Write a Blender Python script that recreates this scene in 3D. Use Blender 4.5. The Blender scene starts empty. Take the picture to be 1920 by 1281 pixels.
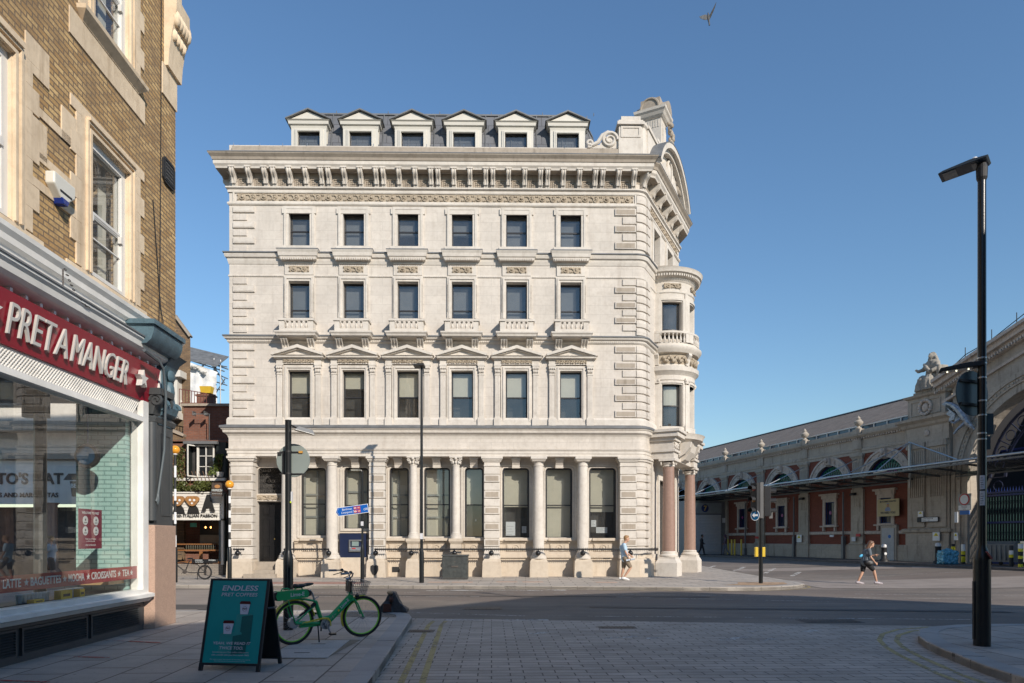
import bpy, bmesh, math, random
from math import sin, cos, pi, radians, atan2, hypot, sqrt
from mathutils import Vector, Matrix

# ------------------------------------------------------------------ camera, sky, sun, exposure
scene = bpy.context.scene
COL = scene.collection
F = 1280.0          # focal length in photo pixels (24 mm on 36 mm, 1920 px wide)
CX, HY = 960.0, 1012.0
EYE = 1.75
cd = bpy.data.cameras.new('camera'); cam = bpy.data.objects.new('camera', cd); COL.objects.link(cam)
cd.sensor_width = 36; cd.lens = 24; cd.clip_end = 3000; cd.clip_start = 0.05
cd.shift_y = (HY - 640.5) / 1920.0
cam.location = (0, 0, EYE); cam.rotation_euler = (pi/2, 0, 0)
scene.camera = cam

SUN_EL = radians(28.0)
TO_SUN = Vector((0.562, -0.827, 0)).normalized()       # horizontal direction towards the sun
world = bpy.data.worlds.new('World'); scene.world = world; world.use_nodes = True
wn = world.node_tree.nodes; wl = world.node_tree.links
sky = wn.new('ShaderNodeTexSky'); sky.sky_type = 'NISHITA'; sky.sun_disc = False
sky.sun_elevation = SUN_EL
sky.sun_rotation = atan2(TO_SUN.x, TO_SUN.y)
sky.altitude = 0; sky.air_density = 1.5; sky.dust_density = 0.0; sky.ozone_density = 7.0
bg = wn['Background']; bg.inputs['Strength'].default_value = 0.14
wl.new(sky.outputs['Color'], bg.inputs['Color'])
sl = bpy.data.lights.new('sun', 'SUN'); sl.energy = 5.0; sl.angle = radians(0.53); sl.color = (1.0, 0.91, 0.80)
so = bpy.data.objects.new('sun', sl); COL.objects.link(so); so.location = (20, -30, 40)
sd = Vector((TO_SUN.x*cos(SUN_EL), TO_SUN.y*cos(SUN_EL), sin(SUN_EL)))
so.rotation_euler = sd.to_track_quat('Z', 'Y').to_euler()
scene.view_settings.view_transform = 'Standard'; scene.view_settings.look = 'None'
scene.view_settings.exposure = 0.0; scene.view_settings.gamma = 1.0
scene.cycles.max_bounces = 6; scene.cycles.transparent_max_bounces = 12

# ------------------------------------------------------------------ measuring helpers
def W(px, py, Y): return Vector(((px-CX)*Y/F, Y, EYE+(HY-py)*Y/F))
def G(px, py, z=0.0):
    Y = (EYE-z)*F/(py-HY); return Vector(((px-CX)*Y/F, Y, z))
class Frame:
    "local x runs to the right along a facade, y into the building, z up"
    def __init__(s, ox, oy, ang): s.ox, s.oy, s.a = ox, oy, ang; s.c, s.s = cos(ang), sin(ang)
    def u(s, px, y=0.0):
        k = (px-CX)/F
        return (k*(s.oy+y*s.c)-s.ox+y*s.s)/(s.c-k*s.s)
    def z(s, px, py, y=0.0):
        u = s.u(px, y); Y = s.oy+u*s.s+y*s.c
        return EYE+(HY-py)*Y/F
    def w(s, x, y, z=0): return Vector((s.ox+x*s.c-y*s.s, s.oy+x*s.s+y*s.c, z))
    def root(s, name, label, cat, group=None):
        o = thing(name, label, cat, (s.ox, s.oy, 0), s.a, group); return o

# ------------------------------------------------------------------ objects
def tag(o, label=None, cat=None, group=None, kind=None):
    if label: o['label'] = label
    if cat: o['category'] = cat
    if group: o['group'] = group
    if kind: o['kind'] = kind
    return o
def thing(name, label, cat, loc=(0, 0, 0), rz=0.0, group=None):
    o = bpy.data.objects.new(name, None); COL.objects.link(o); o.location = loc; o.rotation_euler = (0, 0, rz)
    o.empty_display_size = 0.2
    return tag(o, label, cat, group)
def copy_tree(o, parent=None, loc=None, rz=None, label=None, skip=()):
    c = o.copy(); COL.objects.link(c); c.parent = parent
    if loc is not None: c.location = loc
    if rz is not None: c.rotation_euler = (0, 0, rz)
    if label: c['label'] = label
    for ch in list(o.children):
        if ch.name.split('.')[0] in skip: continue
        copy_tree(ch, c)
    return c

class MB:
    def __init__(s): s.v = []; s.f = []
    def add(s, vs, fs):
        n = len(s.v); s.v += [tuple(p) for p in vs]; s.f += [tuple(i+n for i in f) for f in fs]; return s
    def box(s, x0, x1, y0, y1, z0, z1):
        vs = [(x, y, z) for z in (z0, z1) for y in (y0, y1) for x in (x0, x1)]
        return s.add(vs, [(0, 2, 3, 1), (4, 5, 7, 6), (0, 1, 5, 4), (2, 6, 7, 3), (0, 4, 6, 2), (1, 3, 7, 5)])
    def obox(s, m, sx, sy, sz):
        vs = [m @ Vector((x*sx/2, y*sy/2, z*sz/2)) for z in (-1, 1) for y in (-1, 1) for x in (-1, 1)]
        return s.add(vs, [(0, 2, 3, 1), (4, 5, 7, 6), (0, 1, 5, 4), (2, 6, 7, 3), (0, 4, 6, 2), (1, 3, 7, 5)])
    def bar(s, a, b, w, h=None, up=Vector((0, 0, 1))):
        a = Vector(a); b = Vector(b); h = h or w; d = (b-a); L = d.length; d.normalize()
        if abs(d.dot(up)) > 0.98: up = Vector((0, 1, 0))
        x = d.cross(up).normalized(); z = x.cross(d)
        m = Matrix((x, d, z)).transposed().to_4x4(); m.translation = (a+b)/2
        return s.obox(m, w, L, h)
    def frus(s, x0, x1, y0, y1, z0, z1, t=0.0, ty=None):
        "box whose top is smaller by t each side"
        ty = t if ty is None else ty
        vs = [(x0, y0, z0), (x1, y0, z0), (x0, y1, z0), (x1, y1, z0), (x0+t, y0+ty, z1), (x1-t, y0+ty, z1), (x0+t, y1-ty, z1), (x1-t, y1-ty, z1)]
        return s.add(vs, [(0, 2, 3, 1), (4, 5, 7, 6), (0, 1, 5, 4), (2, 6, 7, 3), (0, 4, 6, 2), (1, 3, 7, 5)])
    def prism(s, pts, a0, a1, plane='xz'):
        n = len(pts)
        def P(p, a):
            return (p[0], a, p[1]) if plane == 'xz' else ((a, p[0], p[1]) if plane == 'yz' else (p[0], p[1], a))
        vs = [P(p, a0) for p in pts]+[P(p, a1) for p in pts]
        fs = [tuple(range(n)), tuple(range(2*n-1, n-1, -1))]+[(i, i+n, (i+1) % n+n, (i+1) % n) for i in range(n)]
        return s.add(vs, fs)
    def tube(s, pts, r, n=8, cap=True, closed=False):
        pts = [Vector(p) for p in pts]; m = len(pts)
        rs = r if isinstance(r, (list, tuple)) else [r]*m
        vs = []; fs = []; prev = None
        for i, p in enumerate(pts):
            if closed: t = pts[(i+1) % m]-pts[i-1]
            else: t = pts[min(i+1, m-1)]-pts[max(i-1, 0)]
            if t.length < 1e-9: t = Vector((0, 0, 1))
            t.normalize()
            if prev is None:
                a = Vector((0, 0, 1)) if abs(t.z) < 0.9 else Vector((1, 0, 0))
                x = t.cross(a).normalized()
            else:
                x = (prev-t*prev.dot(t))
                x = x.normalized() if x.length > 1e-6 else t.orthogonal().normalized()
            prev = x; y = t.cross(x)
            for k in range(n):
                a = 2*pi*k/n; vs.append(p+(x*cos(a)+y*sin(a))*rs[i])
        for i in range(m if closed else m-1):
            j = (i+1) % m
            for k in range(n):
                k2 = (k+1) % n; fs.append((i*n+k, i*n+k2, j*n+k2, j*n+k))
        if cap and not closed: fs += [tuple(range(n-1, -1, -1)), tuple(range((m-1)*n, m*n))]
        return s.add(vs, fs)
    def lathe(s, prof, c=(0, 0, 0), n=24, a0=0.0, a1=None, cap=True, m=None):
        full = a1 is None; a1 = 2*pi if full else a1; c = Vector(c); k = len(prof)
        cnt = n if full else n+1; vs = []; fs = []
        for i in range(cnt):
            a = a0+(a1-a0)*i/n
            for r, z in prof:
                p = Vector((r*cos(a), r*sin(a), z)); vs.append((m @ p if m else p)+c)
        for i in range(n):
            j = (i+1) % cnt
            for q in range(k-1): fs.append((i*k+q, j*k+q, j*k+q+1, i*k+q+1))
        if cap and full:
            for q, rev in ((0, True), (k-1, False)):
                if prof[q][0] > 1e-6:
                    t = [i*k+q for i in range(cnt)]; fs.append(tuple(reversed(t)) if rev else tuple(t))
        return s.add(vs, fs)
    def ball(s, c, r, nu=12, nv=8, m=None):
        rx, ry, rz = r if isinstance(r, (tuple, list)) else (r, r, r); c = Vector(c); vs = []; fs = []
        for i in range(nv+1):
            t = pi*i/nv
            for j in range(nu):
                a = 2*pi*j/nu; p = Vector((rx*sin(t)*cos(a), ry*sin(t)*sin(a), rz*cos(t)))
                vs.append((m @ p if m else p)+c)
        for i in range(nv):
            for j in range(nu): fs.append((i*nu+j, (i+1)*nu+j, (i+1)*nu+(j+1) % nu, i*nu+(j+1) % nu))
        return s.add(vs, fs)
    def sweep(s, prof, path, closed=False, caps=True):
        "profile (out, z) swept along a plan polyline; out is to the right of travel"
        P = [Vector(p[:2]) for p in path]; m = len(P); k = len(prof); vs = []; fs = []
        for i in range(m):
            a = P[i]-P[i-1] if (i > 0 or closed) else None
            b = P[(i+1) % m]-P[i] if (i < m-1 or closed) else None
            na = Vector((a.y, -a.x)).normalized() if a is not None else None
            nb = Vector((b.y, -b.x)).normalized() if b is not None else None
            if na is None: nn = nb
            elif nb is None: nn = na
            else:
                nn = (na+nb).normalized(); nn = nn/max(0.3, nn.dot(na))
            for o, z in prof: vs.append((P[i].x+nn.x*o, P[i].y+nn.y*o, z))
        for i in range(m if closed else m-1):
            j = (i+1) % m
            for q in range(k): q2 = (q+1) % k; fs.append((i*k+q, i*k+q2, j*k+q2, j*k+q))
        if caps and not closed: fs += [tuple(range(k)), tuple(range((m-1)*k+k-1, (m-1)*k-1, -1))]
        return s.add(vs, fs)
    def wall(s, u0, u1, z0, z1, ops, y0=0.0, y1=0.4, back=False):
        "vertical wall face at y0 with rectangular openings (a,b,c,d) and reveals to y1"
        us = sorted(set([u0, u1]+[q for o in ops for q in o[:2]])); zs = sorted(set([z0, z1]+[q for o in ops for q in o[2:4]]))
        us = [q for q in us if u0-1e-6 <= q <= u1+1e-6]; zs = [q for q in zs if z0-1e-6 <= q <= z1+1e-6]
        for i in range(len(us)-1):
            for j in range(len(zs)-1):
                cu = (us[i]+us[i+1])/2; cz = (zs[j]+zs[j+1])/2
                if any(o[0] < cu < o[1] and o[2] < cz < o[3] for o in ops): continue
                s.add([(us[i], y0, zs[j]), (us[i+1], y0, zs[j]), (us[i+1], y0, zs[j+1]), (us[i], y0, zs[j+1])], [(0, 1, 2, 3)])
        for a, b, c, d in ops:
            s.add([(a, y0, c), (a, y0, d), (a, y1, d), (a, y1, c)], [(0, 1, 2, 3)])
            s.add([(b, y0, c), (b, y1, c), (b, y1, d), (b, y0, d)], [(0, 1, 2, 3)])
            s.add([(a, y0, d), (b, y0, d), (b, y1, d), (a, y1, d)], [(0, 1, 2, 3)])
            s.add([(a, y0, c), (a, y1, c), (b, y1, c), (b, y0, c)], [(0, 1, 2, 3)])
        return s
    def ring(s, x0, x1, z0, z1, w, y0, y1, wb=None, wt=None):
        "rectangular frame in the xz plane"
        wb = w if wb is None else wb; wt = w if wt is None else wt
        if wb > 0: s.box(x0, x1, y0, y1, z0, z0+wb)
        if wt > 0: s.box(x0, x1, y0, y1, z1-wt, z1)
        s.box(x0, x0+w, y0, y1, z0+wb, z1-wt); s.box(x1-w, x1, y0, y1, z0+wb, z1-wt)
        return s
    def xf(s, m, start=0):
        for i in range(start, len(s.v)): s.v[i] = tuple(m @ Vector(s.v[i]))
        return s
    def build(s, name, mat, parent=None, smooth=None, loc=None, recalc=True, bevel=None, rz=None):
        me = bpy.data.meshes.new(name); me.from_pydata(s.v, [], s.f)
        bm = bmesh.new(); bm.from_mesh(me)
        if smooth is not None: bmesh.ops.remove_doubles(bm, verts=bm.verts, dist=1e-5)
        if recalc: bmesh.ops.recalc_face_normals(bm, faces=bm.faces)
        bm.to_mesh(me); bm.free()
        if smooth is not None:
            me.polygons.foreach_set('use_smooth', [True]*len(me.polygons)); me.set_sharp_from_angle(angle=radians(smooth))
        if mat is not None: me.materials.append(mat)
        o = bpy.data.objects.new(name, me); COL.objects.link(o)
        if parent is not None: o.parent = parent
        if loc is not None: o.location = loc
        if rz is not None: o.rotation_euler = (0, 0, rz)
        if bevel:
            b = o.modifiers.new('bevel', 'BEVEL'); b.width = bevel; b.segments = 2; b.limit_method = 'ANGLE'
        return o

def spiral(c, r, turns=1.4, hand=1, a0=0.0, n=18):
    "points of a scroll in the xz plane"
    out = []
    for i in range(n+1):
        t = i/n; a = a0+hand*t*turns*2*pi; q = r*(1-0.8*t); out.append((c[0]+q*cos(a), c[1], c[2]+q*sin(a)))
    return out
def text_mb(txt, size, depth=0.0, bold=0.0, sx=1.0, align='CENTER', shear=0.0, sp=1.0):
    cu = bpy.data.curves.new('t', 'FONT'); cu.body = txt; cu.size = size; cu.extrude = depth/2; cu.offset = bold
    cu.align_x = align; cu.align_y = 'CENTER'; cu.shear = shear; cu.space_character = sp; cu.resolution_u = 3
    o = bpy.data.objects.new('t', cu); COL.objects.link(o)
    dg = bpy.context.evaluated_depsgraph_get(); me = bpy.data.meshes.new_from_object(o.evaluated_get(dg))
    m = MB()
    # text lies in local xz plane, facing -y
    m.add([(v.co.x*sx, -v.co.z, v.co.y) for v in me.vertices], [tuple(p.vertices) for p in me.polygons])
    bpy.data.objects.remove(o); bpy.data.curves.remove(cu); bpy.data.meshes.remove(me)
    return m
def text(name, txt, size, mat, parent, loc, depth=0.01, rz=0.0, **k):
    m = text_mb(txt, size, depth, **k)
    return m.build(name, mat, parent, loc=loc, rz=rz, recalc=False)

# ------------------------------------------------------------------ materials
MATS = {}
def newmat(name):
    m = bpy.data.materials.new(name); m.use_nodes = True; nt = m.node_tree
    b = nt.nodes['Principled BSDF']; MATS[name] = m
    return m, nt, b
def nd(nt, t, **k):
    n = nt.nodes.new(t)
    for a, v in k.items(): setattr(n, a, v)
    return n
def mixc(nt, fac, a, b, mode='MIX'):
    n = nt.nodes.new('ShaderNodeMix'); n.data_type = 'RGBA'; n.blend_type = mode
    for i, v in ((0, fac), (6, a), (7, b)):
        if isinstance(v, bpy.types.NodeSocket): nt.links.new(v, n.inputs[i])
        elif i == 0: n.inputs[0].default_value = v
        else: n.inputs[i].default_value = (*v, 1) if len(v) == 3 else v
    return n.outputs[2]
def ramp(nt, src, lo, hi, a=0.0, b=1.0):
    n = nt.nodes.new('ShaderNodeMapRange'); n.inputs[1].default_value = lo; n.inputs[2].default_value = hi
    n.inputs[3].default_value = a; n.inputs[4].default_value = b; nt.links.new(src, n.inputs[0]); return n.outputs[0]
def pos(nt, scale=(1, 1, 1), rot=(0, 0, 0), loc=(0, 0, 0), src='world'):
    if src == 'world': g = nd(nt, 'ShaderNodeNewGeometry').outputs['Position']
    else: g = nd(nt, 'ShaderNodeTexCoord').outputs['Object']
    mp = nd(nt, 'ShaderNodeMapping'); mp.vector_type = 'POINT'
    mp.inputs['Location'].default_value = loc; mp.inputs['Rotation'].default_value = rot; mp.inputs['Scale'].default_value = scale
    nt.links.new(g, mp.inputs[0]); return mp.outputs[0]
def noise(nt, vec, scale, detail=4, rough=0.6):
    n = nd(nt, 'ShaderNodeTexNoise'); n.inputs['Scale'].default_value = scale; n.inputs['Detail'].default_value = detail
    n.inputs['Roughness'].default_value = rough; nt.links.new(vec, n.inputs['Vector']); return n.outputs['Fac']
def bump(nt, b, h, strength=0.3, dist=0.02):
    n = nd(nt, 'ShaderNodeBump'); n.inputs['Strength'].default_value = strength; n.inputs['Distance'].default_value = dist
    nt.links.new(h, n.inputs['Height']); nt.links.new(n.outputs[0], b.inputs['Normal'])
def plain(name, c, rough=0.6, metal=0.0, var=0.12, vs=3.0, bumpk=0.0, spec=None, fine=0.0):
    m, nt, b = newmat(name)
    v = pos(nt); n1 = noise(nt, v, vs, 5)
    lo = tuple(q*(1-var) for q in c); hi = tuple(min(1, q*(1+var)) for q in c)
    colr = mixc(nt, ramp(nt, n1, 0.3, 0.7), lo, hi)
    if fine:
        n2 = noise(nt, v, 90, 2); colr = mixc(nt, ramp(nt, n2, 0.35, 0.65, 0, fine), colr, tuple(q*0.45 for q in c))
    nt.links.new(colr, b.inputs['Base Color']); b.inputs['Roughness'].default_value = rough; b.inputs['Metallic'].default_value = metal
    if spec is not None: b.inputs['Specular IOR Level'].default_value = spec
    if bumpk: bump(nt, b, noise(nt, v, 25, 4), bumpk, 0.01)
    return m
def emis(name, c, s):
    m, nt, b = newmat(name); b.inputs['Base Color'].default_value = (*c, 1)
    b.inputs['Emission Color'].default_value = (*c, 1); b.inputs['Emission Strength'].default_value = s; return m
def wallvec(nt, ang):
    "vector (distance along the wall, height, 0) for a wall running at angle ang"
    g = nd(nt, 'ShaderNodeNewGeometry').outputs['Position']
    d = nd(nt, 'ShaderNodeVectorMath', operation='DOT_PRODUCT'); d.inputs[1].default_value = (cos(ang), sin(ang), 0); nt.links.new(g, d.inputs[0])
    sp = nd(nt, 'ShaderNodeSeparateXYZ'); nt.links.new(g, sp.inputs[0])
    c = nd(nt, 'ShaderNodeCombineXYZ'); nt.links.new(d.outputs['Value'], c.inputs[0]); nt.links.new(sp.outputs[2], c.inputs[1])
    return c.outputs[0]
def brick(nt, vec, w, h, mortar, off=0.5, smooth=0.1, freq=2, bias=0.0):
    n = nd(nt, 'ShaderNodeTexBrick'); n.inputs['Scale'].default_value = 1.0; n.inputs['Brick Width'].default_value = w
    n.inputs['Row Height'].default_value = h; n.inputs['Mortar Size'].default_value = mortar; n.inputs['Mortar Smooth'].default_value = smooth
    n.inputs['Bias'].default_value = bias
    n.inputs['Color1'].default_value = (0, 0, 0, 1); n.inputs['Color2'].default_value = (1, 1, 1, 1); n.inputs['Mortar'].default_value = (.5, .5, .5, 1)
    n.offset = off; n.offset_frequency = freq; nt.links.new(vec, n.inputs['Vector']); return n
def brickmat(name, ang, c1, c2, cm, w=0.235, h=0.078, mortar=0.008, patch=None, bk=0.5):
    m, nt, b = newmat(name); v = wallvec(nt, ang); br = brick(nt, v, w, h, mortar)
    sep = nd(nt, 'ShaderNodeSeparateColor'); nt.links.new(br.outputs['Color'], sep.inputs[0])
    c = mixc(nt, sep.outputs[0], c1, c2)
    n1 = noise(nt, pos(nt), 1.7, 6, .75); c = mixc(nt, ramp(nt, n1, 0.40, 0.64, 0, 0.75), c, patch or tuple(q*0.6 for q in c1))
    n2 = noise(nt, pos(nt), 30, 3); c = mixc(nt, ramp(nt, n2, 0.4, 0.7, 0, 0.4), c, tuple(q*0.5 for q in c1))
    c = mixc(nt, br.outputs['Fac'], c, cm)
    nt.links.new(c, b.inputs['Base Color']); b.inputs['Roughness'].default_value = 0.9
    inv = nd(nt, 'ShaderNodeMath', operation='SUBTRACT'); inv.inputs[0].default_value = 1.0; nt.links.new(br.outputs['Fac'], inv.inputs[1])
    bump(nt, b, inv.outputs[0], bk, 0.01); return m
def stonemat(name, base, ang=0.0, joints=(0.95, 0.40), stain=(0.30, 0.24, 0.18), jf=0.35, sf=0.30, rough=0.85):
    m, nt, b = newmat(name); v = pos(nt)
    n1 = noise(nt, v, 0.7, 6, 0.65); n2 = noise(nt, v, 6.0, 5, 0.7); st = noise(nt, pos(nt, scale=(3.0, 3.0, 0.35)), 1.3, 5, 0.6)
    c = mixc(nt, ramp(nt, n1, 0.35, 0.7), tuple(q*1.03 for q in base), tuple(q*0.84 for q in base))
    c = mixc(nt, ramp(nt, n2, 0.45, 0.8, 0, 0.35), c, stain)
    c = mixc(nt, ramp(nt, st, 0.56, 0.78, 0, sf), c, stain)
    sk = noise(nt, pos(nt, scale=(1.0, 1.0, 0.12), loc=(3, 7, 1)), 2.2, 5, 0.6); c = mixc(nt, ramp(nt, sk, 0.58, 0.74, 0, sf*.8), c, (base[0]*.55, base[1]*.53, base[2]*.52))
    if joints:
        wv = wallvec(nt, ang); br = brick(nt, wv, joints[0], joints[1], 0.006, off=0.5, smooth=0.0)
        sep = nd(nt, 'ShaderNodeSeparateColor'); nt.links.new(br.outputs['Color'], sep.inputs[0])
        c = mixc(nt, ramp(nt, sep.outputs[0], 0, 1, 0.0, 0.32), c, tuple(q*0.74 for q in base))
        jm = nd(nt, 'ShaderNodeMath', operation='MULTIPLY'); nt.links.new(br.outputs['Fac'], jm.inputs[0]); jm.inputs[1].default_value = jf
        c = mixc(nt, jm.outputs[0], c, tuple(q*0.35 for q in base))
    nt.links.new(c, b.inputs['Base Color']); b.inputs['Roughness'].default_value = rough; b.inputs['Specular IOR Level'].default_value = 0.2
    bump(nt, b, noise(nt, v, 22, 5), 0.18, 0.01); return m
def glassmat(name, tint=(0.75, 0.8, 0.8), refl=0.14, rough=0.01, gl=(1, 1, 1), dust_sheen=0.07):
    "thin window glass: partly see-through, partly mirror"
    m = bpy.data.materials.new(name); m.use_nodes = True; nt = m.node_tree; MATS[name] = m
    for n in list(nt.nodes):
        if n.type != 'OUTPUT_MATERIAL': nt.nodes.remove(n)
    out = nt.nodes['Material Output']
    tr = nd(nt, 'ShaderNodeBsdfTransparent'); tr.inputs[0].default_value = (*tint, 1)
    g = nd(nt, 'ShaderNodeBsdfGlossy'); g.inputs['Roughness'].default_value = rough; g.inputs['Color'].default_value = (*gl, 1)
    lw = nd(nt, 'ShaderNodeFresnel'); nt.links.new(ramp(nt, nd(nt, 'ShaderNodeNewGeometry').outputs['Backfacing'], 0, 1, 1.5, 1/1.5), lw.inputs[0])
    ad = nd(nt, 'ShaderNodeMath', operation='ADD'); nt.links.new(lw.outputs[0], ad.inputs[0]); ad.inputs[1].default_value = refl; ad.use_clamp = True
    mx = nd(nt, 'ShaderNodeMixShader'); nt.links.new(ad.outputs[0], mx.inputs[0]); nt.links.new(tr.outputs[0], mx.inputs[1]); nt.links.new(g.outputs[0], mx.inputs[2])
    b2 = nd(nt, 'ShaderNodeBump'); b2.inputs['Strength'].default_value = 0.02; b2.inputs['Distance'].default_value = 0.02
    nt.links.new(noise(nt, pos(nt), 1.6, 1), b2.inputs['Height']); nt.links.new(b2.outputs[0], g.inputs['Normal'])
    df = nd(nt, 'ShaderNodeBsdfDiffuse'); df.inputs[0].default_value = (.42, .42, .40, 1); m2 = nd(nt, 'ShaderNodeMixShader')  # dusty grey film that also stands in for pale sky reflection
    nt.links.new(ramp(nt, noise(nt, pos(nt), 1.2, 3), .3, .7, dust_sheen*.6, dust_sheen*1.4), m2.inputs[0]); nt.links.new(mx.outputs[0], m2.inputs[1]); nt.links.new(df.outputs[0], m2.inputs[2])
    nt.links.new(m2.outputs[0], out.inputs[0]); return m

STONE = (0.645, 0.59, 0.52)
m_stone = stonemat('portland_stone', STONE, 0.014)
m_trim = stonemat('carved_stone', (0.65, 0.60, 0.53), joints=None)
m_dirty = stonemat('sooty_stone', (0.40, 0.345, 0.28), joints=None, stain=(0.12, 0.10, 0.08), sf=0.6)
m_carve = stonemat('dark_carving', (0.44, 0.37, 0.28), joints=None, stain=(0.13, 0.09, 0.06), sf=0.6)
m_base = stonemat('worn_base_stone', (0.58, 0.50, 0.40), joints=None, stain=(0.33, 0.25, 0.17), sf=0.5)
m_panel = stonemat('grey_rustic_panel', (0.42, 0.36, 0.29), joints=None, stain=(0.2, 0.16, 0.12), sf=0.7)
m_lead = plain('lead', (0.15, 0.155, 0.16), 0.6, 0.1, var=0.2)
m_slate = brickmat('slate_roof', 0.0, (0.12, 0.125, 0.135), (0.18, 0.185, 0.20), (0.06, 0.06, 0.065), 0.55, 0.5, 0.012, patch=(0.15, 0.155, 0.17))
m_white = plain('white_paint', (0.70, 0.68, 0.63), 0.45, var=0.05)
m_creamp = plain('cream_paint', (0.60, 0.57, 0.50), 0.5, var=0.04)
m_black = plain('black_paint', (0.012, 0.012, 0.013), 0.28, var=0.2, bumpk=0.05)
m_blackm = plain('matt_black', (0.018, 0.018, 0.019), 0.6, var=0.3)
m_sash = plain('dark_sash', (0.03, 0.029, 0.03), 0.35)
m_glass = glassmat('window_glass', (0.78, 0.80, 0.79), 0.06)
m_blind = plain('cream_blind', (0.62, 0.58, 0.47), 0.8, var=0.04)
m_dark = plain('dark_interior', (0.05, 0.048, 0.046), 0.9, var=0.5, vs=1.2)
m_granite = plain('pink_granite', (0.36, 0.235, 0.185), 0.22, var=0.1, vs=8, fine=0.45)
m_wood = plain('brown_wood', (0.16, 0.08, 0.035), 0.5, var=0.3)
m_steel = plain('galvanised_steel', (0.42, 0.43, 0.43), 0.35, 0.8, var=0.1)
m_brass = plain('brass', (0.6, 0.42, 0.15), 0.3, 0.9)
# ------------------------------------------------------------------ ground
BANK = Frame(-12.28, 29.65, 0.014)
MD = Vector((-0.2425, 0.970)); MN = Vector((0.970, 0.2425))
MARKET = Frame(19.75, 63.2, atan2(-0.970, 0.2425))
PRET = Frame(-6.773, 13.9, atan2(1, -0.047))
def ss(a, b, x): t = max(0, min(1, (x-a)/(b-a))); return t*t*(3-2*t)
def gz(x, y): return 0.30*ss(20, 31, 0.970*x+0.2425*y)

def asphalt():
    m, nt, b = newmat('asphalt'); v = pos(nt)
    n1 = noise(nt, v, 0.25, 6, 0.6); n2 = noise(nt, pos(nt, scale=(0.15, 1.2, 1)), 1.0, 5); n3 = noise(nt, v, 160, 2, 0.8); n4 = noise(nt, v, 38, 3, 0.8)
    c = mixc(nt, ramp(nt, n1, 0.4, 0.6), (0.155, 0.128, 0.105), (0.225, 0.186, 0.152))
    c = mixc(nt, ramp(nt, n2, 0.45, 0.62, 0, 0.5), c, (0.10, 0.090, 0.080))
    c = mixc(nt, ramp(nt, n3, 0.55, 0.72, 0, 0.7), c, (0.30, 0.28, 0.25))
    c = mixc(nt, ramp(nt, n4, 0.5, 0.75, 0, 0.4), c, (0.05, 0.048, 0.046))
    # repair patches
    vo = nd(nt, 'ShaderNodeTexVoronoi'); vo.distance = 'CHEBYCHEV'; vo.inputs['Scale'].default_value = 0.16; nt.links.new(pos(nt, scale=(0.6, 1.6, 1)), vo.inputs['Vector'])
    sp = nd(nt, 'ShaderNodeSeparateColor'); nt.links.new(vo.outputs['Color'], sp.inputs[0])
    c = mixc(nt, ramp(nt, sp.outputs[0], 0.60, 0.62, 0, 0.5), c, (0.16, 0.125, 0.105))
    nt.links.new(c, b.inputs['Base Color']); b.inputs['Roughness'].default_value = 0.8
    st = noise(nt, pos(nt, loc=(5, 3, 0)), .9, 6, .75); c2 = mixc(nt, ramp(nt, st, .60, .72, 0, .55), c, (.05, .045, .04)); nt.links.new(c2, b.inputs['Base Color'])
    bump(nt, b, n3, 0.5, 0.008); return m
def pavers(name, ang, w, h, c1, c2, mort, msize=0.012, off=0.37, gum=True, rough=0.75, freq=2):
    m, nt, b = newmat(name); g = nd(nt, 'ShaderNodeNewGeometry').outputs['Position']
    mp = nd(nt, 'ShaderNodeMapping'); mp.inputs['Rotation'].default_value = (0, 0, ang); nt.links.new(g, mp.inputs[0])
    br = brick(nt, mp.outputs[0], w, h, msize, off=off, smooth=0.1, freq=freq); sep = nd(nt, 'ShaderNodeSeparateColor'); nt.links.new(br.outputs['Color'], sep.inputs[0])
    c = mixc(nt, sep.outputs[0], c1, c2); v = pos(nt)
    c = mixc(nt, ramp(nt, noise(nt, v, 0.9, 6, 0.7), 0.4, 0.7, 0, 0.55), c, tuple(q*0.6 for q in c1))
    c = mixc(nt, ramp(nt, noise(nt, v, 120, 2, 0.8), 0.5, 0.75, 0, 0.4), c, tuple(min(1, q*1.7) for q in c2))
    c = mixc(nt, ramp(nt, noise(nt, pos(nt, scale=(.35, 1.6, 1), rot=(0, 0, .5)), 1.1, 6, .7), .52, .70, 0, .45), c, tuple(q*.45 for q in c1))
    if gum: c = mixc(nt, ramp(nt, noise(nt, v, 9, 1), 0.70, 0.74, 0, 0.5), c, tuple(q*0.35 for q in c1))
    c = mixc(nt, br.outputs['Fac'], c, mort)
    nt.links.new(c, b.inputs['Base Color']); b.inputs['Roughness'].default_value = rough
    inv = nd(nt, 'ShaderNodeMath', operation='SUBTRACT'); inv.inputs[0].default_value = 1.0; nt.links.new(br.outputs['Fac'], inv.inputs[1])
    bump(nt, b, inv.outputs[0], 0.6, 0.012); return m
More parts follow.
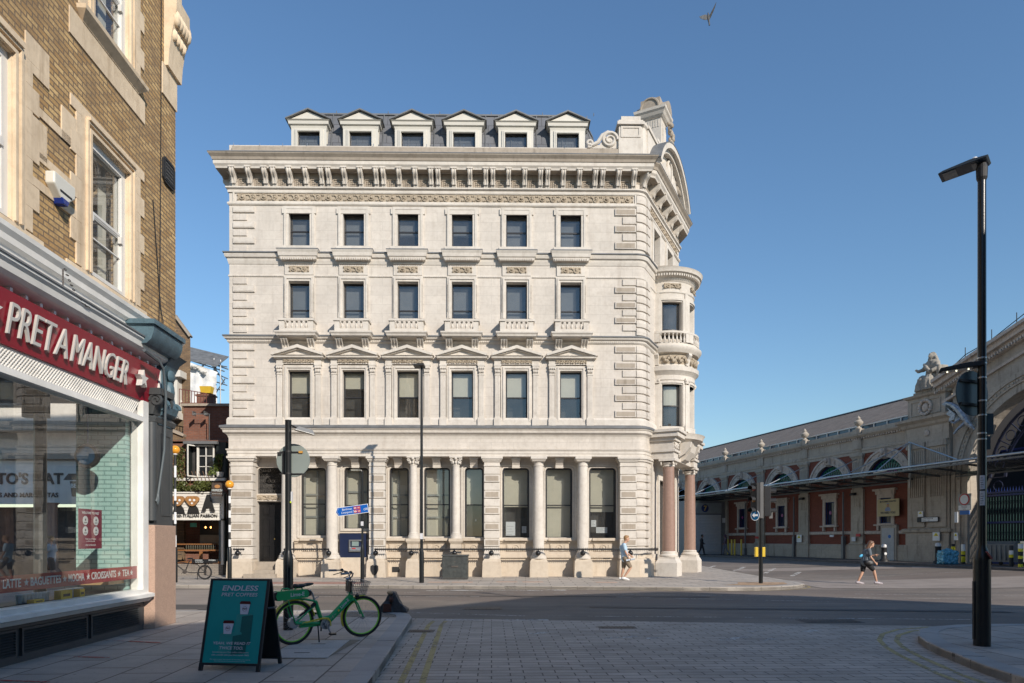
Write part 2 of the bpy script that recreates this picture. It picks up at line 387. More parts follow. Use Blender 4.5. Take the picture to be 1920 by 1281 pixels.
def wornpaint(name, c, under, lo=0.42, hi=0.56):
    m = bpy.data.materials.new(name); m.use_nodes = True; nt = m.node_tree; b = nt.nodes['Principled BSDF']; out = nt.nodes['Material Output']
    n1 = noise(nt, pos(nt), 14, 6, 0.75); n2 = noise(nt, pos(nt), 1.3, 3)
    b.inputs['Base Color'].default_value = (*c, 1); b.inputs['Roughness'].default_value = 0.7
    tr = nd(nt, 'ShaderNodeBsdfTransparent'); mx = nd(nt, 'ShaderNodeMixShader')
    ad = nd(nt, 'ShaderNodeMath', operation='ADD'); nt.links.new(n1, ad.inputs[0]); nt.links.new(ramp(nt, n2, 0.3, 0.7, -0.12, 0.12), ad.inputs[1])
    nt.links.new(ramp(nt, ad.outputs[0], lo, hi), mx.inputs[0]); nt.links.new(tr.outputs[0], mx.inputs[1]); nt.links.new(b.outputs[0], mx.inputs[2])
    nt.links.new(mx.outputs[0], out.inputs[0]); return m
m_asph = asphalt()
m_block = pavers('block_paving', -0.03, 0.42, 0.19, (0.40, 0.335, 0.275), (0.53, 0.45, 0.375), (0.13, 0.105, 0.085), 0.009, off=0.42, freq=2)
m_flag = pavers('york_flagstones', 1.52, 0.95, 0.62, (0.37, 0.32, 0.275), (0.48, 0.42, 0.36), (0.11, 0.09, 0.075), 0.012, off=0.4)
m_flag2 = pavers('pale_flagstones', 0.02, 0.9, 0.6, (0.37, 0.33, 0.285), (0.45, 0.40, 0.345), (0.13, 0.115, 0.10), 0.014, off=0.45)
m_setts = pavers('brown_setts', 0.03, 0.22, 0.11, (0.20, 0.17, 0.14), (0.28, 0.24, 0.19), (0.05, 0.045, 0.04), 0.012)
m_kerb = pavers('granite_kerb', 0.0, 400, 400, (0.40, 0.365, 0.32), (0.40, 0.365, 0.32), (0.1, 0.1, 0.1), 0.0, gum=False)
m_kerbn = pavers('granite_kerb_dark', 1.52, 400, 400, (0.36, 0.34, 0.32), (0.36, 0.34, 0.32), (0.1, 0.1, 0.1), 0.0, gum=False)
m_tac = pavers('buff_tactile_paving', 0.0, 0.4, 0.4, (0.42, 0.27, 0.16), (0.46, 0.31, 0.19), (0.2, 0.15, 0.1), 0.012)
m_red = pavers('red_tactile_paving', 0.0, 0.4, 0.4, (0.36, 0.20, 0.16), (0.40, 0.24, 0.19), (0.2, 0.13, 0.1), 0.012)
m_yl = wornpaint('yellow_road_paint', (0.42, 0.33, 0.14), None, 0.37, 0.50)
m_wl = wornpaint('white_road_paint', (0.62, 0.60, 0.56), None, 0.44, 0.55)
m_wl2 = wornpaint('faded_white_paint', (0.55, 0.53, 0.50), None, 0.45, 0.56)
m_rl = wornpaint('red_marking', (0.45, 0.03, 0.03), None, 0.46, 0.54)

def struct(o): o['kind'] = 'structure'; return o
# the road sheet
xs = [-1500, -400, -120]+[i*4 for i in range(-15, 4)]+[12+i*1.5 for i in range(0, 30)]+[60, 80, 120, 400, 1500]
ys = [-1500, -400, -120]+[i*4 for i in range(-15, 4)]+[12+i*2.5 for i in range(0, 34)]+[110, 150, 400, 1500]
g = MB(); nx = len(xs)
g.v = [(x, y, gz(x, y) if abs(x) < 200 else gz(x, y)) for y in ys for x in xs]
g.f = [(j*nx+i, j*nx+i+1, (j+1)*nx+i+1, (j+1)*nx+i) for j in range(len(ys)-1) for i in range(nx-1)]
struct(g.build('road', m_asph, smooth=60))
def slab(name, pts, z, mat):
    m = MB(); m.prism([tuple(p) for p in pts], -0.05, z, 'xy'); return struct(m.build(name, mat))
def arc(c, r, a0, a1, n=10): return [(c[0]+r*cos(radians(a0+(a1-a0)*i/n)), c[1]+r*sin(radians(a0+(a1-a0)*i/n))) for i in range(n+1)]
# block paved street where the camera stands
blk = [(-4, -30), (-1.38, -30), (-1.66, 7.76), (-2.12, 14.3), (-2.27, 14.95), (-2.4, 15.2), (3.0, 14.55), (8.4, 13.8), (9.8, 13.4), (9.8, -30)]
m = MB(); m.add([(x, y, 0.004) for x, y in blk[1:]], [tuple(range(len(blk)-1))]); struct(m.build('paved_road', m_block))
# near left pavement
near_edge = [(-1.35, -30), (-1.64, 7.76), (-2.10, 14.3), (-2.25, 14.95), (-2.6, 15.45), (-3.2, 15.68), (-4.2, 15.75), (-60, 15.75)]
slab('near_pavement', near_edge+[(-60, -30)], 0.12, m_flag)
def kerb(name, path, w, z, mat, joint=1.1):
    "kerb stones along a path; the stone lies to the left of travel"
    m = MB(); prof = [(0.0, -0.05), (0.0, z-0.025), (-0.022, z), (-w, z), (-w, z-0.03)]
    P = [Vector(p) for p in path]; L = [0]
    for i in range(1, len(P)): L.append(L[-1]+(P[i]-P[i-1]).length)
    def at(d):
        for i in range(1, len(P)):
            if d <= L[i]+1e-9: t = (d-L[i-1])/(L[i]-L[i-1]); return P[i-1].lerp(P[i], t)
        return P[-1]
    d = 0
    while d < L[-1]-0.05:
        e = min(d+joint, L[-1]); pts = [at(d+0.006)]+[P[i] for i in range(len(P)) if d+0.02 < L[i] < e-0.02]+[at(e-0.006)]
        dz = random.uniform(-0.003, 0.003); m.sweep([(o, q+dz) for o, q in prof], pts); d = e
    return struct(m.build(name, mat))
random.seed(3)
kerb('near_kerb', [(-1.5, 0)]+near_edge[1:7]+[(-22, 15.75)], 0.30, 0.126, m_kerbn)
# tree-pit / tactile blocks and manhole in near pavement
m = MB(); m.box(-3.9, -2.45, 14.35, 15.35, 0.1, 0.124); struct(m.build('sett_paving', m_setts))
m = MB(); m.add([(x, y, 0.1245) for x, y in ((-3.55, 9.35), (-2.55, 9.3), (-2.45, 11.1), (-3.4, 11.15))], [(0, 1, 2, 3)]); struct(m.build('cover_surround', plain('dark_surround', (0.20, 0.17, 0.13), 0.8, var=0.2)))
# bank pavement
bk_edge = [(-60, 25.2), (-5, 24.42), (3, 23.75), (7.1, 23.32), (8.3, 23.4), (9.3, 23.75), (10.15, 24.3), (10.75, 25.1), (10.98, 26.0), (11.0, 28), (11.15, 33), (11.8, 43), (13.0, 75)]
slab('far_pavement', bk_edge+[(0, 75), (-60, 75)], 0.12, m_flag2)
kerb('far_kerb', bk_edge, 0.30, 0.126, m_kerb, 0.95)
m = MB(); m.add([(x, y, 0.1285) for x, y in ((7.6, 24.4), (9.3, 24.35), (10.1, 25.0), (10.35, 26.0), (8.6, 26.0), (8.3, 25.1))], [tuple(range(6))]); struct(m.build('tactile_paving', m_tac))
m = MB(); m.box(-9.6, -5.6, 25.0, 26.3, 0.1, 0.127); struct(m.build('red_tactile_paving', m_red))
m = MB()
for a in ((-3.2, 25.9), (-2.3, 25.9), (-0.6, 26.1), (0.4, 26.05), (3.2, 25.8)): m.box(a[0], a[0]+0.8, a[1], a[1]+0.5, 0.1, 0.1265)
struct(m.build('pink_flagstones', plain('pink_flags', (0.44, 0.31, 0.24), 0.8, var=0.1)))
# right near pavement
rt = [(5.95, -30), (6.0, 4), (6.03, 8.0), (6.12, 8.8), (6.42, 10.2), (6.62, 10.9), (6.9, 11.6), (7.3, 12.25), (7.8, 12.75), (8.5, 13.08), (9.3, 13.2), (60, 13.0)]
slab('right_pavement', rt+[(60, -30)], 0.12, m_flag)
kerb('right_kerb', list(reversed(rt[1:])), 0.30, 0.128, m_kerbn, 1.3)
# market pavement
mk = MB(); n = 40; prof = [(0.0, 0.0), (0.0, 0.12), (-3.6, 0.12)]
for i in range(n):
    x0 = -30+i*2.2; x1 = x0+2.2
    q = []
    for x in (x0, x1):
        for y in (-4.0, 1.0):
            w = MARKET.w(x, y); q.append((w.x, w.y, 0.42)); 
    mk.add(q+[(p[0], p[1], 0.2) for p in (q[0], q[2])], [(0, 2, 3, 1), (0, 4, 5, 2)])
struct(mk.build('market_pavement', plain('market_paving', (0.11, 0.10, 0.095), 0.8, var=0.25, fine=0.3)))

# ---- road markings
def strip(name, pts, w, mat, z=0.008, fz=True):
    m = MB(); P = [Vector(p[:2]) for p in pts]
    L = []; R = []
    for i in range(len(P)):
        t = (P[min(i+1, len(P)-1)]-P[max(i-1, 0)]).normalized(); nn = Vector((t.y, -t.x))*w/2
        L.append(P[i]-nn); R.append(P[i]+nn)
    k = len(P); vs = [(p.x, p.y, z+gz(p.x, p.y)) for p in L+R]
    m.add(vs, [(i, i+1, i+1+k, i+k) for i in range(k-1)]); return struct(m.build(name, mat, recalc=False))
def off(path, d):
    P = [Vector(p) for p in path]; out = []
    for i in range(len(P)):
        t = (P[min(i+1, len(P)-1)]-P[max(i-1, 0)]).normalized(); out.append((P[i].x+t.y*d, P[i].y-t.x*d))
    return out
for d in (0.32, 0.58):
    strip('yellow_line', off(near_edge[1:4], d) if False else [(-1.64+d, 2), (-1.64+d, 7.76), (-2.02+d, 13.9), (-2.0+d, 14.6)], 0.085, m_yl)
    e = off(list(reversed(rt[2:])), d)
    strip('yellow_line', e[2:], 0.085, m_yl)
strip('yellow_line', off(bk_edge[2:9], 0.2), 0.07, m_yl)
strip('yellow_line', off(bk_edge[8:12], 0.2), 0.07, m_yl)
for a, b in (((-9, 22.6), (2.5, 22.15)), ((3.0, 21.9), (14, 19.9)), ((-6, 16.4), (-2.6, 16.3)), ((-2.4, 16.3), (0.3, 15.6)), ((0.8, 15.6), (5.5, 15.3)), ((6, 15.2), (10, 14.9)), ((-12, 21.2), (-1, 20.9)),
             ((-14, 19.5), (-6, 19.4)), ((11, 21.9), (20, 20.5)), ((3, 20.8), (9, 19.2)), ((10.4, 30.6), (24, 32))):
    a = Vector(a); b = Vector(b)
    strip('worn_white_line', [a.lerp(b, i/6) for i in range(7)], 0.07, m_wl2)
for px, py, wd, l in ((1037, 1107, 0.9, 0.35), (930, 1107.5, 3.2, 0.3), (860, 1108, 2.2, 0.15)):
    p = G(px, py); strip('white_marking', [(p.x-wd/2, p.y), (p.x+wd/2, p.y-0.05)], l, m_wl)
for px, py, px2, py2 in ((1316, 1070, 1341, 1063), (1372, 1073, 1396, 1066), (1434, 1076, 1452, 1069), (1484, 1081, 1500, 1075), (1498, 1097, 1510, 1090)):
    a = G(px, py); b = G(px2, py2); strip('white_dash', [a, b], 0.22, m_wl)
for px, py in ((372, 1101), (362, 1112), (366, 1135), (440, 1106), (415, 1114), (985, 1163), (880, 1163)):
    p = G(px, py); strip('white_marking', [(p.x-0.5, p.y), (p.x+0.5, p.y-0.02)], 0.22, m_wl)
for px, py in ((1010, 1188), (1145, 1197), (1180, 1195), (1225, 1197), (1390, 1196), (1420, 1184), (1366, 1200), (1440, 1200), (1520, 1184)):
    p = G(px, py); strip('worn_white_mark', [(p.x-0.16, p.y-0.1), (p.x+0.16, p.y+0.1)], 0.16, m_wl2)
for px0, py0, px1, py1 in ((165, 1200, 300, 1206), (45, 1230, 205, 1234), (0, 1277, 120, 1281)):
    a = G(px0, py0, 0.12); b = G(px1, py1, 0.12); strip('red_marking_strip', [a, b], 0.05, m_rl, z=0.1285)
# lighter high-friction bands and repair trenches in the carriageway
m_band = pavers('chipping_band', 0, 400, 400, (0.30, 0.255, 0.22), (0.30, 0.255, 0.22), (.2, .2, .2), 0.0, gum=False); m_trench = pavers('dark_trench', 0, 400, 400, (0.085, 0.078, 0.072), (0.085, 0.078, 0.072), (.1, .1, .1), 0.0, gum=False)
def sheet(name, pts, mat, z=.005):
    n = 12; m = MB(); a, b, c, d = [Vector(q) for q in pts]; vs = []
    for i in range(n+1):
        for q in (a.lerp(b, i/n), d.lerp(c, i/n)): vs.append((q.x, q.y, z+gz(q.x, q.y)+.004))
    m.add(vs, [(2*i, 2*i+2, 2*i+3, 2*i+1) for i in range(n)]); struct(m.build(name, mat, recalc=False))
sheet('chipping_band', [(11.2, 24.6), (30, 23.0), (32, 27.6), (11.2, 29.2)], m_band); sheet('chipping_band', [(12.5, 37), (40, 31), (42, 33.6), (12.7, 39.6)], m_band)
sheet('road_trench', [(-14, 21.8), (6, 20.6), (6, 20.9), (-14, 22.1)], m_trench); sheet('road_trench', [(2, 17.5), (12, 16.3), (12, 16.7), (2, 17.9)], m_trench, .006); sheet('road_repair', [(-9.5, 17.0), (-6.5, 17.0), (-6.5, 18.3), (-9.5, 18.3)], m_trench, .006); sheet('chipping_band', [(-30, 16.2), (-7.8, 16.2), (-7.8, 23.6), (-30, 23.8)], m_band, .0055)
# grates and covers
m_iron = plain('cast_iron', (0.10, 0.085, 0.075), 0.6, 0.3, var=0.3)
def grate(label, x, y, w, h, z, rz=0.0, n=9):
    o = thing('drain_cover', label, 'manhole cover', (x, y, z), rz)
    f = MB(); f.ring(-w/2, w/2, -h/2, h/2, 0.05, 0, 0.012); f.xf(Matrix.Rotation(-pi/2, 4, 'X')); f.build('frame', m_iron, o)
    b = MB(); b.box(-w/2+0.05, w/2-0.05, -h/2+0.05, h/2-0.05, 0.0, 0.004)
    for i in range(n):
        t = -w/2+0.08+(w-0.16)*i/(n-1); b.box(t-0.012, t+0.012, -h/2+0.06, h/2-0.06, 0.004, 0.011)
    b.build('cover', m_iron, o); return o
p = G(1157, 1177); grate('rusty rectangular iron cover set in the block paving at the road edge', p.x, p.y, 0.75, 0.36, 0.005)
p = G(905, 1141); grate('brown iron grating in the asphalt left of the big shadow', p.x, p.y, 1.0, 0.6, 0.006)
p = G(1555, 1165); grate('wide iron grating in the shaded asphalt near the block paving', p.x, p.y, 1.25, 0.55, 0.006, 0, 14)
p = G(790, 1184); grate('kerbside drain grating crossed by double yellow lines', p.x, p.y, 0.5, 0.4, 0.005)
p = G(1900, 1086); grate('iron grating in the sunlit road behind the tall lamp post', p.x, p.y, 1.4, 1.0, 0.012, 0, 14)
# concrete service covers in near pavement
o = thing('service_cover', 'pale concrete service cover in the pavement in front of the green bicycle', 'manhole cover', (-3.0, 10.2, 0.12))
for i, (a, b) in enumerate(((-0.82, -0.01), (0.01, 0.82))):
    m = MB(); m.add([(x, y, z) for z in (0, 0.009) for x, y in ((-0.42+a*-0.05, a), (0.42+a*-0.05, a), (0.42+b*-0.05, b), (-0.42+b*-0.05, b))], [(0, 1, 2, 3), (4, 5, 6, 7), (0, 1, 5, 4), (1, 2, 6, 5), (2, 3, 7, 6), (3, 0, 4, 7)])
    c = m.build('lid', plain('pale_concrete_%d' % i, (0.50, 0.48, 0.45), 0.8, var=0.08, fine=0.5), o)
    s = MB(); s.box(-0.12, 0.1, (a+b)/2-0.015, (a+b)/2+0.015, 0.0093, 0.012); s.build('lifting_slot', m_blackm, c)
p = G(425, 1215, 0.12)
# ------------------------------------------------------------------ the stone bank building
B = BANK
bank = B.root('stone_building', 'four-storey white stone building with bracketed cornice, slate mansard and rounded corner tower bay', 'building')
def ZL(py, y=0.0, px=561.5): return B.z(px, py, y)
U = lambda px, y=0.0: B.u(px, y)
UA = U(1193)                                   # where the front meets the rounded corner
CA = radians(62.2); CR = 0.50
cdir = Vector((cos(CA), sin(CA)))              # direction of the canted side in the local frame
cornr = [(UA+CR*sin(CA*i/8), CR*(1-cos(CA*i/8))) for i in range(9)]
CE = Vector(cornr[-1]); CL = 6.3
C2 = CE+cdir*CL; A2 = CA+radians(35)
PLAN = [(0, 13), (0, 0)]+cornr+[tuple(C2), (C2.x+10*cos(A2), C2.y+10*sin(A2))]
cols_u = [U(px) for px in (561.5, 663.2, 765, 866.8, 968.6, 1070.3)]
Z798, Z822, Z841, Z856 = ZL(798), ZL(822), ZL(841), ZL(856)
Z475, Z640, Z355, Z312 = ZL(475), ZL(640), ZL(356), ZL(312)
ZTOP = ZL(286)
# openings of the three upper floors
OP = {1: (ZL(790), ZL(695), 0.475, 0.24), 2: (ZL(597), ZL(529), 0.455, 0.24), 3: (ZL(462), ZL(397), 0.455, 0.24)}
w = MB(); ops = [(u-h, u+h, a, b) for u in cols_u for a, b, h, d in OP.values()]
w.wall(0, UA, Z822, ZTOP+0.3, ops, 0, 0.34)
w.v += []; n0 = len(w.v)
w.add([(0, 13, 0.12), (0, 0, 0.12), (0, 0, ZTOP+.3), (0, 13, ZTOP+.3)], [(0, 1, 2, 3)])
for i in range(len(cornr)-1):
    a, b = cornr[i], cornr[i+1]; w.add([(a[0], a[1], 0.12), (b[0], b[1], 0.12), (b[0], b[1], ZTOP+.3), (a[0], a[1], ZTOP+.3)], [(0, 1, 2, 3)])
# canted side wall with openings, then the return
mC = Matrix.Translation((CE.x, CE.y, 0)) @ Matrix.Rotation(CA, 4, 'Z')
cop = [(1.3, 2.35, OP[3][0], OP[3][1]), (3.75, 4.8, OP[3][0], OP[3][1]), (2.2, 3.9, 0.25, 4.6)]
cw = MB(); cw.wall(0, CL, 0.12, ZTOP+0.3, cop, 0, 0.34); cw.xf(mC); w.add(cw.v, cw.f)
p1, p2 = PLAN[-2], PLAN[-1]
w.add([(p1[0], p1[1], 0.12), (p2[0], p2[1], 0.12), (p2[0], p2[1], ZTOP+.3), (p1[0], p1[1], ZTOP+.3)], [(0, 1, 2, 3)])
w.build('wall', m_stone, bank, recalc=False)
# body core that keeps light from passing through and closes the top
co = MB(); inner = [(0.45, 12.5), (0.45, 1.15), (UA-0.2, 1.15), (C2.x-1.2, C2.y), (p2[0]-1.5, p2[1])]
co.prism(inner, 0.12, ZTOP+0.2, 'xy'); co.build('interior_wall', m_dark, bank)

# ---- mouldings swept round the plan
def mould(name, prof, mat=m_trim, path=None, parent=bank):
    return MB().sweep([(-0.05, prof[0][1])]+prof+[(-0.05, prof[-1][1])], path or PLAN).build(name, mat, parent)
def H(py, o): return ZL(py, -o)
PLS = [(0, 13), (0, 0), (UA+0.18, 0), (UA+0.18, 0.30)]+[tuple(CE+cdir*0.25), tuple(C2), PLAN[-1]]
mould('cornice', [(0.12, H(322, .12)), (0.42, H(316, .42)), (0.44, H(312, .44)), (0.5, H(307, .5)), (0.5, H(300.5, .5)), (-0.05, H(300.4, 0))], m_trim, PLS)
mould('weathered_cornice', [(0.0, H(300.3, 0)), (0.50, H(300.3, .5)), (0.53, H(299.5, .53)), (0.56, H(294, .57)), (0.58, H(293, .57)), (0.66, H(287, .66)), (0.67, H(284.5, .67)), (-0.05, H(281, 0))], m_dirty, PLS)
m = MB(); m.sweep([(-0.05, H(283.6, .3)), (0.68, H(284.6, .68)), (0.68, H(283.3, .68)), (-0.05, H(281.5, 0))], PLS); m.build('lead_flashing', m_lead, bank)
mould('cornice_bed_shade', [(0.012, ZL(341)), (0.012, ZL(317)), (0.03, H(321.5, .03))], m_dirty)  # sooty stone, its dark tone also painted in as shade between brackets
mould('cornice_soffit_shade', [(0.05, H(322.4, .05)), (0.13, H(322.6, .13)), (0.42, H(316.6, .42)), (0.05, H(321, .05))], m_dirty, PLS)  # dirty soffit, toned darker as painted shade under the cornice
mould('frieze_moulding', [(0.06, ZL(357)), (0.13, ZL(355)), (0.13, ZL(352.5)), (0.05, ZL(351))])
mould('frieze_moulding', [(0.03, ZL(386)), (0.07, ZL(384)), (0.07, ZL(381)), (0.03, ZL(379.5))])
mould('frieze_band', [(0.055, ZL(362)), (0.055, ZL(357.5))])
mould('string_course', [(0.02, ZL(496)), (0.06, ZL(490)), (0.07, ZL(486)), (0.14, ZL(484.5)), (0.17, ZL(480)), (0.17, ZL(477.5)), (0.20, ZL(476.2)), (0, ZL(473))])
m = MB(); m.sweep([(-0.05, ZL(476.5)), (0.215, ZL(477.3)), (0.215, ZL(475.2)), (-0.05, ZL(472.5))], PLAN); m.build('lead_flashing', m_lead, bank)
mould('bead_moulding', [(0.0, ZL(520.5)), (0.035, ZL(519)), (0.035, ZL(516.5)), (0, ZL(515.5))])
mould('string_course', [(0.02, ZL(644)), (0.07, ZL(641.5)), (0.08, ZL(638)), (0.16, ZL(636.5)), (0.19, ZL(633.5)), (0.21, ZL(631.5)), (0, ZL(628))])
m = MB(); m.sweep([(-0.05, ZL(632)), (0.225, ZL(632.8)), (0.225, ZL(630.4)), (-0.05, ZL(627.5))], PLAN); m.build('lead_flashing', m_lead, bank)
mould('pedestal_band', [(0.09, ZL(798)), (0.09, ZL(787)), (0.05, ZL(784)), (0.03, ZL(783))])
G0 = [p for p in PLAN]
mould('main_string_course', [(0.02, ZL(823)), (0.05, ZL(818)), (0.10, ZL(815)), (0.20, ZL(812)), (0.22, ZL(807.5)), (0.26, ZL(806.5)), (0.30, ZL(802.5)), (0, ZL(799))])
m = MB(); m.sweep([(-0.05, ZL(804)), (0.32, ZL(804)), (0.32, ZL(800.0)), (0.06, ZL(796.5))], PLAN); m.build('lead_flashing', m_lead, bank)
# ground storey entablature beam (front only) and mouldings
YE = 0.62   # recessed window wall
path_g = [(0, 13), (0, 0)]+cornr+[tuple(C2)]
m = MB(); m.box(0.15, UA, 0.0, YE+0.1, Z856+0.002, Z822); m.build('entablature', m_base if False else m_stone, bank)
mould('architrave', [(0.0, ZL(856)), (0.05, ZL(855.5)), (0.05, ZL(851)), (0.075, ZL(850.5)), (0.075, ZL(846)), (0.11, ZL(844.5)), (0.13, ZL(842.5)), (0.0, ZL(841))], m_trim, path_g)
m = MB(); m.sweep([(-0.05, ZL(841.2)), (0.02, ZL(841)), (0.02, ZL(823)), (-0.05, ZL(823))], path_g); m.build('plain_frieze', m_stone, bank)

# ---- dentils
def dentils(name, zc, h, out, d, pitch, u0, u1, mat=m_trim, w_=0.5):
    m = MB(); n = int((u1-u0)/pitch)
    for i in range(n): m.box(u0+i*pitch, u0+i*pitch+pitch*w_, -out-d, -out+0.01, zc, zc+h)
    o = m.build(name, mat, bank); o['kind'] = 'stuff'; return o
dentils('egg_moulding', ZL(641.5), 0.07, 0.06, 0.03, 0.09, 0.2, UA)
dentils('bead_course', ZL(519), 0.05, 0.03, 0.02, 0.08, 0.2, UA)

# ---- big cornice brackets: one mesh, copied
bp = []
zt, zb = H(314, .45), ZL(343)
prof = [(0.02, zt), (-0.44, zt), (-0.47, zt-0.05), (-0.46, zt-0.16), (-0.38, zt-0.24), (-0.28, zt-0.30), (-0.22, zt-0.42), (-0.20, zt-0.56), (-0.15, zb), (0.02, zb)]
b0 = MB(); b0.prism(prof, -0.10, 0.10, 'yz')
b0.box(-0.13, 0.13, -0.49, 0, zt, zt+0.06)
for s in (-0.055, 0.055): b0.tube([(s, y-0.012, z) for y, z in prof[1:9]], 0.022, 5)
b0.prism([(0.02, ZL(343.5)), (-0.17, ZL(343.5)), (-0.19, ZL(345)), (-0.14, ZL(349)), (-0.13, ZL(353)), (-0.09, ZL(356)), (0.02, ZL(356))], -0.09, 0.09, 'yz')
b0.tube([(-0.11, -0.18, ZL(344.6)), (0.11, -0.18, ZL(344.6))], 0.035, 6)
br = b0.build('cornice_bracket', m_trim, bank, smooth=40)
bu = [U(c+d) for c in (561.5, 663.2, 765, 866.8, 968.6, 1070.3) for d in (-44.3, -15, 15, 44.3)]
bu = [U(441), U(471), U(501)]+bu+[U(1128), U(1158), U(1187)]
br.location = (bu[0], 0, 0)
def cp(o, **k): return copy_tree(o, bank, **k)
for u in bu[1:]: cp(br, loc=(u, 0, 0))
for s in (0.75, 1.85, 2.95, 4.05, 5.15):
    p = CE+cdir*s; cp(br, loc=(p.x, p.y, 0), rz=CA)
mid = cornr[4]; cp(br, loc=(mid[0], mid[1], 0), rz=CA/2)
cp(br, loc=(0, 0.6, 0), rz=-pi/2)
# rosette panels between the brackets
ros = MB(); z0, z1 = ZL(352), ZL(338)
ros.box(-0.18, 0.18, -0.015, 0.0, z0, z1); ros.ring(-0.20, 0.20, z0-0.02, z1+0.02, 0.025, -0.05, 0)
zc = (z0+z1)/2
for i in range(8):
    a = i*pi/4; r = 0.085 if i % 2 == 0 else 0.12
    ros.ball((r*cos(a), -0.03, zc+r*sin(a)), (0.045, 0.03, 0.045), 6, 4)
ros.ball((0, -0.05, zc), (0.045, 0.035, 0.045), 8, 5)
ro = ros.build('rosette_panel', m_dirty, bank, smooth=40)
ru = sorted([U(456), U(486)]+[U(c+d) for c in (561.5, 663.2, 765, 866.8, 968.6, 1070.3) for d in (-29.6, 0, 29.6)]+[U(1143), U(1172)])
ro.location = (ru[0], 0, 0)
for u in ru[1:]: cp(ro, loc=(u, 0, 0))
for s in (1.3, 2.4, 3.5, 4.6):
    p = CE+cdir*s; cp(ro, loc=(p.x, p.y, 0), rz=CA)
# scroll frieze
def scroll_frieze(L, z0, z1, mat, pitch=None):
    m = MB(); h = z1-z0; zc = (z0+z1)/2; n = max(1, round(L/(h*1.4))); p = L/n
    m.box(0, L, -0.012, 0, z0, z1)
    for i in range(n):
        x = (i+0.5)*p; hd = 1 if i % 2 == 0 else -1
        m.tube(spiral((x, -0.035, zc), h*0.42, 1.5, hd, pi/2*hd, 18), [0.030]*10+[0.024]*9, 5)
        m.ball((x, -0.05, zc), (h*0.17, 0.05, h*0.17), 8, 5)
        m.tube([(x-p*0.5, -0.03, zc-hd*h*0.38), (x-p*0.25, -0.04, zc-hd*h*0.05), (x+p*0.05, -0.03, zc+hd*h*0.42)], [0.02, 0.03, 0.02], 5)
        for s in (-1, 1):
            m.ball((x+s*p*0.40, -0.03, zc+s*h*0.28), (0.05, 0.03, 0.035), 6, 4); m.ball((x+s*p*0.45, -0.03, zc-s*h*0.3), (0.035, 0.03, 0.05), 6, 4)
    return m
u0, u1 = U(445), U(1187); zf0, zf1 = ZL(378), ZL(363.5)
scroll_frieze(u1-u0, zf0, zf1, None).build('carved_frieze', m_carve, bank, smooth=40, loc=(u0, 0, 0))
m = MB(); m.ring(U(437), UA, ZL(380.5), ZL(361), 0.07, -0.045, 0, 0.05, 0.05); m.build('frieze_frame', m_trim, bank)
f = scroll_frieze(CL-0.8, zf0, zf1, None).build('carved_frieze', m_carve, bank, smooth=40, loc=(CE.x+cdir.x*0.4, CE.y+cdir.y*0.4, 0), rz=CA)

# ---- quoins
def quoins(ua, ub_long, ub_short, z0, z1, n, long_first, side, panel=True):
    "side +1: blocks start at ua and run right; -1: they end at ua and run left"
    h = (z1-z0)/n
    for i in range(n):
        lg = (i % 2 == 0) == long_first; L = ub_long if lg else ub_short
        a, b = (ua, ua+L) if side > 0 else (ua-L, ua)
        zz0, zz1 = z0+i*h+0.025, z0+(i+1)*h-0.025
        m = MB(); m.frus(a, b, zz0, zz1, 0, 0.07 if lg else 0.05, 0.02); m.v = [(x, -z, y) for x, y, z in m.v]
        o = m.build('quoin', m_stone, bank)
        if lg and panel: q = MB(); q.box(a+0.07, b-0.07, -0.078, -0.069, zz0+0.06, zz1-0.06); q.build('quoin_panel', m_panel if side < 0 else m_trim, o)
quoins(U(437), 0.95, 0.62, ZL(474), ZL(387), 6, False, 1)
quoins(U(437), 0.95, 0.62, ZL(626), ZL(520), 7, False, 1)
quoins(U(437), 0.95, 0.62, ZL(783), ZL(644), 9, True, 1)
for (a, b, n, lf) in ((ZL(466), ZL(387), 5, True), (ZL(620), ZL(520), 7, False), (ZL(783), ZL(646), 9, True)):
    quoins(UA, 0.95, 0.62, a, b, n, lf, -1)
# banded rounded corner and the pilaster after it
def banded(z0, z1, n, path, out, name='banded_corner'):
    m = MB(); h = (z1-z0)/n
    for i in range(n):
        a, b = z0+i*h+0.022, z0+(i+1)*h-0.022; o = out
        m.sweep([(-0.02, a), (o, a+0.012), (o+0.012, (a+b)/2), (o, b-0.012), (-0.02, b)], path)
    return m.build(name, m_stone, bank)
for a, b, n in ((ZL(466), ZL(362), 6), (ZL(628), ZL(520), 7), (ZL(783), ZL(646), 9)):
    banded(a, b, n, cornr, 0.06)
    pp = [tuple(CE+cdir*0.02), tuple(CE+cdir*0.50)]; banded(a, b, n, pp, 0.10, 'banded_pilaster')

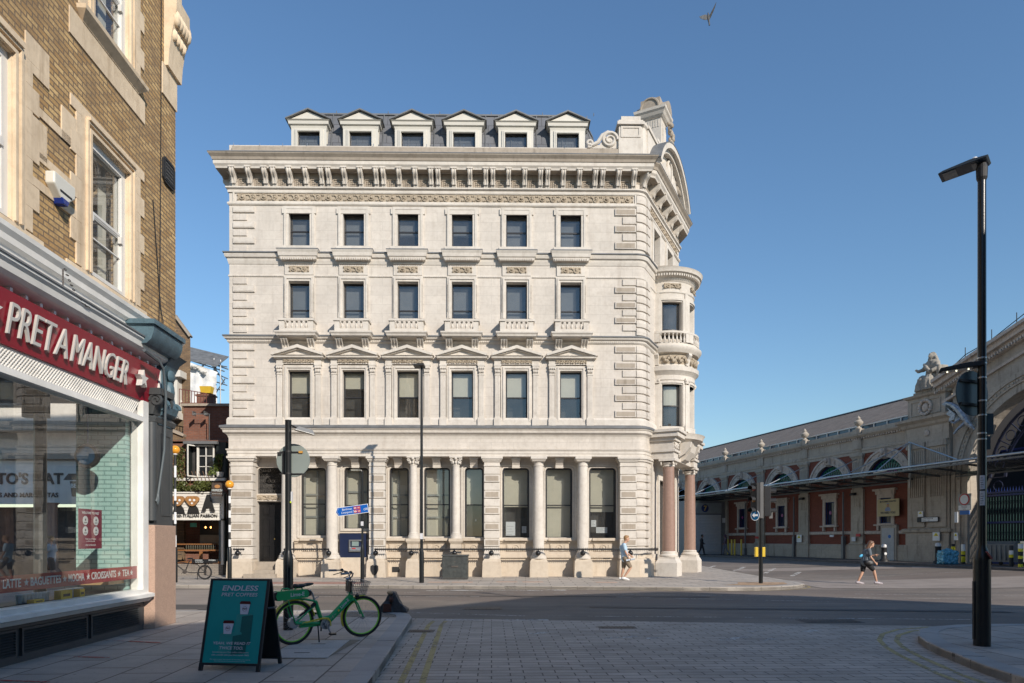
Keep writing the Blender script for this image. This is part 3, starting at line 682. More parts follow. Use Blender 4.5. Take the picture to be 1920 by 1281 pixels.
# ---- upper windows: one per floor, then copies
def sash(par, hw, z0, z1, yb=0.20, split=0.5, blind=0.0, fr=0.045):
    m = MB(); m.ring(-hw, hw, z0, z1, fr, yb, yb+0.09); zm = z0+(z1-z0)*split; m.box(-hw+fr, hw-fr, yb+0.01, yb+0.06, zm-0.03, zm+0.03)
    m.build('sash_frame', m_sash, par)
    g = MB(); g.add([(-hw+.03, yb+0.045, z0+.03), (hw-.03, yb+0.045, z0+.03), (hw-.03, yb+0.045, z1-.03), (-hw+.03, yb+0.045, z1-.03)], [(0, 1, 2, 3)]); g.build('pane', m_glass, par)
    if blind > 0:
        d = MB(); d.box(-hw+0.05, hw-0.05, yb+0.15, yb+0.16, z1-(z1-z0)*blind, z1-0.03); d.build('blind', m_blind, par)
def baluster_mb(c, h, r=0.06):
    return [(r*0.95, 0), (r*0.95, h*.06), (r*.55, h*.10), (r*.75, h*.2), (r, h*.33), (r*.8, h*.5), (r*.45, h*.72), (r*.42, h*.8), (r*.7, h*.84), (r*.5, h*.88), (r*.9, h*.93), (r*.9, h)]
def win3():
    z0, z1, h, d = OP[3]; m = MB()
    zt = ZL(387.5); zs = z0
    m.ring(-0.68, 0.68, zs, zt, 0.225, -0.05, 0.01, 0); m.ring(-0.65, 0.65, zs, zt-0.03, 0.10, -0.085, -0.045, 0)
    m.box(-0.74, 0.74, -0.07, 0.01, zt-0.32, zt-0.06)
    w_ = m.build('window', m_trim, bank)
    s = MB(); s.box(-0.76, 0.76, -0.10, 0.0, ZL(474.5), z0-0.002); s.build('sill', m_trim, w_)
    sash(w_, h, z0, z1, split=0.485); return w_
def win2():
    z0, z1, h, d = OP[2]; m = MB(); zt = ZL(519)
    m.ring(-0.66, 0.66, z0, zt, 0.205, -0.07, 0.01, 0); m.ring(-0.60, 0.60, z0, zt-0.04, 0.07, -0.11, -0.06, 0)
    # bead edge
    for s in (-1, 1):
        for i in range(22): m.ball((s*0.635, -0.08, z0+0.3+i*0.055), 0.02, 5, 4)
    w_ = m.build('window', m_trim, bank)
    c = MB(); a, b = ZL(484, -.35), ZL(473, -.35)
    c.sweep([(0, ZL(497)), (0.10, ZL(496)), (0.12, ZL(491)), (0.24, ZL(490)), (0.26, ZL(485.5)), (0.30, ZL(484)), (0.32, ZL(478)), (0.36, ZL(474)), (0.36, ZL(472)), (0, ZL(470))], [(-0.53, 0.0), (-0.53, -0.001), (0.53, -0.001), (0.53, 0.0)])
    for i in range(15): c.box(-0.72+i*0.098, -0.72+i*0.098+0.05, -0.30, -0.1, ZL(491.5), ZL(487))
    c.build('window_cornice', m_trim, w_)
    lc = MB(); lc.sweep([(0, ZL(471)), (.37, ZL(473.2)), (.37, ZL(471.4)), (0, ZL(469))], [(-0.53, 0.0), (-0.53, -0.001), (0.53, -0.001), (0.53, 0.0)]); lc.build('lead_cover', m_lead, w_)
    f = MB(); f.box(-0.62, 0.62, -0.06, 0.0, ZL(516), ZL(497)); f.build('frieze', m_trim, w_)
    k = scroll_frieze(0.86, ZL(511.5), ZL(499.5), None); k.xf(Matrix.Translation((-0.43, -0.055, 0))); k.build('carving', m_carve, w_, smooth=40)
    # balustraded balcony
    q = MB(); zc = ZL(597, -.5); zb = ZL(616, -.45); zf = ZL(628, -.45); D = 0.5
    def rail(o, a, b): q.sweep([(0, a), (o, a), (o, b), (0, b)], [(-0.72, 0.0), (-0.72, -D), (0.72, -D), (0.72, 0.0)])
    rail(0.05, zc-0.09, zc); rail(-0.16, zf, zb)
    for s in (-1, 1): q.box(s*0.72-(0.22 if s > 0 else 0), s*0.72+(0.22 if s < 0 else 0), -D, -D+0.2, zb, zc-0.09)
    for s in (-1, 1): q.box(min(s*0.72, s*0.56), max(s*0.72, s*0.56), -D+0.2, 0, zb, zc-0.09)
    q.box(-0.72, 0.72, -D, 0, zf-0.02, zf+0.03)
    bal = q.build('balcony', m_trim, w_)
    r = MB(); r.lathe(baluster_mb(None, zc-0.09-zb, 0.062), (0, 0, 0), 10); r0 = r.build('baluster', m_trim, w_, smooth=50, loc=(-.4, -D+.1, zb))
    for i in range(1, 5): copy_tree(r0, w_, loc=(-0.40+i*0.20, -D+0.10, zb))
    s_ = MB(); s_.sweep([(0, ZL(638)), (0.09, ZL(636)), (0.11, ZL(633)), (0.16, ZL(630.5)), (0.16, ZL(628)), (0, ZL(627))], [(-0.74, 0.0), (-0.74, -D), (0.74, -D), (0.74, 0.0)])
    s_.box(-0.74, 0.74, -D, 0, ZL(637), ZL(628)); s_.build('balcony_slab', m_trim, w_)
    for s in (-1, 1):
        e = MB(); zt_ = ZL(637); zb_ = ZL(657)
        e.prism([(0, zt_), (-0.42, zt_), (-0.44, zt_-0.08), (-0.34, zt_-0.16), (-0.22, zt_-0.22), (-0.16, zt_-0.34), (-0.13, zb_+0.03), (-0.05, zb_), (0, zb_)], -0.13, 0.13, 'yz')
        for x in (-0.12, 0, 0.12): e.tube([(x, y, z) for y, z in ((-0.44, zt_-0.05), (-0.35, zt_-0.17), (-0.23, zt_-0.24), (-0.17, zt_-0.34), (-0.14, zb_+0.03))], 0.028, 5)
        e.ball((0, -0.16, zb_+0.04), (0.14, 0.07, 0.06), 8, 6)
        e.build('scroll_bracket', m_carve if False else m_trim, w_, smooth=40, loc=(s*0.56, 0, 0))
    sash(w_, h, z0, z1, split=0.26); return w_
def win1():
    z0, z1, h, d = OP[1]; m = MB(); zt = ZL(685.5)
    m.ring(-0.68, 0.68, z0-0.08, zt, 0.205, -0.06, 0.01, 0); m.ring(-0.60, 0.60, z0, zt-0.05, 0.07, -0.10, -0.05, 0)
    m.box(-0.95, 0.95, -0.10, 0, ZL(798), z0-0.09)
    w_ = m.build('window', m_trim, bank)
    # pilasters
    for s in (-1, 1):
        p = MB(); za, zb = ZL(783), ZL(702)
        p.box(-0.115, 0.115, -0.11, 0, za, zb)
        for x in (-0.06, 0, 0.06): p.box(x-0.016, x+0.016, -0.118, -0.11, za+0.1, zb-0.08)
        p.box(-0.16, 0.16, -0.17, 0, ZL(798), ZL(785)); p.box(-0.14, 0.14, -0.145, 0, za-0.05, za)
        p.box(-0.16, 0.16, -0.16, 0, ZL(686.5), ZL(683.5)); p.box(-0.13, 0.13, -0.13, 0, zb-0.03, zb)
        p.build('pilaster', m_trim, w_, loc=(s*0.83, 0, 0))
        c = MB(); zk = ZL(694)
        c.frus(-0.11, 0.11, -0.11, 0, zb, ZL(686.5), -0.03, -0.04)
        for x in (-0.09, 0.09, -0.03, 0.03):
            c.ball((x, -0.14, zk-0.06), (0.035, 0.035, 0.07), 6, 5); c.ball((x*1.3, -0.16, zk+0.07), (0.04, 0.035, 0.04), 6, 5)
        c.build('capital', m_carve if False else m_trim, w_, smooth=40, loc=(s*0.83, 0, 0))
    f = MB(); f.box(-0.97, 0.97, -0.12, 0.0, ZL(683.4), ZL(672)); f.build('frieze', m_trim, w_)
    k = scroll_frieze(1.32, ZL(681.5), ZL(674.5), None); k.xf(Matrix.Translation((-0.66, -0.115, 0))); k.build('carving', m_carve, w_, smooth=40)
    c = MB(); zc0, zc1 = ZL(671.5, -.2), ZL(665.5, -.3); c.sweep([(0, zc0-0.05), (0.04, zc0), (0.12, zc0+0.02), (0.13, zc0+0.08), (0.18, zc1), (0, zc1)], [(-0.97, 0.0), (-0.97, -0.16), (0.97, -0.16), (0.97, 0.0)]); c.box(-0.97, 0.97, -0.16, 0, zc0-0.05, zc1)
    za = ZL(646.5, -.25)
    tri = [(-0.93, zc1+0.001), (0.93, zc1+0.001), (0, za-0.14)]; c.prism(tri, -0.16, 0, 'xz')
    for s in (-1, 1):
        th = Vector((0, 0, 0)); A = Vector((s*1.05, zc1)); Bp = Vector((0, za-0.07))
        n = Vector((-(Bp-A).y, (Bp-A).x)).normalized()*(0.07 if s < 0 else -0.07); n = -n if n.y < 0 else n
        c.prism([tuple(A), tuple(Bp-Vector((0, 0.07))), (0, za), tuple(A+n*1.4)], -0.36-0.001*s, 0, 'xz')
        c.prism([tuple(A*0.86+Vector((0, zc1*0.14+0.0))), (0, za-0.19), (0, za-0.13), tuple(A+Vector((0, 0.02)))], -0.27-0.001*s, 0, 'xz')
    c.build('pediment', m_trim, w_)
    sash(w_, h, z0, z1, split=0.49, fr=0.06); return w_
w3, w2, w1 = win3(), win2(), win1()
for i, u in enumerate(cols_u):
    for base in (w3, w2, w1):
        if i == 0: base.location = (u, 0, 0)
        else: cp(base, loc=(u, 0, 0))
z0, z1, h, d = OP[1]
for u, k in zip(cols_u, (0.42, 0.33, 0.50, 0.48, 0.50, 0.50)):
    m = MB(); m.box(u-h+0.05, u+h-0.05, 0.33, 0.335, z1-(z1-z0)*k, z1-0.03); m.build('blind', m_blind, bank)
for u, (z0, z1, h, d) in [(u, OP[k]) for u in cols_u for k in (2, 3)]: m = MB(); m.box(u-h+0.05, u+h-0.05, 0.40, 0.405, z1-(z1-z0)*random.choice((.95, .6, .8, .95)), z1-0.03); m.build('blind', plain('sky_grey_backing', (0.16, 0.165, 0.17), 0.8) if 'sky_grey_backing' not in MATS else MATS['sky_grey_backing'], bank)  # grey sheets behind the panes, toned to stand in for reflected sky
for i in range(6):
    m = MB(); u = cols_u[i]; m.box(u-0.9, u+0.9, 0.9, 0.92, ZL(820), ZL(390)); m.build('room_wall', m_dark, bank)

# ---- ground storey
YW = YE
gw = [(564.5, 611, 877, 1008), (645, 691, 877, 995), (730, 766.5, 877, 1010), (795, 844, 877, 1010), (871.4, 906.6, 877, 1011), (941.8, 992.5, 877.5, 1012), (1022.7, 1073.4, 877.5, 1012), (1104.5, 1155.5, 877.5, 1013)]
gops = []
for a, b, t, bt in gw:
    gops.append((U(a, YW), U(b, YW), B.z((a+b)/2, bt, YW), B.z((a+b)/2, t, YW)))
dx0, dx1 = U(483, YW), U(530, YW)
zd0, zd1, zf_, zf2 = B.z(505, 1053, YW), B.z(505, 941, YW), B.z(505, 926, YW), B.z(505, 877, YW)
door_op = (dx0, dx1, zd0, zd1); fan_op = (dx0, dx1, zf_, zf2)
atm_z = (B.z(665, 1045, YW), B.z(665, 1000, YW)); atm_u = (U(641, YW), U(690, YW))
w = MB(); w.wall(0.2, UA, 0.12, Z856+0.1, gops+[door_op, fan_op], YW, YW+0.22)
w.add([(UA, YW, .12), (UA, 0, .12), (UA, 0, Z856), (UA, YW, Z856)], [(0, 1, 2, 3)])
w.add([(0.2, 0.1, .12), (0.2, YW, .12), (0.2, YW, Z856), (0.2, 0.1, Z856)], [(0, 1, 2, 3)])
# corner fillets of the rounded window heads
for a, b, c, d in gops+[fan_op]:
    r = 0.17
    for s, x in ((1, a), (-1, b)):
        pts = [(x, d), (x, d-r)]+[(x+s*r*(1-cos(t*pi/12)), d-r+r*sin(t*pi/12)) for t in range(1, 7)]
        w.prism(pts, YW+0.004, YW+0.21, 'xz')
w.build('ground_floor_wall', m_stone, bank, recalc=False)
m = MB(); m.add([(0.2, YW+1.3, 0.12), (UA, YW+1.3, 0.12), (UA, YW+1.3, Z856), (0.2, YW+1.3, Z856)], [(0, 1, 2, 3)])
m.build('room_wall', m_dark, bank)
def rframe(x0, x1, z0, z1, r, w, y0, y1):
    "frame with rounded top corners"
    def loop(i):
        a, b, c, d, q = x0+i, x1-i, z0+i*1.6, z1-i, max(0.02, r-i)
        return [(a, c)]+[(a+q*(1-cos(t*pi/12)), d-q+q*sin(t*pi/12)) for t in range(0, 7)]+[(b-q*(1-cos(t*pi/12)), d-q+q*sin(t*pi/12)) for t in range(6, -1, -1)]+[(b, c)]
    o, n = loop(0), loop(w); k = len(o); m = MB()
    vs = [(p[0], y0, p[1]) for p in o]+[(p[0], y0, p[1]) for p in n]+[(p[0], y1, p[1]) for p in o]+[(p[0], y1, p[1]) for p in n]
    fs = []
    for i in range(k):
        j = (i+1) % k; fs += [(i, j, j+k, i+k), (i+2*k, i+3*k, j+3*k, j+2*k), (i, i+2*k, j+2*k, j), (i+k, j+k, j+3*k, i+3*k)]
    return m.add(vs, fs)
m_greyfr = plain('grey_inner_frame', (0.30, 0.31, 0.29), 0.6)
m_paper = plain('white_paper', (0.70, 0.72, 0.74), 0.7, var=0.02)
for i, (a, b, c, d) in enumerate(gops):
    win = rframe(a, b, c, d, 0.16, 0.075, YW+0.10, YW+0.18).build('window', m_sash, bank)
    zm = c+(d-c)*(0.48 if i != 1 else 0.40)
    m = MB(); m.box(a+0.075, b-0.075, YW+0.12, YW+0.17, zm-0.025, zm+0.025); m.build('meeting_rail', m_sash, win)
    m = MB(); m.add([(a+.03, YW+.14, c+.03), (b-.03, YW+.14, c+.03), (b-.03, YW+.14, d-.03), (a+.03, YW+.14, d-.03)], [(0, 1, 2, 3)]); m.build('pane', m_glass, win)
    # surround moulding and sill
    m = rframe(a-0.16, b+0.16, c-0.02, d+0.14, 0.22, 0.07, YW-0.05, YW+0.0); m.build('surround', m_trim, win)
    m = rframe(a-0.06, b+0.06, c-0.02, d+0.05, 0.2, 0.05, YW-0.03, YW+0.0); m.build('surround', m_trim, win)
    if i < 4:
        m = MB(); m.box(a+0.08, b-0.08, YW+0.42, YW+0.43, c+.1, d-0.05); m.build('blind', m_blind, win)
        k = MB(); xm = a+(b-a)*(0.58 if i != 2 else 0.42)
        for x in (a+0.06, xm, b-0.06): k.box(x-0.045, x+0.045, YW+0.35, YW+0.39, c+0.05, d-0.05)
        for t in (0.03, 0.30, 0.62, 0.98): z = c+(d-c)*t; k.box(a+0.05, b-0.05, YW+0.34, YW+0.38, z-0.04, z+0.04)
        k.build('inner_frame', m_greyfr, win)
    else:
        bot = {4: zm, 5: zm-0.08, 6: c+0.1, 7: zm-0.28}[i]
        m = MB(); m.box(a+0.08, b-0.08, YW+0.30, YW+0.31, bot, d-0.05); m.build('blind', m_blind, win)
for i, x, z, ww, hh in ((5, 0.06, 0.08, 0.42, 0.62), (5, 0.78, 0.2, 0.2, 0.3), (7, 0.02, 0.5, 0.22, 0.3), (7, 0.24, 0.22, 0.5, 0.26), (4, 0.35, 0.7, 0.06, 0.1)):
    a, b, c, d = gops[i]; m = MB(); m.box(a+0.1+x, a+0.1+x+ww, YW+0.17, YW+0.174, c+0.1+z, c+0.1+z+hh); o = m.build('paper_notice', m_paper, bank)
    t = MB()
    for q in range(4): t.box(a+0.13+x, a+0.07+x+ww*(0.9 if q % 2 else 0.7), YW+0.1685, YW+0.17, c+0.14+z+q*hh/5, c+0.15+z+q*hh/5)
    t.build('notice_lines', plain('grey_ink', (0.15, 0.15, 0.16)) if 'grey_ink' not in MATS else MATS['grey_ink'], o)
# keystones above the windows
for a, b, c, d in gops[:-1]:
    x = (a+b)/2; m = MB(); zt = Z856; zb = d-0.03
    m.prism([(YW, zt), (YW-0.42, zt), (YW-0.42, zt-0.1), (YW-0.32, zt-0.2), (YW-0.22, zt-0.32), (YW-0.2, zb), (YW, zb)], x-0.17, x+0.17, 'yz')
    m.box(x-0.2, x+0.2, 0.14, YW, zt-0.09, zt-0.001); m.build('keystone', m_dirty if False else m_trim, bank)
# aprons below the windows: sill, panel, rosette, plinth steps
bays = []
colx = [U(537, -0.05), U(622, -0.05), U(707, -0.05), U(775, -0.05), U(855, -0.05), U(922.5, -0.05), U(1010, -0.05), U(1093, -0.05)]
m = MB(); s0 = colx[0]+0.2
def apr(y0, za, zb): m.box(s0, UA, y0, YW-0.001, za, zb)
zz = lambda py: B.z(800, py, 0.35)
apr(0.40, 0.12, zz(1046)); apr(0.32, zz(1046), zz(1041)); apr(0.36, zz(1041), zz(1035)); apr(0.44, zz(1035), zz(1019)); apr(0.38, zz(1019), zz(1015)); apr(0.30, zz(1015), zz(1012))
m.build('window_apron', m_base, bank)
for a, b, c, d in (gops[0], gops[2], gops[3], gops[4], gops[5], gops[6], gops[7]):
    x = (a+b)/2; q = MB(); za = (zz(1035)+zz(1019))/2
    q.box(x-0.42, x+0.42, 0.40, 0.44, zz(1034), zz(1020)); q.tube([(x+0.13*cos(t*pi/8), 0.385, za+0.11*sin(t*pi/8)) for t in range(16)], 0.02, 5, closed=True); q.ball((x, 0.39, za), (0.05, 0.03, 0.05), 8, 5)
    for s in (-1, 1): q.box(x+s*0.30-0.08, x+s*0.30+0.08, 0.375, 0.40, za-0.12, za+0.12)
    q.box(x-0.5, x+0.5, 0.22, 0.44, zz(1014), zz(1009)); q.build('carved_apron', m_base, bank, smooth=35)
# plinth blocks, piers, columns
zpl = B.z(700, 1048, -0.25)
def plinth(x, hw, name='plinth'):
    m = MB(); m.frus(x-hw, x+hw, -0.34, 0.45, 0.12, 0.22, 0.0); m.frus(x-hw, x+hw, -0.34, 0.45, 0.22, zpl-0.12, 0.02)
    m.frus(x-hw+0.02, x+hw-0.02, -0.32, 0.45, zpl-0.12, zpl+0.0, 0.07); return m
def column(x, fancy=False):
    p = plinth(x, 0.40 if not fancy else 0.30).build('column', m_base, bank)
    r = 0.245 if not fancy else 0.175; m = MB(); zc = Z856
    cy = 0.02
    if fancy:
        zq = zz(1010); m2 = MB(); m2.box(x-0.24, x+0.24, cy-0.24, cy+0.4, zpl-0.05, zq-0.25); m2.frus(x-0.22, x+0.22, cy-0.22, cy+0.4, zq-0.25, zq-0.12, -0.08); m2.box(x-0.3, x+0.3, cy-0.3, cy+0.4, zq-0.12, zq); m2.build('pedestal', m_base, p); z0_ = zq
    else: z0_ = zpl
    m.lathe([(r*1.45, 0), (r*1.45, .07), (r*1.35, .10), (r*1.38, .13), (r*1.15, .18), (r*1.2, .22), (r*1.05, .25), (r, .30), (r*0.99, (zc-z0_)*0.35), (r*0.86, zc-z0_-0.42), (r*0.95, zc-z0_-0.41), (r*0.95, zc-z0_-0.38), (r*.84, zc-z0_-.37), (r*.84, zc-z0_-.30)], (x, cy, z0_), 28)
    m.build('shaft', m_base if False else m_trim, p, smooth=35)
    c = MB()
    if fancy:
        c.lathe([(r*0.84, -0.36), (r*0.9, -0.2), (r*1.25, -0.08)], (x, cy, zc), 20); c.box(x-0.27, x+0.27, cy-0.27, cy+0.27, zc-0.07, zc-0.001)
        for s in (-1, 1):
            for t in (-1, 1): c.tube(spiral((x+s*0.19, cy+t*0.22, zc-0.15), 0.075, 1.3, s, 0, 12), 0.022, 5)
            for t in (-1, 0, 1): c.ball((x+t*0.12, cy+s*0.18, zc-0.26), (0.05, 0.04, 0.07), 6, 5); c.ball((x+s*0.18, cy+t*0.12, zc-0.26), (0.04, 0.05, 0.07), 6, 5)
        c.ball((x, cy-0.25, zc-0.1), (0.06, 0.04, 0.06), 8, 5)
    else:
        c.lathe([(r*.84, -0.34), (r*.86, -0.25), (r*1.0, -0.23), (r*1.0, -0.21), (r*1.35, -0.12)], (x, cy, zc), 24); c.frus(x-0.27, x+0.27, cy-0.27, cy+0.27, zc-0.22, zc-0.12, -0.06); c.box(x-0.35, x+0.35, cy-0.35, cy+0.45, zc-0.12, zc-0.001)
    c.build('capital', m_trim, p, smooth=35)
    return p
def pier(x, hw, name='pier'):
    p = plinth(x, hw+0.08).build('pier', m_base, bank); m = MB(); q = MB(); z0_ = B.z(700, 1040, 0); zt = Z856-0.42; n = 11; h = (zt-z0_)/n
    m.box(x-hw+0.03, x+hw-0.03, -0.02, YW, zpl-0.02, Z856-0.002)
    for i in range(n):
        a, b = z0_+i*h+0.02, z0_+(i+1)*h-0.02; m.box(x-hw, x+hw, -0.08 if i % 2 else -0.055, 0.3, a, b)
        if i % 2 and i > 0: q.box(x-hw+0.06, x+hw-0.06, -0.087, -0.079, a+0.05, b-0.05)
    for o, a, b in ((0.02, 0.42, 0.36), (0.0, 0.36, 0.22), (0.05, 0.22, 0.17), (0.08, 0.17, 0.10), (0.13, 0.10, 0.002)): m.box(x-hw-o, x+hw+o, -0.06-o, YW, Z856-a, Z856-b)
    m.box(x-hw-0.03, x+hw+0.03, -0.12, 0.4, zpl, z0_)
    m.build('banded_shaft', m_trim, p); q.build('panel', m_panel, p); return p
for i, x in enumerate(colx):
    if i in (2, 5): pier(x, 0.34)
    else: column(x, i in (3, 4))
pl = (U(434)+U(474))/2; pier(pl, (U(474)-U(434))/2+0.02); pr = (U(1163)+U(1193))/2; pier(pr, (U(1194)-U(1163))/2)
# rounded corner ground: banded + plinth
banded(B.z(1200, 1040), Z856-0.4, 11, cornr, 0.06); banded(B.z(1200, 1040), Z856-0.4, 11, [tuple(CE), tuple(CE+cdir*0.5)], 0.10, 'banded_pilaster')
m = MB(); gp = [(UA-0.05, 0)]+cornr+[tuple(CE+cdir*1.0)]
m.sweep([(-.05, .12), (0.30, .12), (0.28, zpl-.12), (0.2, zpl), (0.12, zpl+0.02), (0.12, zpl+0.16), (-.05, zpl+0.18)], gp); m.build('corner_plinth', m_base, bank)
m = MB(); m.sweep([(-.05, Z856-.42), (0.07, Z856-.42), (0.06, Z856-.22), (0.12, Z856-.2), (0.14, Z856-.1), (0.18, Z856-0.1), (0.18, Z856-0.001), (-.05, Z856)], gp); m.build('corner_capital', m_trim, bank)
# door with steps and fanlight grille
dr = MB(); xm = (dx0+dx1)/2+0.05
dr.box(dx0, dx1, YW+0.2, YW+0.26, zd0, zd1); door = dr.build('door', m_black, bank)
pn = MB()
for a, b in ((dx0+0.12, dx0+0.12+0.40), (xm+0.06, dx1-0.04)):
    for t0, t1 in ((0.04, 0.27), (0.32, 0.72), (0.77, 0.95)):
        z0_, z1_ = zd0+(zd1-zd0)*t0, zd0+(zd1-zd0)*t1
        pn.ring(a, b, z0_, z1_, 0.04, YW+0.175, YW+0.2); pn.frus(a+.07, b-.07, YW+0.17, YW+0.2, z0_+.07, z1_-.07, 0)
pn.box(xm-0.015, xm+0.015, YW+0.17, YW+0.2, zd0, zd1); pn.build('door_panels', m_black, door)
m = MB(); m.ball((xm+0.1, YW+0.15, zd0+1.0), 0.035); m.build('handle', m_brass, door)
m = MB(); m.box(dx0-0.1, dx1+0.1, YW-0.06, YW-0.001, zd1+0.03, zf_-0.01); m.build('door_lintel', m_trim, bank)
k = scroll_frieze(dx1-dx0-0.05, zd1+0.07, zf_-0.05, None); k.xf(Matrix.Translation((dx0, YW-0.06, 0))); k.build('lintel_carving', m_carve, bank, smooth=40)
m = MB(); random.seed(5)
m.ring(dx0, dx1, zf_, zf2, 0.03, YW+0.08, YW+0.11)
for i in range(6):
    for j in range(5):
        c = (dx0+0.12+(dx1-dx0-0.24)*i/5, YW+0.09, zf_+0.12+(zf2-zf_-0.24)*j/4); m.tube(spiral(c, 0.1, 1.2, 1 if (i+j) % 2 else -1, i, 12), 0.009, 4)
m.build('fanlight_grille', plain('grille_metal', (0.10, 0.09, 0.08), 0.5, 0.3), bank)
for i in range(3):
    m = MB(); y = -0.55+0.30*i; m.box(pl+0.5-(0.25-0.12*i), colx[0]-0.3, y, YW+0.25, 0.12+0.16*i, 0.12+0.16*(i+1)+(0.0 if i < 2 else zd0-0.60)); m.build('door_step', m_dirty, bank)
# ATM
m_atmb = plain('navy_panel', (0.012, 0.02, 0.055), 0.35, var=0.1)
m = MB(); m.box(atm_u[0], atm_u[1], 0.20, 0.40, atm_z[0], atm_z[1]); atm = m.build('cash_machine', m_atmb, bank)
ax = atm_u[0]+0.42; m = MB(); m.ring(ax, ax+0.62, atm_z[0]+0.25, atm_z[0]+0.78, 0.06, 0.13, 0.21); m.prism([(0.19, atm_z[0]+0.32), (0.09, atm_z[0]+0.3), (0.14, atm_z[0]+0.45), (0.19, atm_z[0]+0.47)], ax+0.05, ax+0.57, 'yz'); m.build('fascia', m_steel, atm)
m = MB(); m.box(ax+0.12, ax+0.42, 0.165, 0.195, atm_z[0]+0.5, atm_z[0]+0.72); m.build('screen', plain('grey_screen', (0.2, 0.26, 0.25), 0.15), atm)
m = MB(); m.box(ax+0.14, ax+0.30, 0.10, 0.13, atm_z[0]+0.38, atm_z[0]+0.42); m.build('card_slot', plain('red_plastic', (0.45, 0.03, 0.03), 0.4), atm)
m = MB(); m.box(U(635, .2), U(695, .2), 0.18, 0.5, atm_z[1]+0.0, atm_z[1]+0.06); m.build('cash_machine_hood', m_base, bank); m = MB(); m.box(atm_u[0]-0.08, atm_u[1]+0.05, 0.15, 0.45, 0.12, atm_z[0]); m.build('cash_machine_shelf', m_base, bank)
# spiked rails on ball brackets
def rail(u0, u1, balls, path=None, z=None):
    zr = z or B.z(800, 1030, -0.42); m = MB(); y = -0.44
    pts = path or [(u0, y, zr), (u1, y, zr)]
    m.tube(pts, 0.035, 8)
    for i in range(len(pts)-1):
        a, b = Vector(pts[i]), Vector(pts[i+1]); L = (b-a).length; n = max(1, int(L/0.085))
        for k in range(n):
            p = a.lerp(b, (k+0.5)/n); m.lathe([(0.014, -0.085), (0.012, 0), (0.0, 0.09)], p, 4)
            m.lathe([(0.0, -0.09), (0.012, 0)], p, 4)
    r_ = m.build('spiked_rail', m_blackm, bank)
    for u in balls:
        q = MB(); q.ball((u, y+0.02, zr-0.17), (0.115, 0.115, 0.115), 14, 10); q.bar((u, y, zr-0.1), (u, y, zr), 0.06); q.bar((u, y, zr-0.15), (u, -0.05, zr-0.15), 0.05); q.build('ball_bracket', m_black, r_, smooth=40)
rail(U(532, -.44), U(617, -.44), [U(534, -.44), U(616, -.44)])
rail(U(702, -.44), UA+0.5, [U(704, -.44), U(771, -.44), U(852, -.44), U(921, -.44), U(1009, -.44), U(1093, -.44), U(1182, -.44)])
zr = B.z(800, 1030, -.42); e0 = CE+Vector((sin(CA), -cos(CA)))*0.44
rail(0, 0, [], [(UA+0.45, -0.44, zr), (e0.x, e0.y, zr), (e0.x+cdir.x*0.5, e0.y+cdir.y*0.5, zr)])
rail(U(437, -.44), U(458, -.44), [U(445, -.44)])
# vents in the plinth
for px, a, b in ((742, 1063, 1073), (686, 1063, 1075), (1138, 1041, 1048)):
    m = MB(); m.box(U(px-7, .38), U(px+7, .38), 0.385, 0.40, zz(b), zz(a)); m.build('vent', m_blackm, bank)
m = MB()
for px in (702,): 
    x = U(px, -.36); m.prism([(x-.16, .62), (x-.17, .45), (x-.10, .28), (x, .2), (x+.10, .28), (x+.17, .45), (x+.16, .62), (x+.08, .66), (x, .62), (x-.08, .66)], -0.36, -0.335, 'xz')
m.build('shield_vent', m_blackm, bank)

# ---- blocking course, mansard, dormers
m = MB(); m.sweep([(0.02, ZL(284, -.1)), (0.10, ZL(284, -.1)), (0.10, ZL(274.5, -.1)), (-0.35, ZL(274.5, -.1)), (-0.35, ZL(284))], [(0.25, 12), (0.25, 0), (UA+0.2, 0)]); m.build('parapet', m_panel if False else m_dirty, bank)
YD = 1.45
zr0 = ZL(284); zr1 = B.z(870, 217, 2.1)
ru0, ru1 = U(536, 1.3), U(1140, 1.3)
m = MB()
def arcroof(y0, y1, za, zb, inset):
    pass
path_lo = [(ru0, 11), (ru0, 1.3), (ru1-0.9, 1.3), (ru1-0.3, 1.65), (ru1+0.2, 2.3), (ru1+0.6, 3.2), (ru1+0.9, 4.5), (ru1+1.5, 9)]
path_hi = [(ru0+0.62, 11), (ru0+0.62, 2.1), (ru1-1.3, 2.1), (ru1-0.9, 2.35), (ru1-0.55, 2.8), (ru1-0.3, 3.5), (ru1-0.1, 4.7), (ru1+0.5, 9)]
zfall = [0, 0, 0, -0.25, -0.55, -0.8, -0.9, -0.9]
k = len(path_lo); vs = [(x, y, zr0) for x, y in path_lo]+[(x, y, zr1+f) for (x, y), f in zip(path_hi, zfall)]
m.add(vs, [(i, i+1, i+1+k, i+k) for i in range(k-1)]); m.add(vs[k:], [tuple(range(k))]); roof = m.build('mansard_roof', m_slate, bank, recalc=False)
m = MB()
for i in range(k-1):
    m.bar(vs[k+i], vs[k+i+1], 0.12, 0.07)
for i in range(1, k): m.bar(vs[i], vs[k+i], 0.05, 0.05)
for x in [ru0+0.2+j*0.59 for j in range(0, 24)]: m.bar((x, 1.27, zr0), (x, 2.07, zr1), 0.035, 0.05)
for j in range(12): m.ball((ru0+0.9+j*1.2, 2.1, zr1+0.1), (0.02, 0.02, 0.09), 5, 4)
m.build('lead_roll', m_lead, roof)
zc = lambda py: B.z(776, py, YD)
dm = MB(); hw = 0.62
dm.wall(-0.80, 0.80, zr0, zc(237), [(-0.5, 0.5, zr0+0.3, zc(248))], YD, YD+0.2)
dm.box(-0.80, -0.5, YD+0.2, YD+1.3, zr0, zc(237)); dm.box(0.5, 0.80, YD+0.2, YD+1.3, zr0, zc(237)); dm.box(-0.5, 0.5, YD+0.2, YD+1.3, zc(245), zc(237))
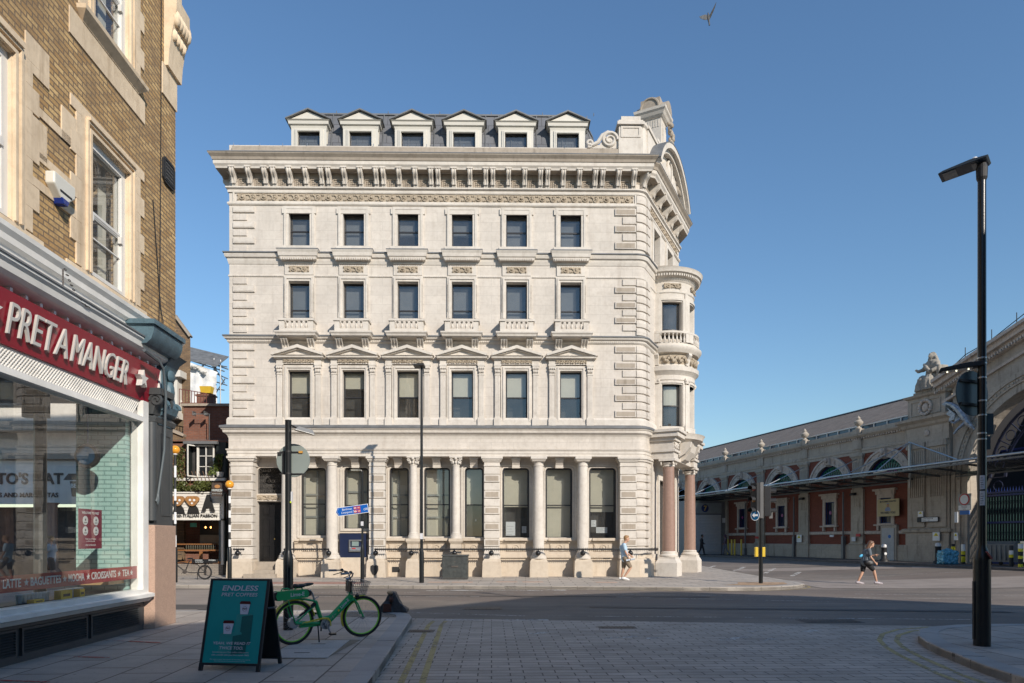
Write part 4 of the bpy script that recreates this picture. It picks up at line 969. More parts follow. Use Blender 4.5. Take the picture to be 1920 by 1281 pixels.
dm.ring(-0.64, 0.64, zr0, zc(244), 0.13, YD-0.05, YD, 0); dm.ring(-0.57, 0.57, zr0, zc(246), 0.06, YD-0.075, YD-0.045, 0)
dorm = dm.build('dormer', m_creamp, bank)
c = MB(); za, zb, zp = zc(238), zc(229), zc(209)
c.sweep([(0, za-0.12), (0.03, za), (0.10, za+0.04), (0.12, zb-0.05), (0.18, zb), (0, zb)], [(-0.80, YD+1.4), (-0.80, YD), (0.80, YD), (0.80, YD+1.4)]); c.box(-0.8, 0.8, YD, YD+1.4, za-0.1, zb)
c.prism([(-0.92, zb+0.001), (0.92, zb+0.001), (0, zp-0.1)], YD-0.08, YD+1.4, 'xz'); c.build('pediment', m_creamp, dorm)
c = MB()
for s in (-1, 1): c.prism([(s*1.03, zb), (s*1.03, zb+0.05), (0, zp+0.01), (0, zp-0.05)], YD-0.2-0.001*s, YD+1.4, 'xz')
c.build('dormer_roof', m_lead, dorm)
sash(dorm, 0.5, zr0+0.3, zc(248), yb=YD+0.08, split=0.0, fr=0.04)
dorm.location = (cols_u[0], 0, 0)
for u in cols_u[1:]: cp(dorm, loc=(u, 0, 0))
m = MB(); m.box(ru0+1, ru1-1, YD+0.9, YD+0.95, zr0, zr1-0.2); m.build('room_wall', plain('attic_room', (0.06, 0.08, 0.11), 0.8), bank)
# bird spikes on parapet
m = MB()
for px in (438, 487, 530, 576, 700, 800, 870, 920, 1010, 1060): x = U(px, -.05); m.tube([(x, -.05, ZL(274)), (x, -.05, ZL(270))], 0.012, 4)
m.build('rod', m_steel, bank)
# ---- top of the corner: scroll, pedestal, turret, segmental pediment
zpb = ZL(284, -.1)
px_ = lambda p, y=0: U(p, y)
m = MB(); y0 = -0.12; x0, x1 = U(1160), U(1207)-0.05; zt = B.z(1180, 222, 0)
m.box(x0-0.02, x1, y0, 1.0, zpb, B.z(1180, 262)); m.box(x0, x1-0.02, y0+0.03, 0.9, B.z(1180, 262), B.z(1180, 238)); m.ring(x0+.08, x1-.1, B.z(1180, 260), B.z(1180, 239), 0.09, y0, y0+0.04)
m.box(x0-0.08, x1+0.05, y0-0.08, 1.0, B.z(1180, 237.5), B.z(1180, 232)); m.box(x0-0.02, x1, y0, 1.0, B.z(1180, 232), B.z(1180, 228)); m.box(x0+0.1, x1-0.1, y0+0.05, .9, B.z(1180, 228), B.z(1180, 220))
m.build('parapet_pedestal', m_dirty if False else m_trim, bank)
# curved parapet following the corner
m = MB(); m.sweep([(-0.4, zpb), (0.06, zpb), (0.06, B.z(1200, 266)), (0.02, B.z(1200, 264)), (0.02, B.z(1200, 236)), (0.09, B.z(1200, 233)), (0.10, B.z(1200, 228)), (-0.4, B.z(1200, 225))], [(UA+0.02, 0)]+cornr[1:]+[tuple(CE+cdir*0.25)]); m.build('curved_parapet', m_trim, bank)
# scroll volute
m = MB(); cb = (U(1143), -0.02, B.z(1143, 263)); cs = (U(1105), -0.02, B.z(1105, 269))
m.tube(spiral(cb, 0.36, 1.9, 1, 0.0, 30), [0.075]*16+[0.05]*15, 7); m.tube(spiral(cs, 0.18, 1.3, 1, -2.0, 18), 0.05, 6)
m.tube([(cb[0]-0.05, -.02, cb[2]+0.36), (cb[0]-0.32, -.02, cb[2]+0.20), (cb[0]-0.5, -.02, cb[2]-0.1), (cb[0]-0.72, -.02, cb[2]-0.22), (cs[0]+0.05, -.02, cs[2]-0.12)], [0.07, 0.08, 0.09, 0.08, 0.06], 7)
m.prism([(cb[0]+0.42, zpb), (cb[0]+0.42, cb[2]+0.2), (cb[0]+0.1, cb[2]+0.3), (cb[0]-0.25, cb[2]+0.1), (cb[0]-0.45, cb[2]-0.22), (cs[0], cs[2]), (cs[0]-0.15, zpb)], 0.0, 0.15, 'xz')
m.build('scroll_volute', m_trim, bank, smooth=50)
def CM(s, o=0.0, z=0.0):
    "point on the canted side: s along, o outwards"
    p = CE+cdir*s+Vector((sin(CA), -cos(CA)))*o; return Vector((p.x, p.y, z))
# attic wall over canted side, with carved panel
attic_top = B.z(1240, 258, 1.0)
cz0 = ZTOP
m = MB(); m.box(0.15, 2.0, -0.1, 0.5, cz0, cz0+1.35); m.box(4.3, 6.15, -0.1, 0.5, cz0, cz0+1.35)
m.box(0.10, 6.2, -0.16, 0.55, cz0+1.35, cz0+1.5); m.box(1.7, 4.6, -0.05, 0.7, cz0, cz0+1.6); m.box(1.6, 4.7, -0.14, 0.8, cz0+1.6, cz0+1.75); m.xf(mC); m.build('attic_wall', m_trim, bank)
# segmental pediment on the cornice
R_ = 3.9; half = 2.95; cc = 3.15; hgt = 1.75
R_ = (half*half+hgt*hgt)/(2*hgt); zc_ = cz0+hgt-R_; a_ = math.asin(half/R_)
def arcp(r, n=20): return [(cc+r*sin(-a_+2*a_*i/n), zc_+r*cos(-a_+2*a_*i/n)) for i in range(n+1)]
m = MB(); o = arcp(R_); q = arcp(R_-0.22); q2 = arcp(R_-0.40); n = len(o)
m.prism(arcp(R_-0.3), -0.25, 0.3, 'xz')
for outer, inner, yo in ((o, q, -0.66), (q, q2, -0.48)):
    vs = [(p[0], y, p[1]) for y in (yo, 0.3) for p in outer+inner]; k = len(outer); fs = []
    for i in range(k-1):
        fs += [(i, i+1, i+1+k, i+k), (i+2*k, i+3*k, i+1+3*k, i+1+2*k), (i, i+2*k, i+1+2*k, i+1), (i+k, i+1+k, i+1+3*k, i+3*k)]
    fs += [(0, k, 3*k, 2*k), (k-1, 3*k-1, 4*k-1, 2*k-1)]; m.add(vs, fs)
m.xf(mC); ped = m.build('segmental_pediment', m_trim, bank)
m = MB(); oo = arcp(R_+0.03)
for i in range(len(oo)-1): m.bar((oo[i][0], -0.2, oo[i][1]), (oo[i+1][0], -0.2, oo[i+1][1]), 0.95, 0.04)
m.xf(mC); m.build('lead_cover', m_lead, ped)
m = MB(); m.tube([(cc+0.42*cos(t*pi/8), -0.3, cz0+0.78+0.55*sin(t*pi/8)) for t in range(16)], 0.07, 6, closed=True); m.ball((cc, -0.27, cz0+0.78), (0.3, 0.1, 0.42), 12, 8)
for s in (-1, 1):
    m.prism([(cc+s*0.75, cz0+0.15), (cc+s*2.0, cz0+0.15), (cc+s*0.75, cz0+1.0)], -0.33, -0.2, 'xz'); m.ball((cc+s*0.6, -0.3, cz0+0.5), (0.12, 0.08, 0.3), 8, 6)
m.xf(mC); m.build('carved_shield', m_trim, ped, smooth=40)
# turret / chimney pedestal
tz0 = cz0+1.6; tz1 = B.z(1228, 178, 1.5); tz2 = 0; tc = 3.5
m = MB(); hw, hd = 0.46, 0.50
m.box(tc-0.9, tc+0.9, 0.0, 1.15, tz0-0.4, tz0+0.15); m.box(tc-hw, tc+hw, 0.08, 1.08, tz0, tz1)
m.box(tc-hw*0.55, tc+hw*0.55, 0.02, 1.14, tz0+0.2, tz1-0.3)
for k_ in range(7): m.box(tc-hw-0.02, tc-hw, 0.18+k_*0.12, 0.25+k_*0.12, tz1-0.5, tz1-0.15)
m.sweep([(0, tz1-0.1), (0.06, tz1-0.06), (0.14, tz1+0.02), (0.20, tz1+0.14), (0.27, tz1+0.22), (0.29, tz1+0.34), (0, tz1+0.36)], [(tc-hw, 0.08), (tc+hw, 0.08), (tc+hw, 1.08), (tc-hw, 1.08)], closed=True)
m.box(tc-hw, tc+hw, 0.08, 1.08, tz1+0.3, tz1+0.42)
m.xf(mC); tur = m.build('turret', m_trim, bank)
m = MB(); zt1 = tz1+0.34
for yy0, yy1, sg in ((-0.22, 0.10, 0), (1.0, 1.3, 0)):
    r = 0.46; m.prism([(tc+r*cos(t*pi/12), zt1+r*1.0*sin(t*pi/12)) for t in range(13)], yy0, yy1, 'xz')
for xx0, xx1 in ((tc-hw-0.24, tc-hw+0.1), (tc+hw-0.1, tc+hw+0.24)):
    r = 0.44; ps = [(0.58+r*cos(t*pi/12), zt1+r*1.05*sin(t*pi/12)) for t in range(13)]; m.prism(ps, xx0, xx1, 'yz')
    m.tube([(xx0 if xx0 < tc else xx1, y, z) for y, z in ps], 0.06, 6)
m.box(tc-0.6, tc+0.6, 0.1, 1.05, zt1, zt1+0.5); m.xf(mC); m.build('turret_cap', m_dirty, tur, smooth=40)
random.seed(8); m = MB()
for i in range(70):
    t = i/70; m.ball((tc+0.1+0.45*sin(t*9)*(0.4+0.6*t)+t*0.5, -0.12-0.18*random.random(), tz1-0.2-t*2.6), (0.09+0.07*random.random(), 0.09, 0.09+0.06*random.random()), 6, 5)
for i in range(26): m.ball((tc+1.2+0.5*random.random(), -0.2-0.1*random.random(), tz0-0.3-0.7*random.random()), 0.1+0.05*random.random(), 6, 5)
m.xf(mC); m.build('carved_garland', m_dirty, tur, smooth=40)
# canted side: windows on the top floor
for a, b in ((1.3, 2.35), (3.75, 4.8)):
    m = MB(); z0, z1 = OP[3][:2]; m.ring(a-.22, b+.22, z0-.05, z1+.25, .22, -.06, 0, .05); m.xf(mC); wn_ = m.build('window', m_trim, bank)
    m = MB(); m.ring(a, b, z0, z1, .05, .2, .28); m.box(a, b, .2, .26, (z0+z1)/2-.03, (z0+z1)/2+.03); m.xf(mC); m.build('sash_frame', m_sash, wn_)
    m = MB(); m.add([(a, .24, z0), (b, .24, z0), (b, .24, z1), (a, .24, z1)], [(0, 1, 2, 3)]); m.xf(mC); m.build('pane', m_glass, wn_)
    m = MB(); m.box(a-.1, b+.1, .34, .36, z0-.1, z1+.1); m.xf(mC); m.build('room_wall', m_dark, wn_)

# ---- the round oriel bay
BC = 3.15; RB = 1.42
bc = CM(BC)
NB = 40
def bsweep(prof, name, mat, par=bank, a0=-pi/2-0.12, a1=pi/2+0.12):
    "ring round the bay, angles measured from the outward normal"
    out = atan2(-cos(CA), sin(CA)); m = MB()
    m.lathe([(RB+o, z) for o, z in prof]+[(RB-0.3, prof[-1][1]), (RB-0.3, prof[0][1]), (RB+prof[0][0], prof[0][1])], (bc.x, bc.y, 0), NB, out+a0, out+a1, cap=False)
    return m.build(name, mat, par, smooth=35)
bay = bsweep([(0.02, ZL(798)), (0.02, ZL(787)), (0.0, ZL(786))], 'round_bay', m_trim)
out_ang = atan2(-cos(CA), sin(CA))
def bwall(z0, z1, wins, name, hwang=0.34, d=0.2):
    "curved wall with window openings centred at angles wins between za, zb"
    za, zb = wins[1]; m = MB(); edges = sorted(set([-pi/2-.1, pi/2+.1]+[c+s*hwang for c in wins[0] for s in (-1, 1)]+[-pi/2-.1+i*(pi+.2)/NB for i in range(NB+1)]))
    zs = [z0, za, zb, z1]
    def P(a, r, z): a = a+out_ang; return (bc.x+r*cos(a), bc.y+r*sin(a), z)
    for i in range(len(edges)-1):
        a, b = edges[i], edges[i+1]; cm = (a+b)/2; inw = any(abs(cm-c) < hwang for c in wins[0])
        for j in range(3):
            if j == 1 and inw: continue
            m.add([P(a, RB, zs[j]), P(b, RB, zs[j]), P(b, RB, zs[j+1]), P(a, RB, zs[j+1])], [(0, 1, 2, 3)])
    for c in wins[0]:
        for s in (-1, 1): a = c+s*hwang; m.add([P(a, RB, za), P(a, RB-d, za), P(a, RB-d, zb), P(a, RB, zb)], [(0, 1, 2, 3)])
        for z in (za, zb):
            for k in range(6): a = c-hwang+k*hwang/3; b = a+hwang/3; m.add([P(a, RB, z), P(b, RB, z), P(b, RB-d, z), P(a, RB-d, z)], [(0, 1, 2, 3)])
    o = m.build(name, m_trim, bay, recalc=False, smooth=30)
    for c in wins[0]:
        def strip_(r0, r1, a0, a1, zA, zB, mb, n=6):
            for k in range(n):
                a = a0+(a1-a0)*k/n; b = a0+(a1-a0)*(k+1)/n
                vs = [P(t, r, z) for z in (zA, zB) for t in (a, b) for r in (r0, r1)]; mb.add(vs, [(0, 1, 3, 2), (4, 6, 7, 5), (0, 2, 6, 4), (1, 5, 7, 3), (0, 4, 5, 1), (2, 3, 7, 6)])
        s = MB(); zm = za+(zb-za)*(0.5 if za < 11 else 0.27); e = 0.045
        for zA, zB in ((za, za+.06), (zb-.06, zb), (zm-.03, zm+.03)): strip_(RB-d-.08, RB-d, c-hwang, c+hwang, zA, zB, s)
        for a0, a1 in ((c-hwang, c-hwang+e), (c+hwang-e, c+hwang)): strip_(RB-d-.08, RB-d, a0, a1, za, zb, s, 1)
        wd = s.build('window', m_sash, bank)
        g = MB()
        for k in range(6): a = c-hwang+k*hwang/3; b = a+hwang/3; g.add([P(a, RB-d-.04, za), P(b, RB-d-.04, za), P(b, RB-d-.04, zb), P(a, RB-d-.04, zb)], [(0, 1, 2, 3)])
        g.build('pane', m_glass, wd, recalc=False)
        s = MB()
        for a0, a1 in ((c-hwang-.10, c-hwang-.02), (c+hwang+.02, c+hwang+.10)): strip_(RB, RB+.05, a0, a1, za, zb+.1, s, 1)
        strip_(RB, RB+.05, c-hwang-.1, c+hwang+.1, zb+.06, zb+.16, s); s.build('surround', m_trim, wd)
    return o
wa = [-1.02, 0.0, 1.02]
bwall(ZL(787), ZL(672), (wa, (ZL(786), ZL(702))), 'bay_wall')
bwall(ZL(628), ZL(494), (wa, (ZL(612), ZL(537))), 'bay_wall')
bsweep([(0.0, ZL(702)), (0.0, ZL(695)), (0.05, ZL(693)), (0.05, ZL(684)), (0.12, ZL(680)), (0.22, ZL(676)), (0.24, ZL(668)), (0.02, ZL(664)), (0.0, ZL(652))], 'bay_cornice', m_trim, bay)
bsweep([(0.0, ZL(664)), (0.06, ZL(655)), (0.06, ZL(642)), (0.14, ZL(640))], 'bay_frieze', m_carve, bay)
bsweep([(0.06, ZL(642)), (0.22, ZL(640)), (0.30, ZL(635)), (0.36, ZL(631)), (0.36, ZL(628)), (0.2, ZL(625.5)), (0.2, ZL(620.5)), (0.16, ZL(620))], 'bay_balcony', m_trim, bay)
bsweep([(0.16, ZL(603)), (0.24, ZL(602)), (0.24, ZL(598)), (0.16, ZL(597))], 'bay_balcony_rail', m_trim, bay)
bsweep([(-0.2, ZL(628)), (0.3, ZL(628.5))], 'bay_balcony_floor', m_trim, bay)
m = MB()
for i in range(27):
    a = out_ang-pi/2+0.06+i*(pi-0.12)/26; r = RB+0.19
    if i % 9 in (0, 8): m.box(0, 0, 0, 0, 0, 0); mm = Matrix.Translation((bc.x+r*cos(a), bc.y+r*sin(a), (ZL(620)+ZL(603))/2)) @ Matrix.Rotation(a, 4, 'Z'); m.obox(mm, 0.16, 0.3, ZL(603)-ZL(620))
    else: m.lathe(baluster_mb(None, ZL(603)-ZL(620.5), 0.06), (bc.x+r*cos(a), bc.y+r*sin(a), ZL(620.5)), 8)
m.build('balusters', m_trim, bay, smooth=45)
m = MB(); random.seed(4)
for i in range(60):
    a = out_ang-1.4+i*2.8/59; 
    if abs(((i % 20)-10)) > 8: continue
    z = (ZL(660)+ZL(645))/2+0.1*sin(i*1.3); m.ball((bc.x+(RB+.10)*cos(a), bc.y+(RB+.10)*sin(a), z), (0.09, 0.09, 0.07+0.04*random.random()), 6, 5)
m.build('carved_fruit', m_carve, bay, smooth=40)
m = MB()
for k_ in (-1.52, -0.51, 0.51, 1.52):
    a = out_ang+k_
    rot = Matrix.Translation((bc.x, bc.y, 0)) @ Matrix.Rotation(a+pi/2, 4, 'Z')
    s = len(m.v); zt_ = ZL(641); zb_ = ZL(664)
    m.prism([(-RB, zt_), (-RB-.28, zt_), (-RB-.3, zt_-.1), (-RB-.18, zt_-.25), (-RB-.12, zb_), (-RB, zb_)], -0.10, 0.10, 'yz')
    m.box(-0.1, 0.1, -RB-.07, -RB, ZL(783), ZL(702)); m.box(-.14, .14, -RB-.12, -RB, ZL(700), ZL(690)); m.box(-.13, .13, -RB-.1, -RB, ZL(796), ZL(783))
    for x in (-.1, .1): m.ball((x, -RB-.11, ZL(695)), (.06, .06, .07), 6, 5)
    m.box(-0.1, 0.1, -RB-.05, -RB, ZL(612), ZL(520))
    m.xf(rot, s)
m.build('bay_pilaster', m_trim, bay)
bsweep([(0.0, ZL(521)), (0.04, ZL(519)), (0.04, ZL(517)), (0.0, ZL(516)), (0.0, ZL(498)), (0.06, ZL(495)), (0.10, ZL(491)), (0.2, ZL(489)), (0.26, ZL(484)), (0.36, ZL(482)), (0.38, ZL(477)), (0.42, ZL(474)), (0.0, ZL(468)), (-0.5, ZL(464))], 'bay_cornice', m_trim, bay)
m = MB()
for i in range(46):
    a = out_ang-pi/2+i*pi/45; r = RB+0.24; mm = Matrix.Translation((bc.x+r*cos(a), bc.y+r*sin(a), ZL(487))) @ Matrix.Rotation(a, 4, 'Z'); m.obox(mm, 0.12, 0.06, 0.1)
m.build('dentils', m_trim, bay)
m = MB(); zq = ZL(470); m.ball((bc.x, bc.y, zq-.06), (RB+.1, RB+.1, .42), 32, 10); m.build('bay_roof', m_dirty, bay, smooth=50)
for c in wa[:2]:
    a = out_ang+c; k = scroll_frieze(0.8, ZL(511), ZL(501), None); k.xf(Matrix.Translation((bc.x, bc.y, 0)) @ Matrix.Rotation(a+pi/2, 4, 'Z') @ Matrix.Translation((-0.4, -RB-0.0, 0))); k.build('carving', m_carve, bay, smooth=40)
m = MB(); m.lathe([(RB-0.35, ZL(790)), (RB-.35, ZL(500))], (bc.x, bc.y, 0), 24, cap=False); m.build('room_wall', m_dark, bay)
m = MB(); m.lathe([(RB-0.32, ZL(742)), (RB-.32, ZL(703))], (bc.x, bc.y, 0), 24, out_ang-1.6, out_ang+1.6, cap=False); m.build('blind', m_blind, bay)

# ---- entrance porch with two granite columns
PO = 0.80
pc = [CM(BC-2.15, PO), CM(BC+2.15, PO)]
for i, p in enumerate(pc):
    m = MB(); rt_ = Matrix.Translation((p.x, p.y, 0)) @ Matrix.Rotation(CA, 4, 'Z')
    m.box(-0.48, 0.48, -0.48, 0.48, 0.12, 0.72); m.frus(-0.48, 0.48, -0.48, 0.48, 0.72, 0.9, 0.10); m.box(-0.38, 0.38, -0.38, 0.38, 0.9, 0.98)
    m.lathe([(0.40, 0.98), (0.42, 1.04), (0.38, 1.09), (0.32, 1.13), (0.34, 1.18), (0.29, 1.23)], (0, 0, 0), 28); m.xf(rt_)
    col = m.build('granite_column', m_trim, bank, smooth=35)
    zt_ = Z856-0.36; m = MB(); m.lathe([(0.285, 1.23), (0.285, 2.4), (0.245, zt_)], (p.x, p.y, 0), 32); m.build('shaft', m_granite, col, smooth=40)
    m = MB(); m.lathe([(0.25, zt_), (0.28, zt_+0.03), (0.26, zt_+0.08), (0.33, zt_+0.18)], (0, 0, 0), 24)
    for s in (-1, 1):
        for t in (-1, 1): m.tube(spiral((s*0.27, t*0.27, zt_+0.16), 0.085, 1.3, s, 0, 12), 0.028, 5)
    m.box(-0.36, 0.36, -0.36, 0.36, zt_+0.25, zt_+0.359); m.xf(rt_); m.build('capital', m_trim, col, smooth=35)
def prj(z0, z1, o, name, mat, w_=None):
    "entablature blocks of the porch"
    m = MB(); a = BC-2.15; b = BC+2.15
    m.box(a-0.30-o, a+0.55+o, -PO-0.30-o, 0.1, z0, z1); m.box(b-0.55-o, b+0.30+o, -PO-0.30-o, 0.1, z0, z1); m.box(a, b, -PO-0.15-o, 0.1, z0+0.003, z1-0.003); m.xf(mC)
    return m.build(name, mat, bank)
prj(Z856, Z841-.05, 0.0, 'porch_beam', m_trim); prj(Z841-.05, Z841+.05, 0.08, 'porch_moulding', m_trim); prj(Z841+.05, Z822, 0.0, 'porch_frieze', m_trim)
prj(Z822, ZL(815), 0.1, 'porch_moulding', m_trim); prj(ZL(815), ZL(806), 0.24, 'porch_cornice', m_trim); prj(ZL(806), ZL(801), 0.32, 'porch_cornice', m_trim)
bsweep([(0.05, ZL(822)), (0.2, ZL(815)), (0.42, ZL(812)), (0.46, ZL(806)), (0.52, ZL(802)), (0.0, ZL(798))], 'bay_base', m_trim, bay)
m = MB()
for s in (-0.9, 0.9):
    m.prism([(-PO-.25, Z822+.1), (-PO-.75, Z822+.1), (-PO-.7, Z822-.15), (-PO-.45, Z822-.45), (-PO-.2, Z822-.6)], BC+s-.14, BC+s+.14, 'yz')
m.prism([(-PO-.1, ZL(812)), (-PO-.75, ZL(812)), (-PO-.6, ZL(835)), (-PO-.35, ZL(850)), (-PO-.1, ZL(856))], BC-.5, BC+.5, 'yz'); m.xf(mC); m.build('carved_bracket', m_trim, bay)
m = MB(); k = scroll_frieze(0.7, ZL(836), ZL(824), None); k.xf(mC @ Matrix.Translation((BC-2.4, -PO-0.31, 0))); m.add(k.v, k.f)
k = scroll_frieze(0.7, ZL(836), ZL(824), None); k.xf(mC @ Matrix.Translation((BC+1.7, -PO-0.31, 0))); m.add(k.v, k.f); m.build('carving', m_trim, bay, smooth=40)
# pilasters and door behind the columns
m = MB()
for s in (BC-2.15, BC+2.15): m.box(s-0.3, s+0.3, -0.14, 0, 0.12, Z856); m.box(s-0.35, s+0.35, -0.2, 0, 0.12, 1.1)
m.ring(2.0, 4.1, 0.25, 4.75, 0.2, -0.08, 0, 0); m.xf(mC); m.build('porch_pilaster', m_trim, bank)
m = MB(); m.box(2.2, 3.9, 0.2, 0.26, 0.25, 4.6); m.xf(mC); m.build('entrance_door', m_black, bank)
m = MB(); m.box(1.9, 4.2, -0.5, 0.1, 0.12, 0.26); m.xf(mC); m.build('entrance_step', m_base, bank)
# ------------------------------------------------------------------ the brick market hall on the right
MK = MARKET; MANG = MK.a
mm_brick = brickmat('red_brick', MANG, (0.18, 0.044, 0.026), (0.25, 0.066, 0.038), (0.20, 0.10, 0.07), 0.235, 0.078, 0.008, patch=(0.19, 0.045, 0.026))
mm_stone = stonemat('grimy_market_stone', (0.47, 0.415, 0.345), MANG, joints=(1.1, 0.5), stain=(0.10, 0.08, 0.065), sf=0.95)
mm_trim = stonemat('grimy_market_trim', (0.58, 0.50, 0.43), joints=None, stain=(0.09, 0.075, 0.06), sf=0.95)
mm_slate = brickmat('market_slate', MANG, (0.145, 0.112, 0.088), (0.21, 0.163, 0.128), (0.08, 0.07, 0.06), 0.4, 0.25, 0.008, patch=(0.26, 0.22, 0.18), bk=0.3)
mm_blue = plain('market_blue_paint', (0.01, 0.03, 0.15), 0.5, var=0.15); mm_teal = plain('market_teal_paint', (0.0, 0.03, 0.028), 0.5, var=0.2)
mm_purple = plain('market_purple_paint', (0.26, 0.03, 0.17), 0.45, var=0.2); mm_green = plain('market_green_paint', (0.02, 0.22, 0.16), 0.5, var=0.2)
mm_glass = glassmat('canopy_glass', (0.30, 0.35, 0.35), 0.08, 0.05, dust_sheen=.10)
mm_dglass = plain('dark_glass', (0.02, 0.022, 0.03), 0.1); mm_dark = plain('market_interior', (0.012, 0.012, 0.014), 0.9)
mm_shut = plain('shutter_grey', (0.62, 0.62, 0.62), 0.5, 0.1, var=0.05); mm_pewter = plain('grey_cladding', (0.17, 0.18, 0.19), 0.5, var=0.08)
mm_yel = plain('bollard_yellow', (0.62, 0.42, 0.03), 0.4, var=0.1); mm_gold = plain('gold_letter', (0.65, 0.45, 0.1), 0.5)
mk = MK.root('market_hall', 'long red brick and grey stone market hall with arched windows, slate roof and glass canopy', 'building')
def MZ(px, py, y=0.0): return MK.z(px, py, y)
ZB = 0.42; PS = [-16.8, -11.2, -5.6, 0, 5.6, 11.2, 16.8]; AC = [-14, -8.4, -2.8, 2.8, 8.4, 14.0, 19.25]
# brick wall with arches
Rin, Zs = 1.68, 5.45
w = MB(); SL, SR = -40, 24.5
wops = [(c-0.5, c+0.5, 2.8, 4.5) for c in AC[2:]]
w.wall(SL, SR, 0.2, Zs, wops, 0, 0.3)
for i, c in enumerate(AC):
    n = 14
    for k in range(n):
        a0, a1 = pi-pi*k/n, pi-pi*(k+1)/n; x0, x1 = c+Rin*cos(a0), c+Rin*cos(a1); z0, z1 = Zs+Rin*sin(a0), Zs+Rin*sin(a1)
        w.add([(x0, 0, z0), (x1, 0, z1), (x1, 0, 7.62), (x0, 0, 7.62)], [(0, 1, 2, 3)]); w.add([(x0, 0, z0), (x0, 0.35, z0), (x1, 0.35, z1), (x1, 0, z1)], [(0, 1, 2, 3)])
    w.box(c-Rin, c+Rin, 0, .35, Zs-.03, Zs)
edges = [SL]+[q for c in AC for q in (c-Rin, c+Rin)]+[SR]
for i in range(0, len(edges), 2): w.add([(edges[i], 0, Zs), (edges[i+1], 0, Zs), (edges[i+1], 0, 7.62), (edges[i], 0, 7.62)], [(0, 1, 2, 3)])
w.build('wall', mm_brick, mk, recalc=False)
m = MB(); m.box(SL, SR, 0.6, 0.7, 0.2, 9); m.box(SL, SR, 0.36, 7, 9.0, 9.05); m.build('interior_wall', mm_dark, mk)
def mm_(name, prof, x0, x1, mat=mm_trim, y=0.0):
    return MB().sweep([(-0.02, prof[0][1])]+prof+[(-0.02, prof[-1][1])], [(x0, y), (x1, y)]).build(name, mat, mk)
mm_('plinth', [(0.16, 0.2), (0.16, 1.3), (0.10, 1.36), (0.06, 1.42)], SL, 21.4, mm_stone)
mm_('string_course', [(0.04, 2.1), (0.10, 2.14), (0.10, 2.28), (0.02, 2.34)], SL, 21.4)
mm_('entablature', [(0.06, 7.6), (0.06, 7.78), (0.10, 7.8), (0.10, 7.95), (0.05, 8.0), (0.05, 8.62), (0.12, 8.68), (0.22, 8.74), (0.34, 8.86), (0.36, 8.94), (0.1, 8.98), (0.06, 9.0), (0.06, 9.26), (-.15, 9.27)], SL, 21.4, mm_stone)
m = MB()
for i in range(180): m.box(-18+i*0.22, -18+i*0.22+0.10, -0.2, -0.05, 8.62, 8.72)
o = m.build('dentils', mm_trim, mk); o['kind'] = 'stuff'
for s in PS:
    m = MB(); m.box(s-0.66, s+0.66, -0.24, 0, 0.2, 1.42); m.frus(s-0.66, s+0.66, -0.30, 0, 1.42, 1.52, 0.04); m.box(s-0.60, s+0.60, -0.20, 0, 1.52, 2.3); m.box(s-0.56, s+0.56, -0.16, 0, 2.3, 5.2)
    m.box(s-0.46, s+0.46, -0.14, 0, 5.2, 7.25)
    for k in range(6): m.box(s-0.36+k*0.14, s-0.30+k*0.14, -0.165, -0.13, 5.5, 7.1)
    for k in range(4): m.box(s-0.30+k*0.18, s-0.20+k*0.18, -0.18, -0.15, 4.0, 4.6)
    m.frus(s-0.46, s+0.46, -0.14, 0, 7.25, 7.45, -0.10, -0.08); m.box(s-0.58, s+0.58, -0.26, 0, 7.45, 7.6); m.box(s-0.42, s+0.42, -0.16, 0, 7.95, 8.62); m.box(s-0.34, s+0.34, -0.22, 0.2, 8.98, 9.32)
    m.build('pilaster', mm_stone, mk)
    u = MB(); u.lathe([(0.20, 9.32), (0.22, 9.4), (0.10, 9.48), (0.09, 9.54), (0.2, 9.6), (0.29, 9.74), (0.30, 9.84), (0.18, 9.94), (0.19, 9.99), (0.10, 10.02), (0.13, 10.09), (0.05, 10.2), (0.0, 10.28)], (s, -0.02, 0), 14)
    u.build('urn', mm_stone, mk, smooth=50)
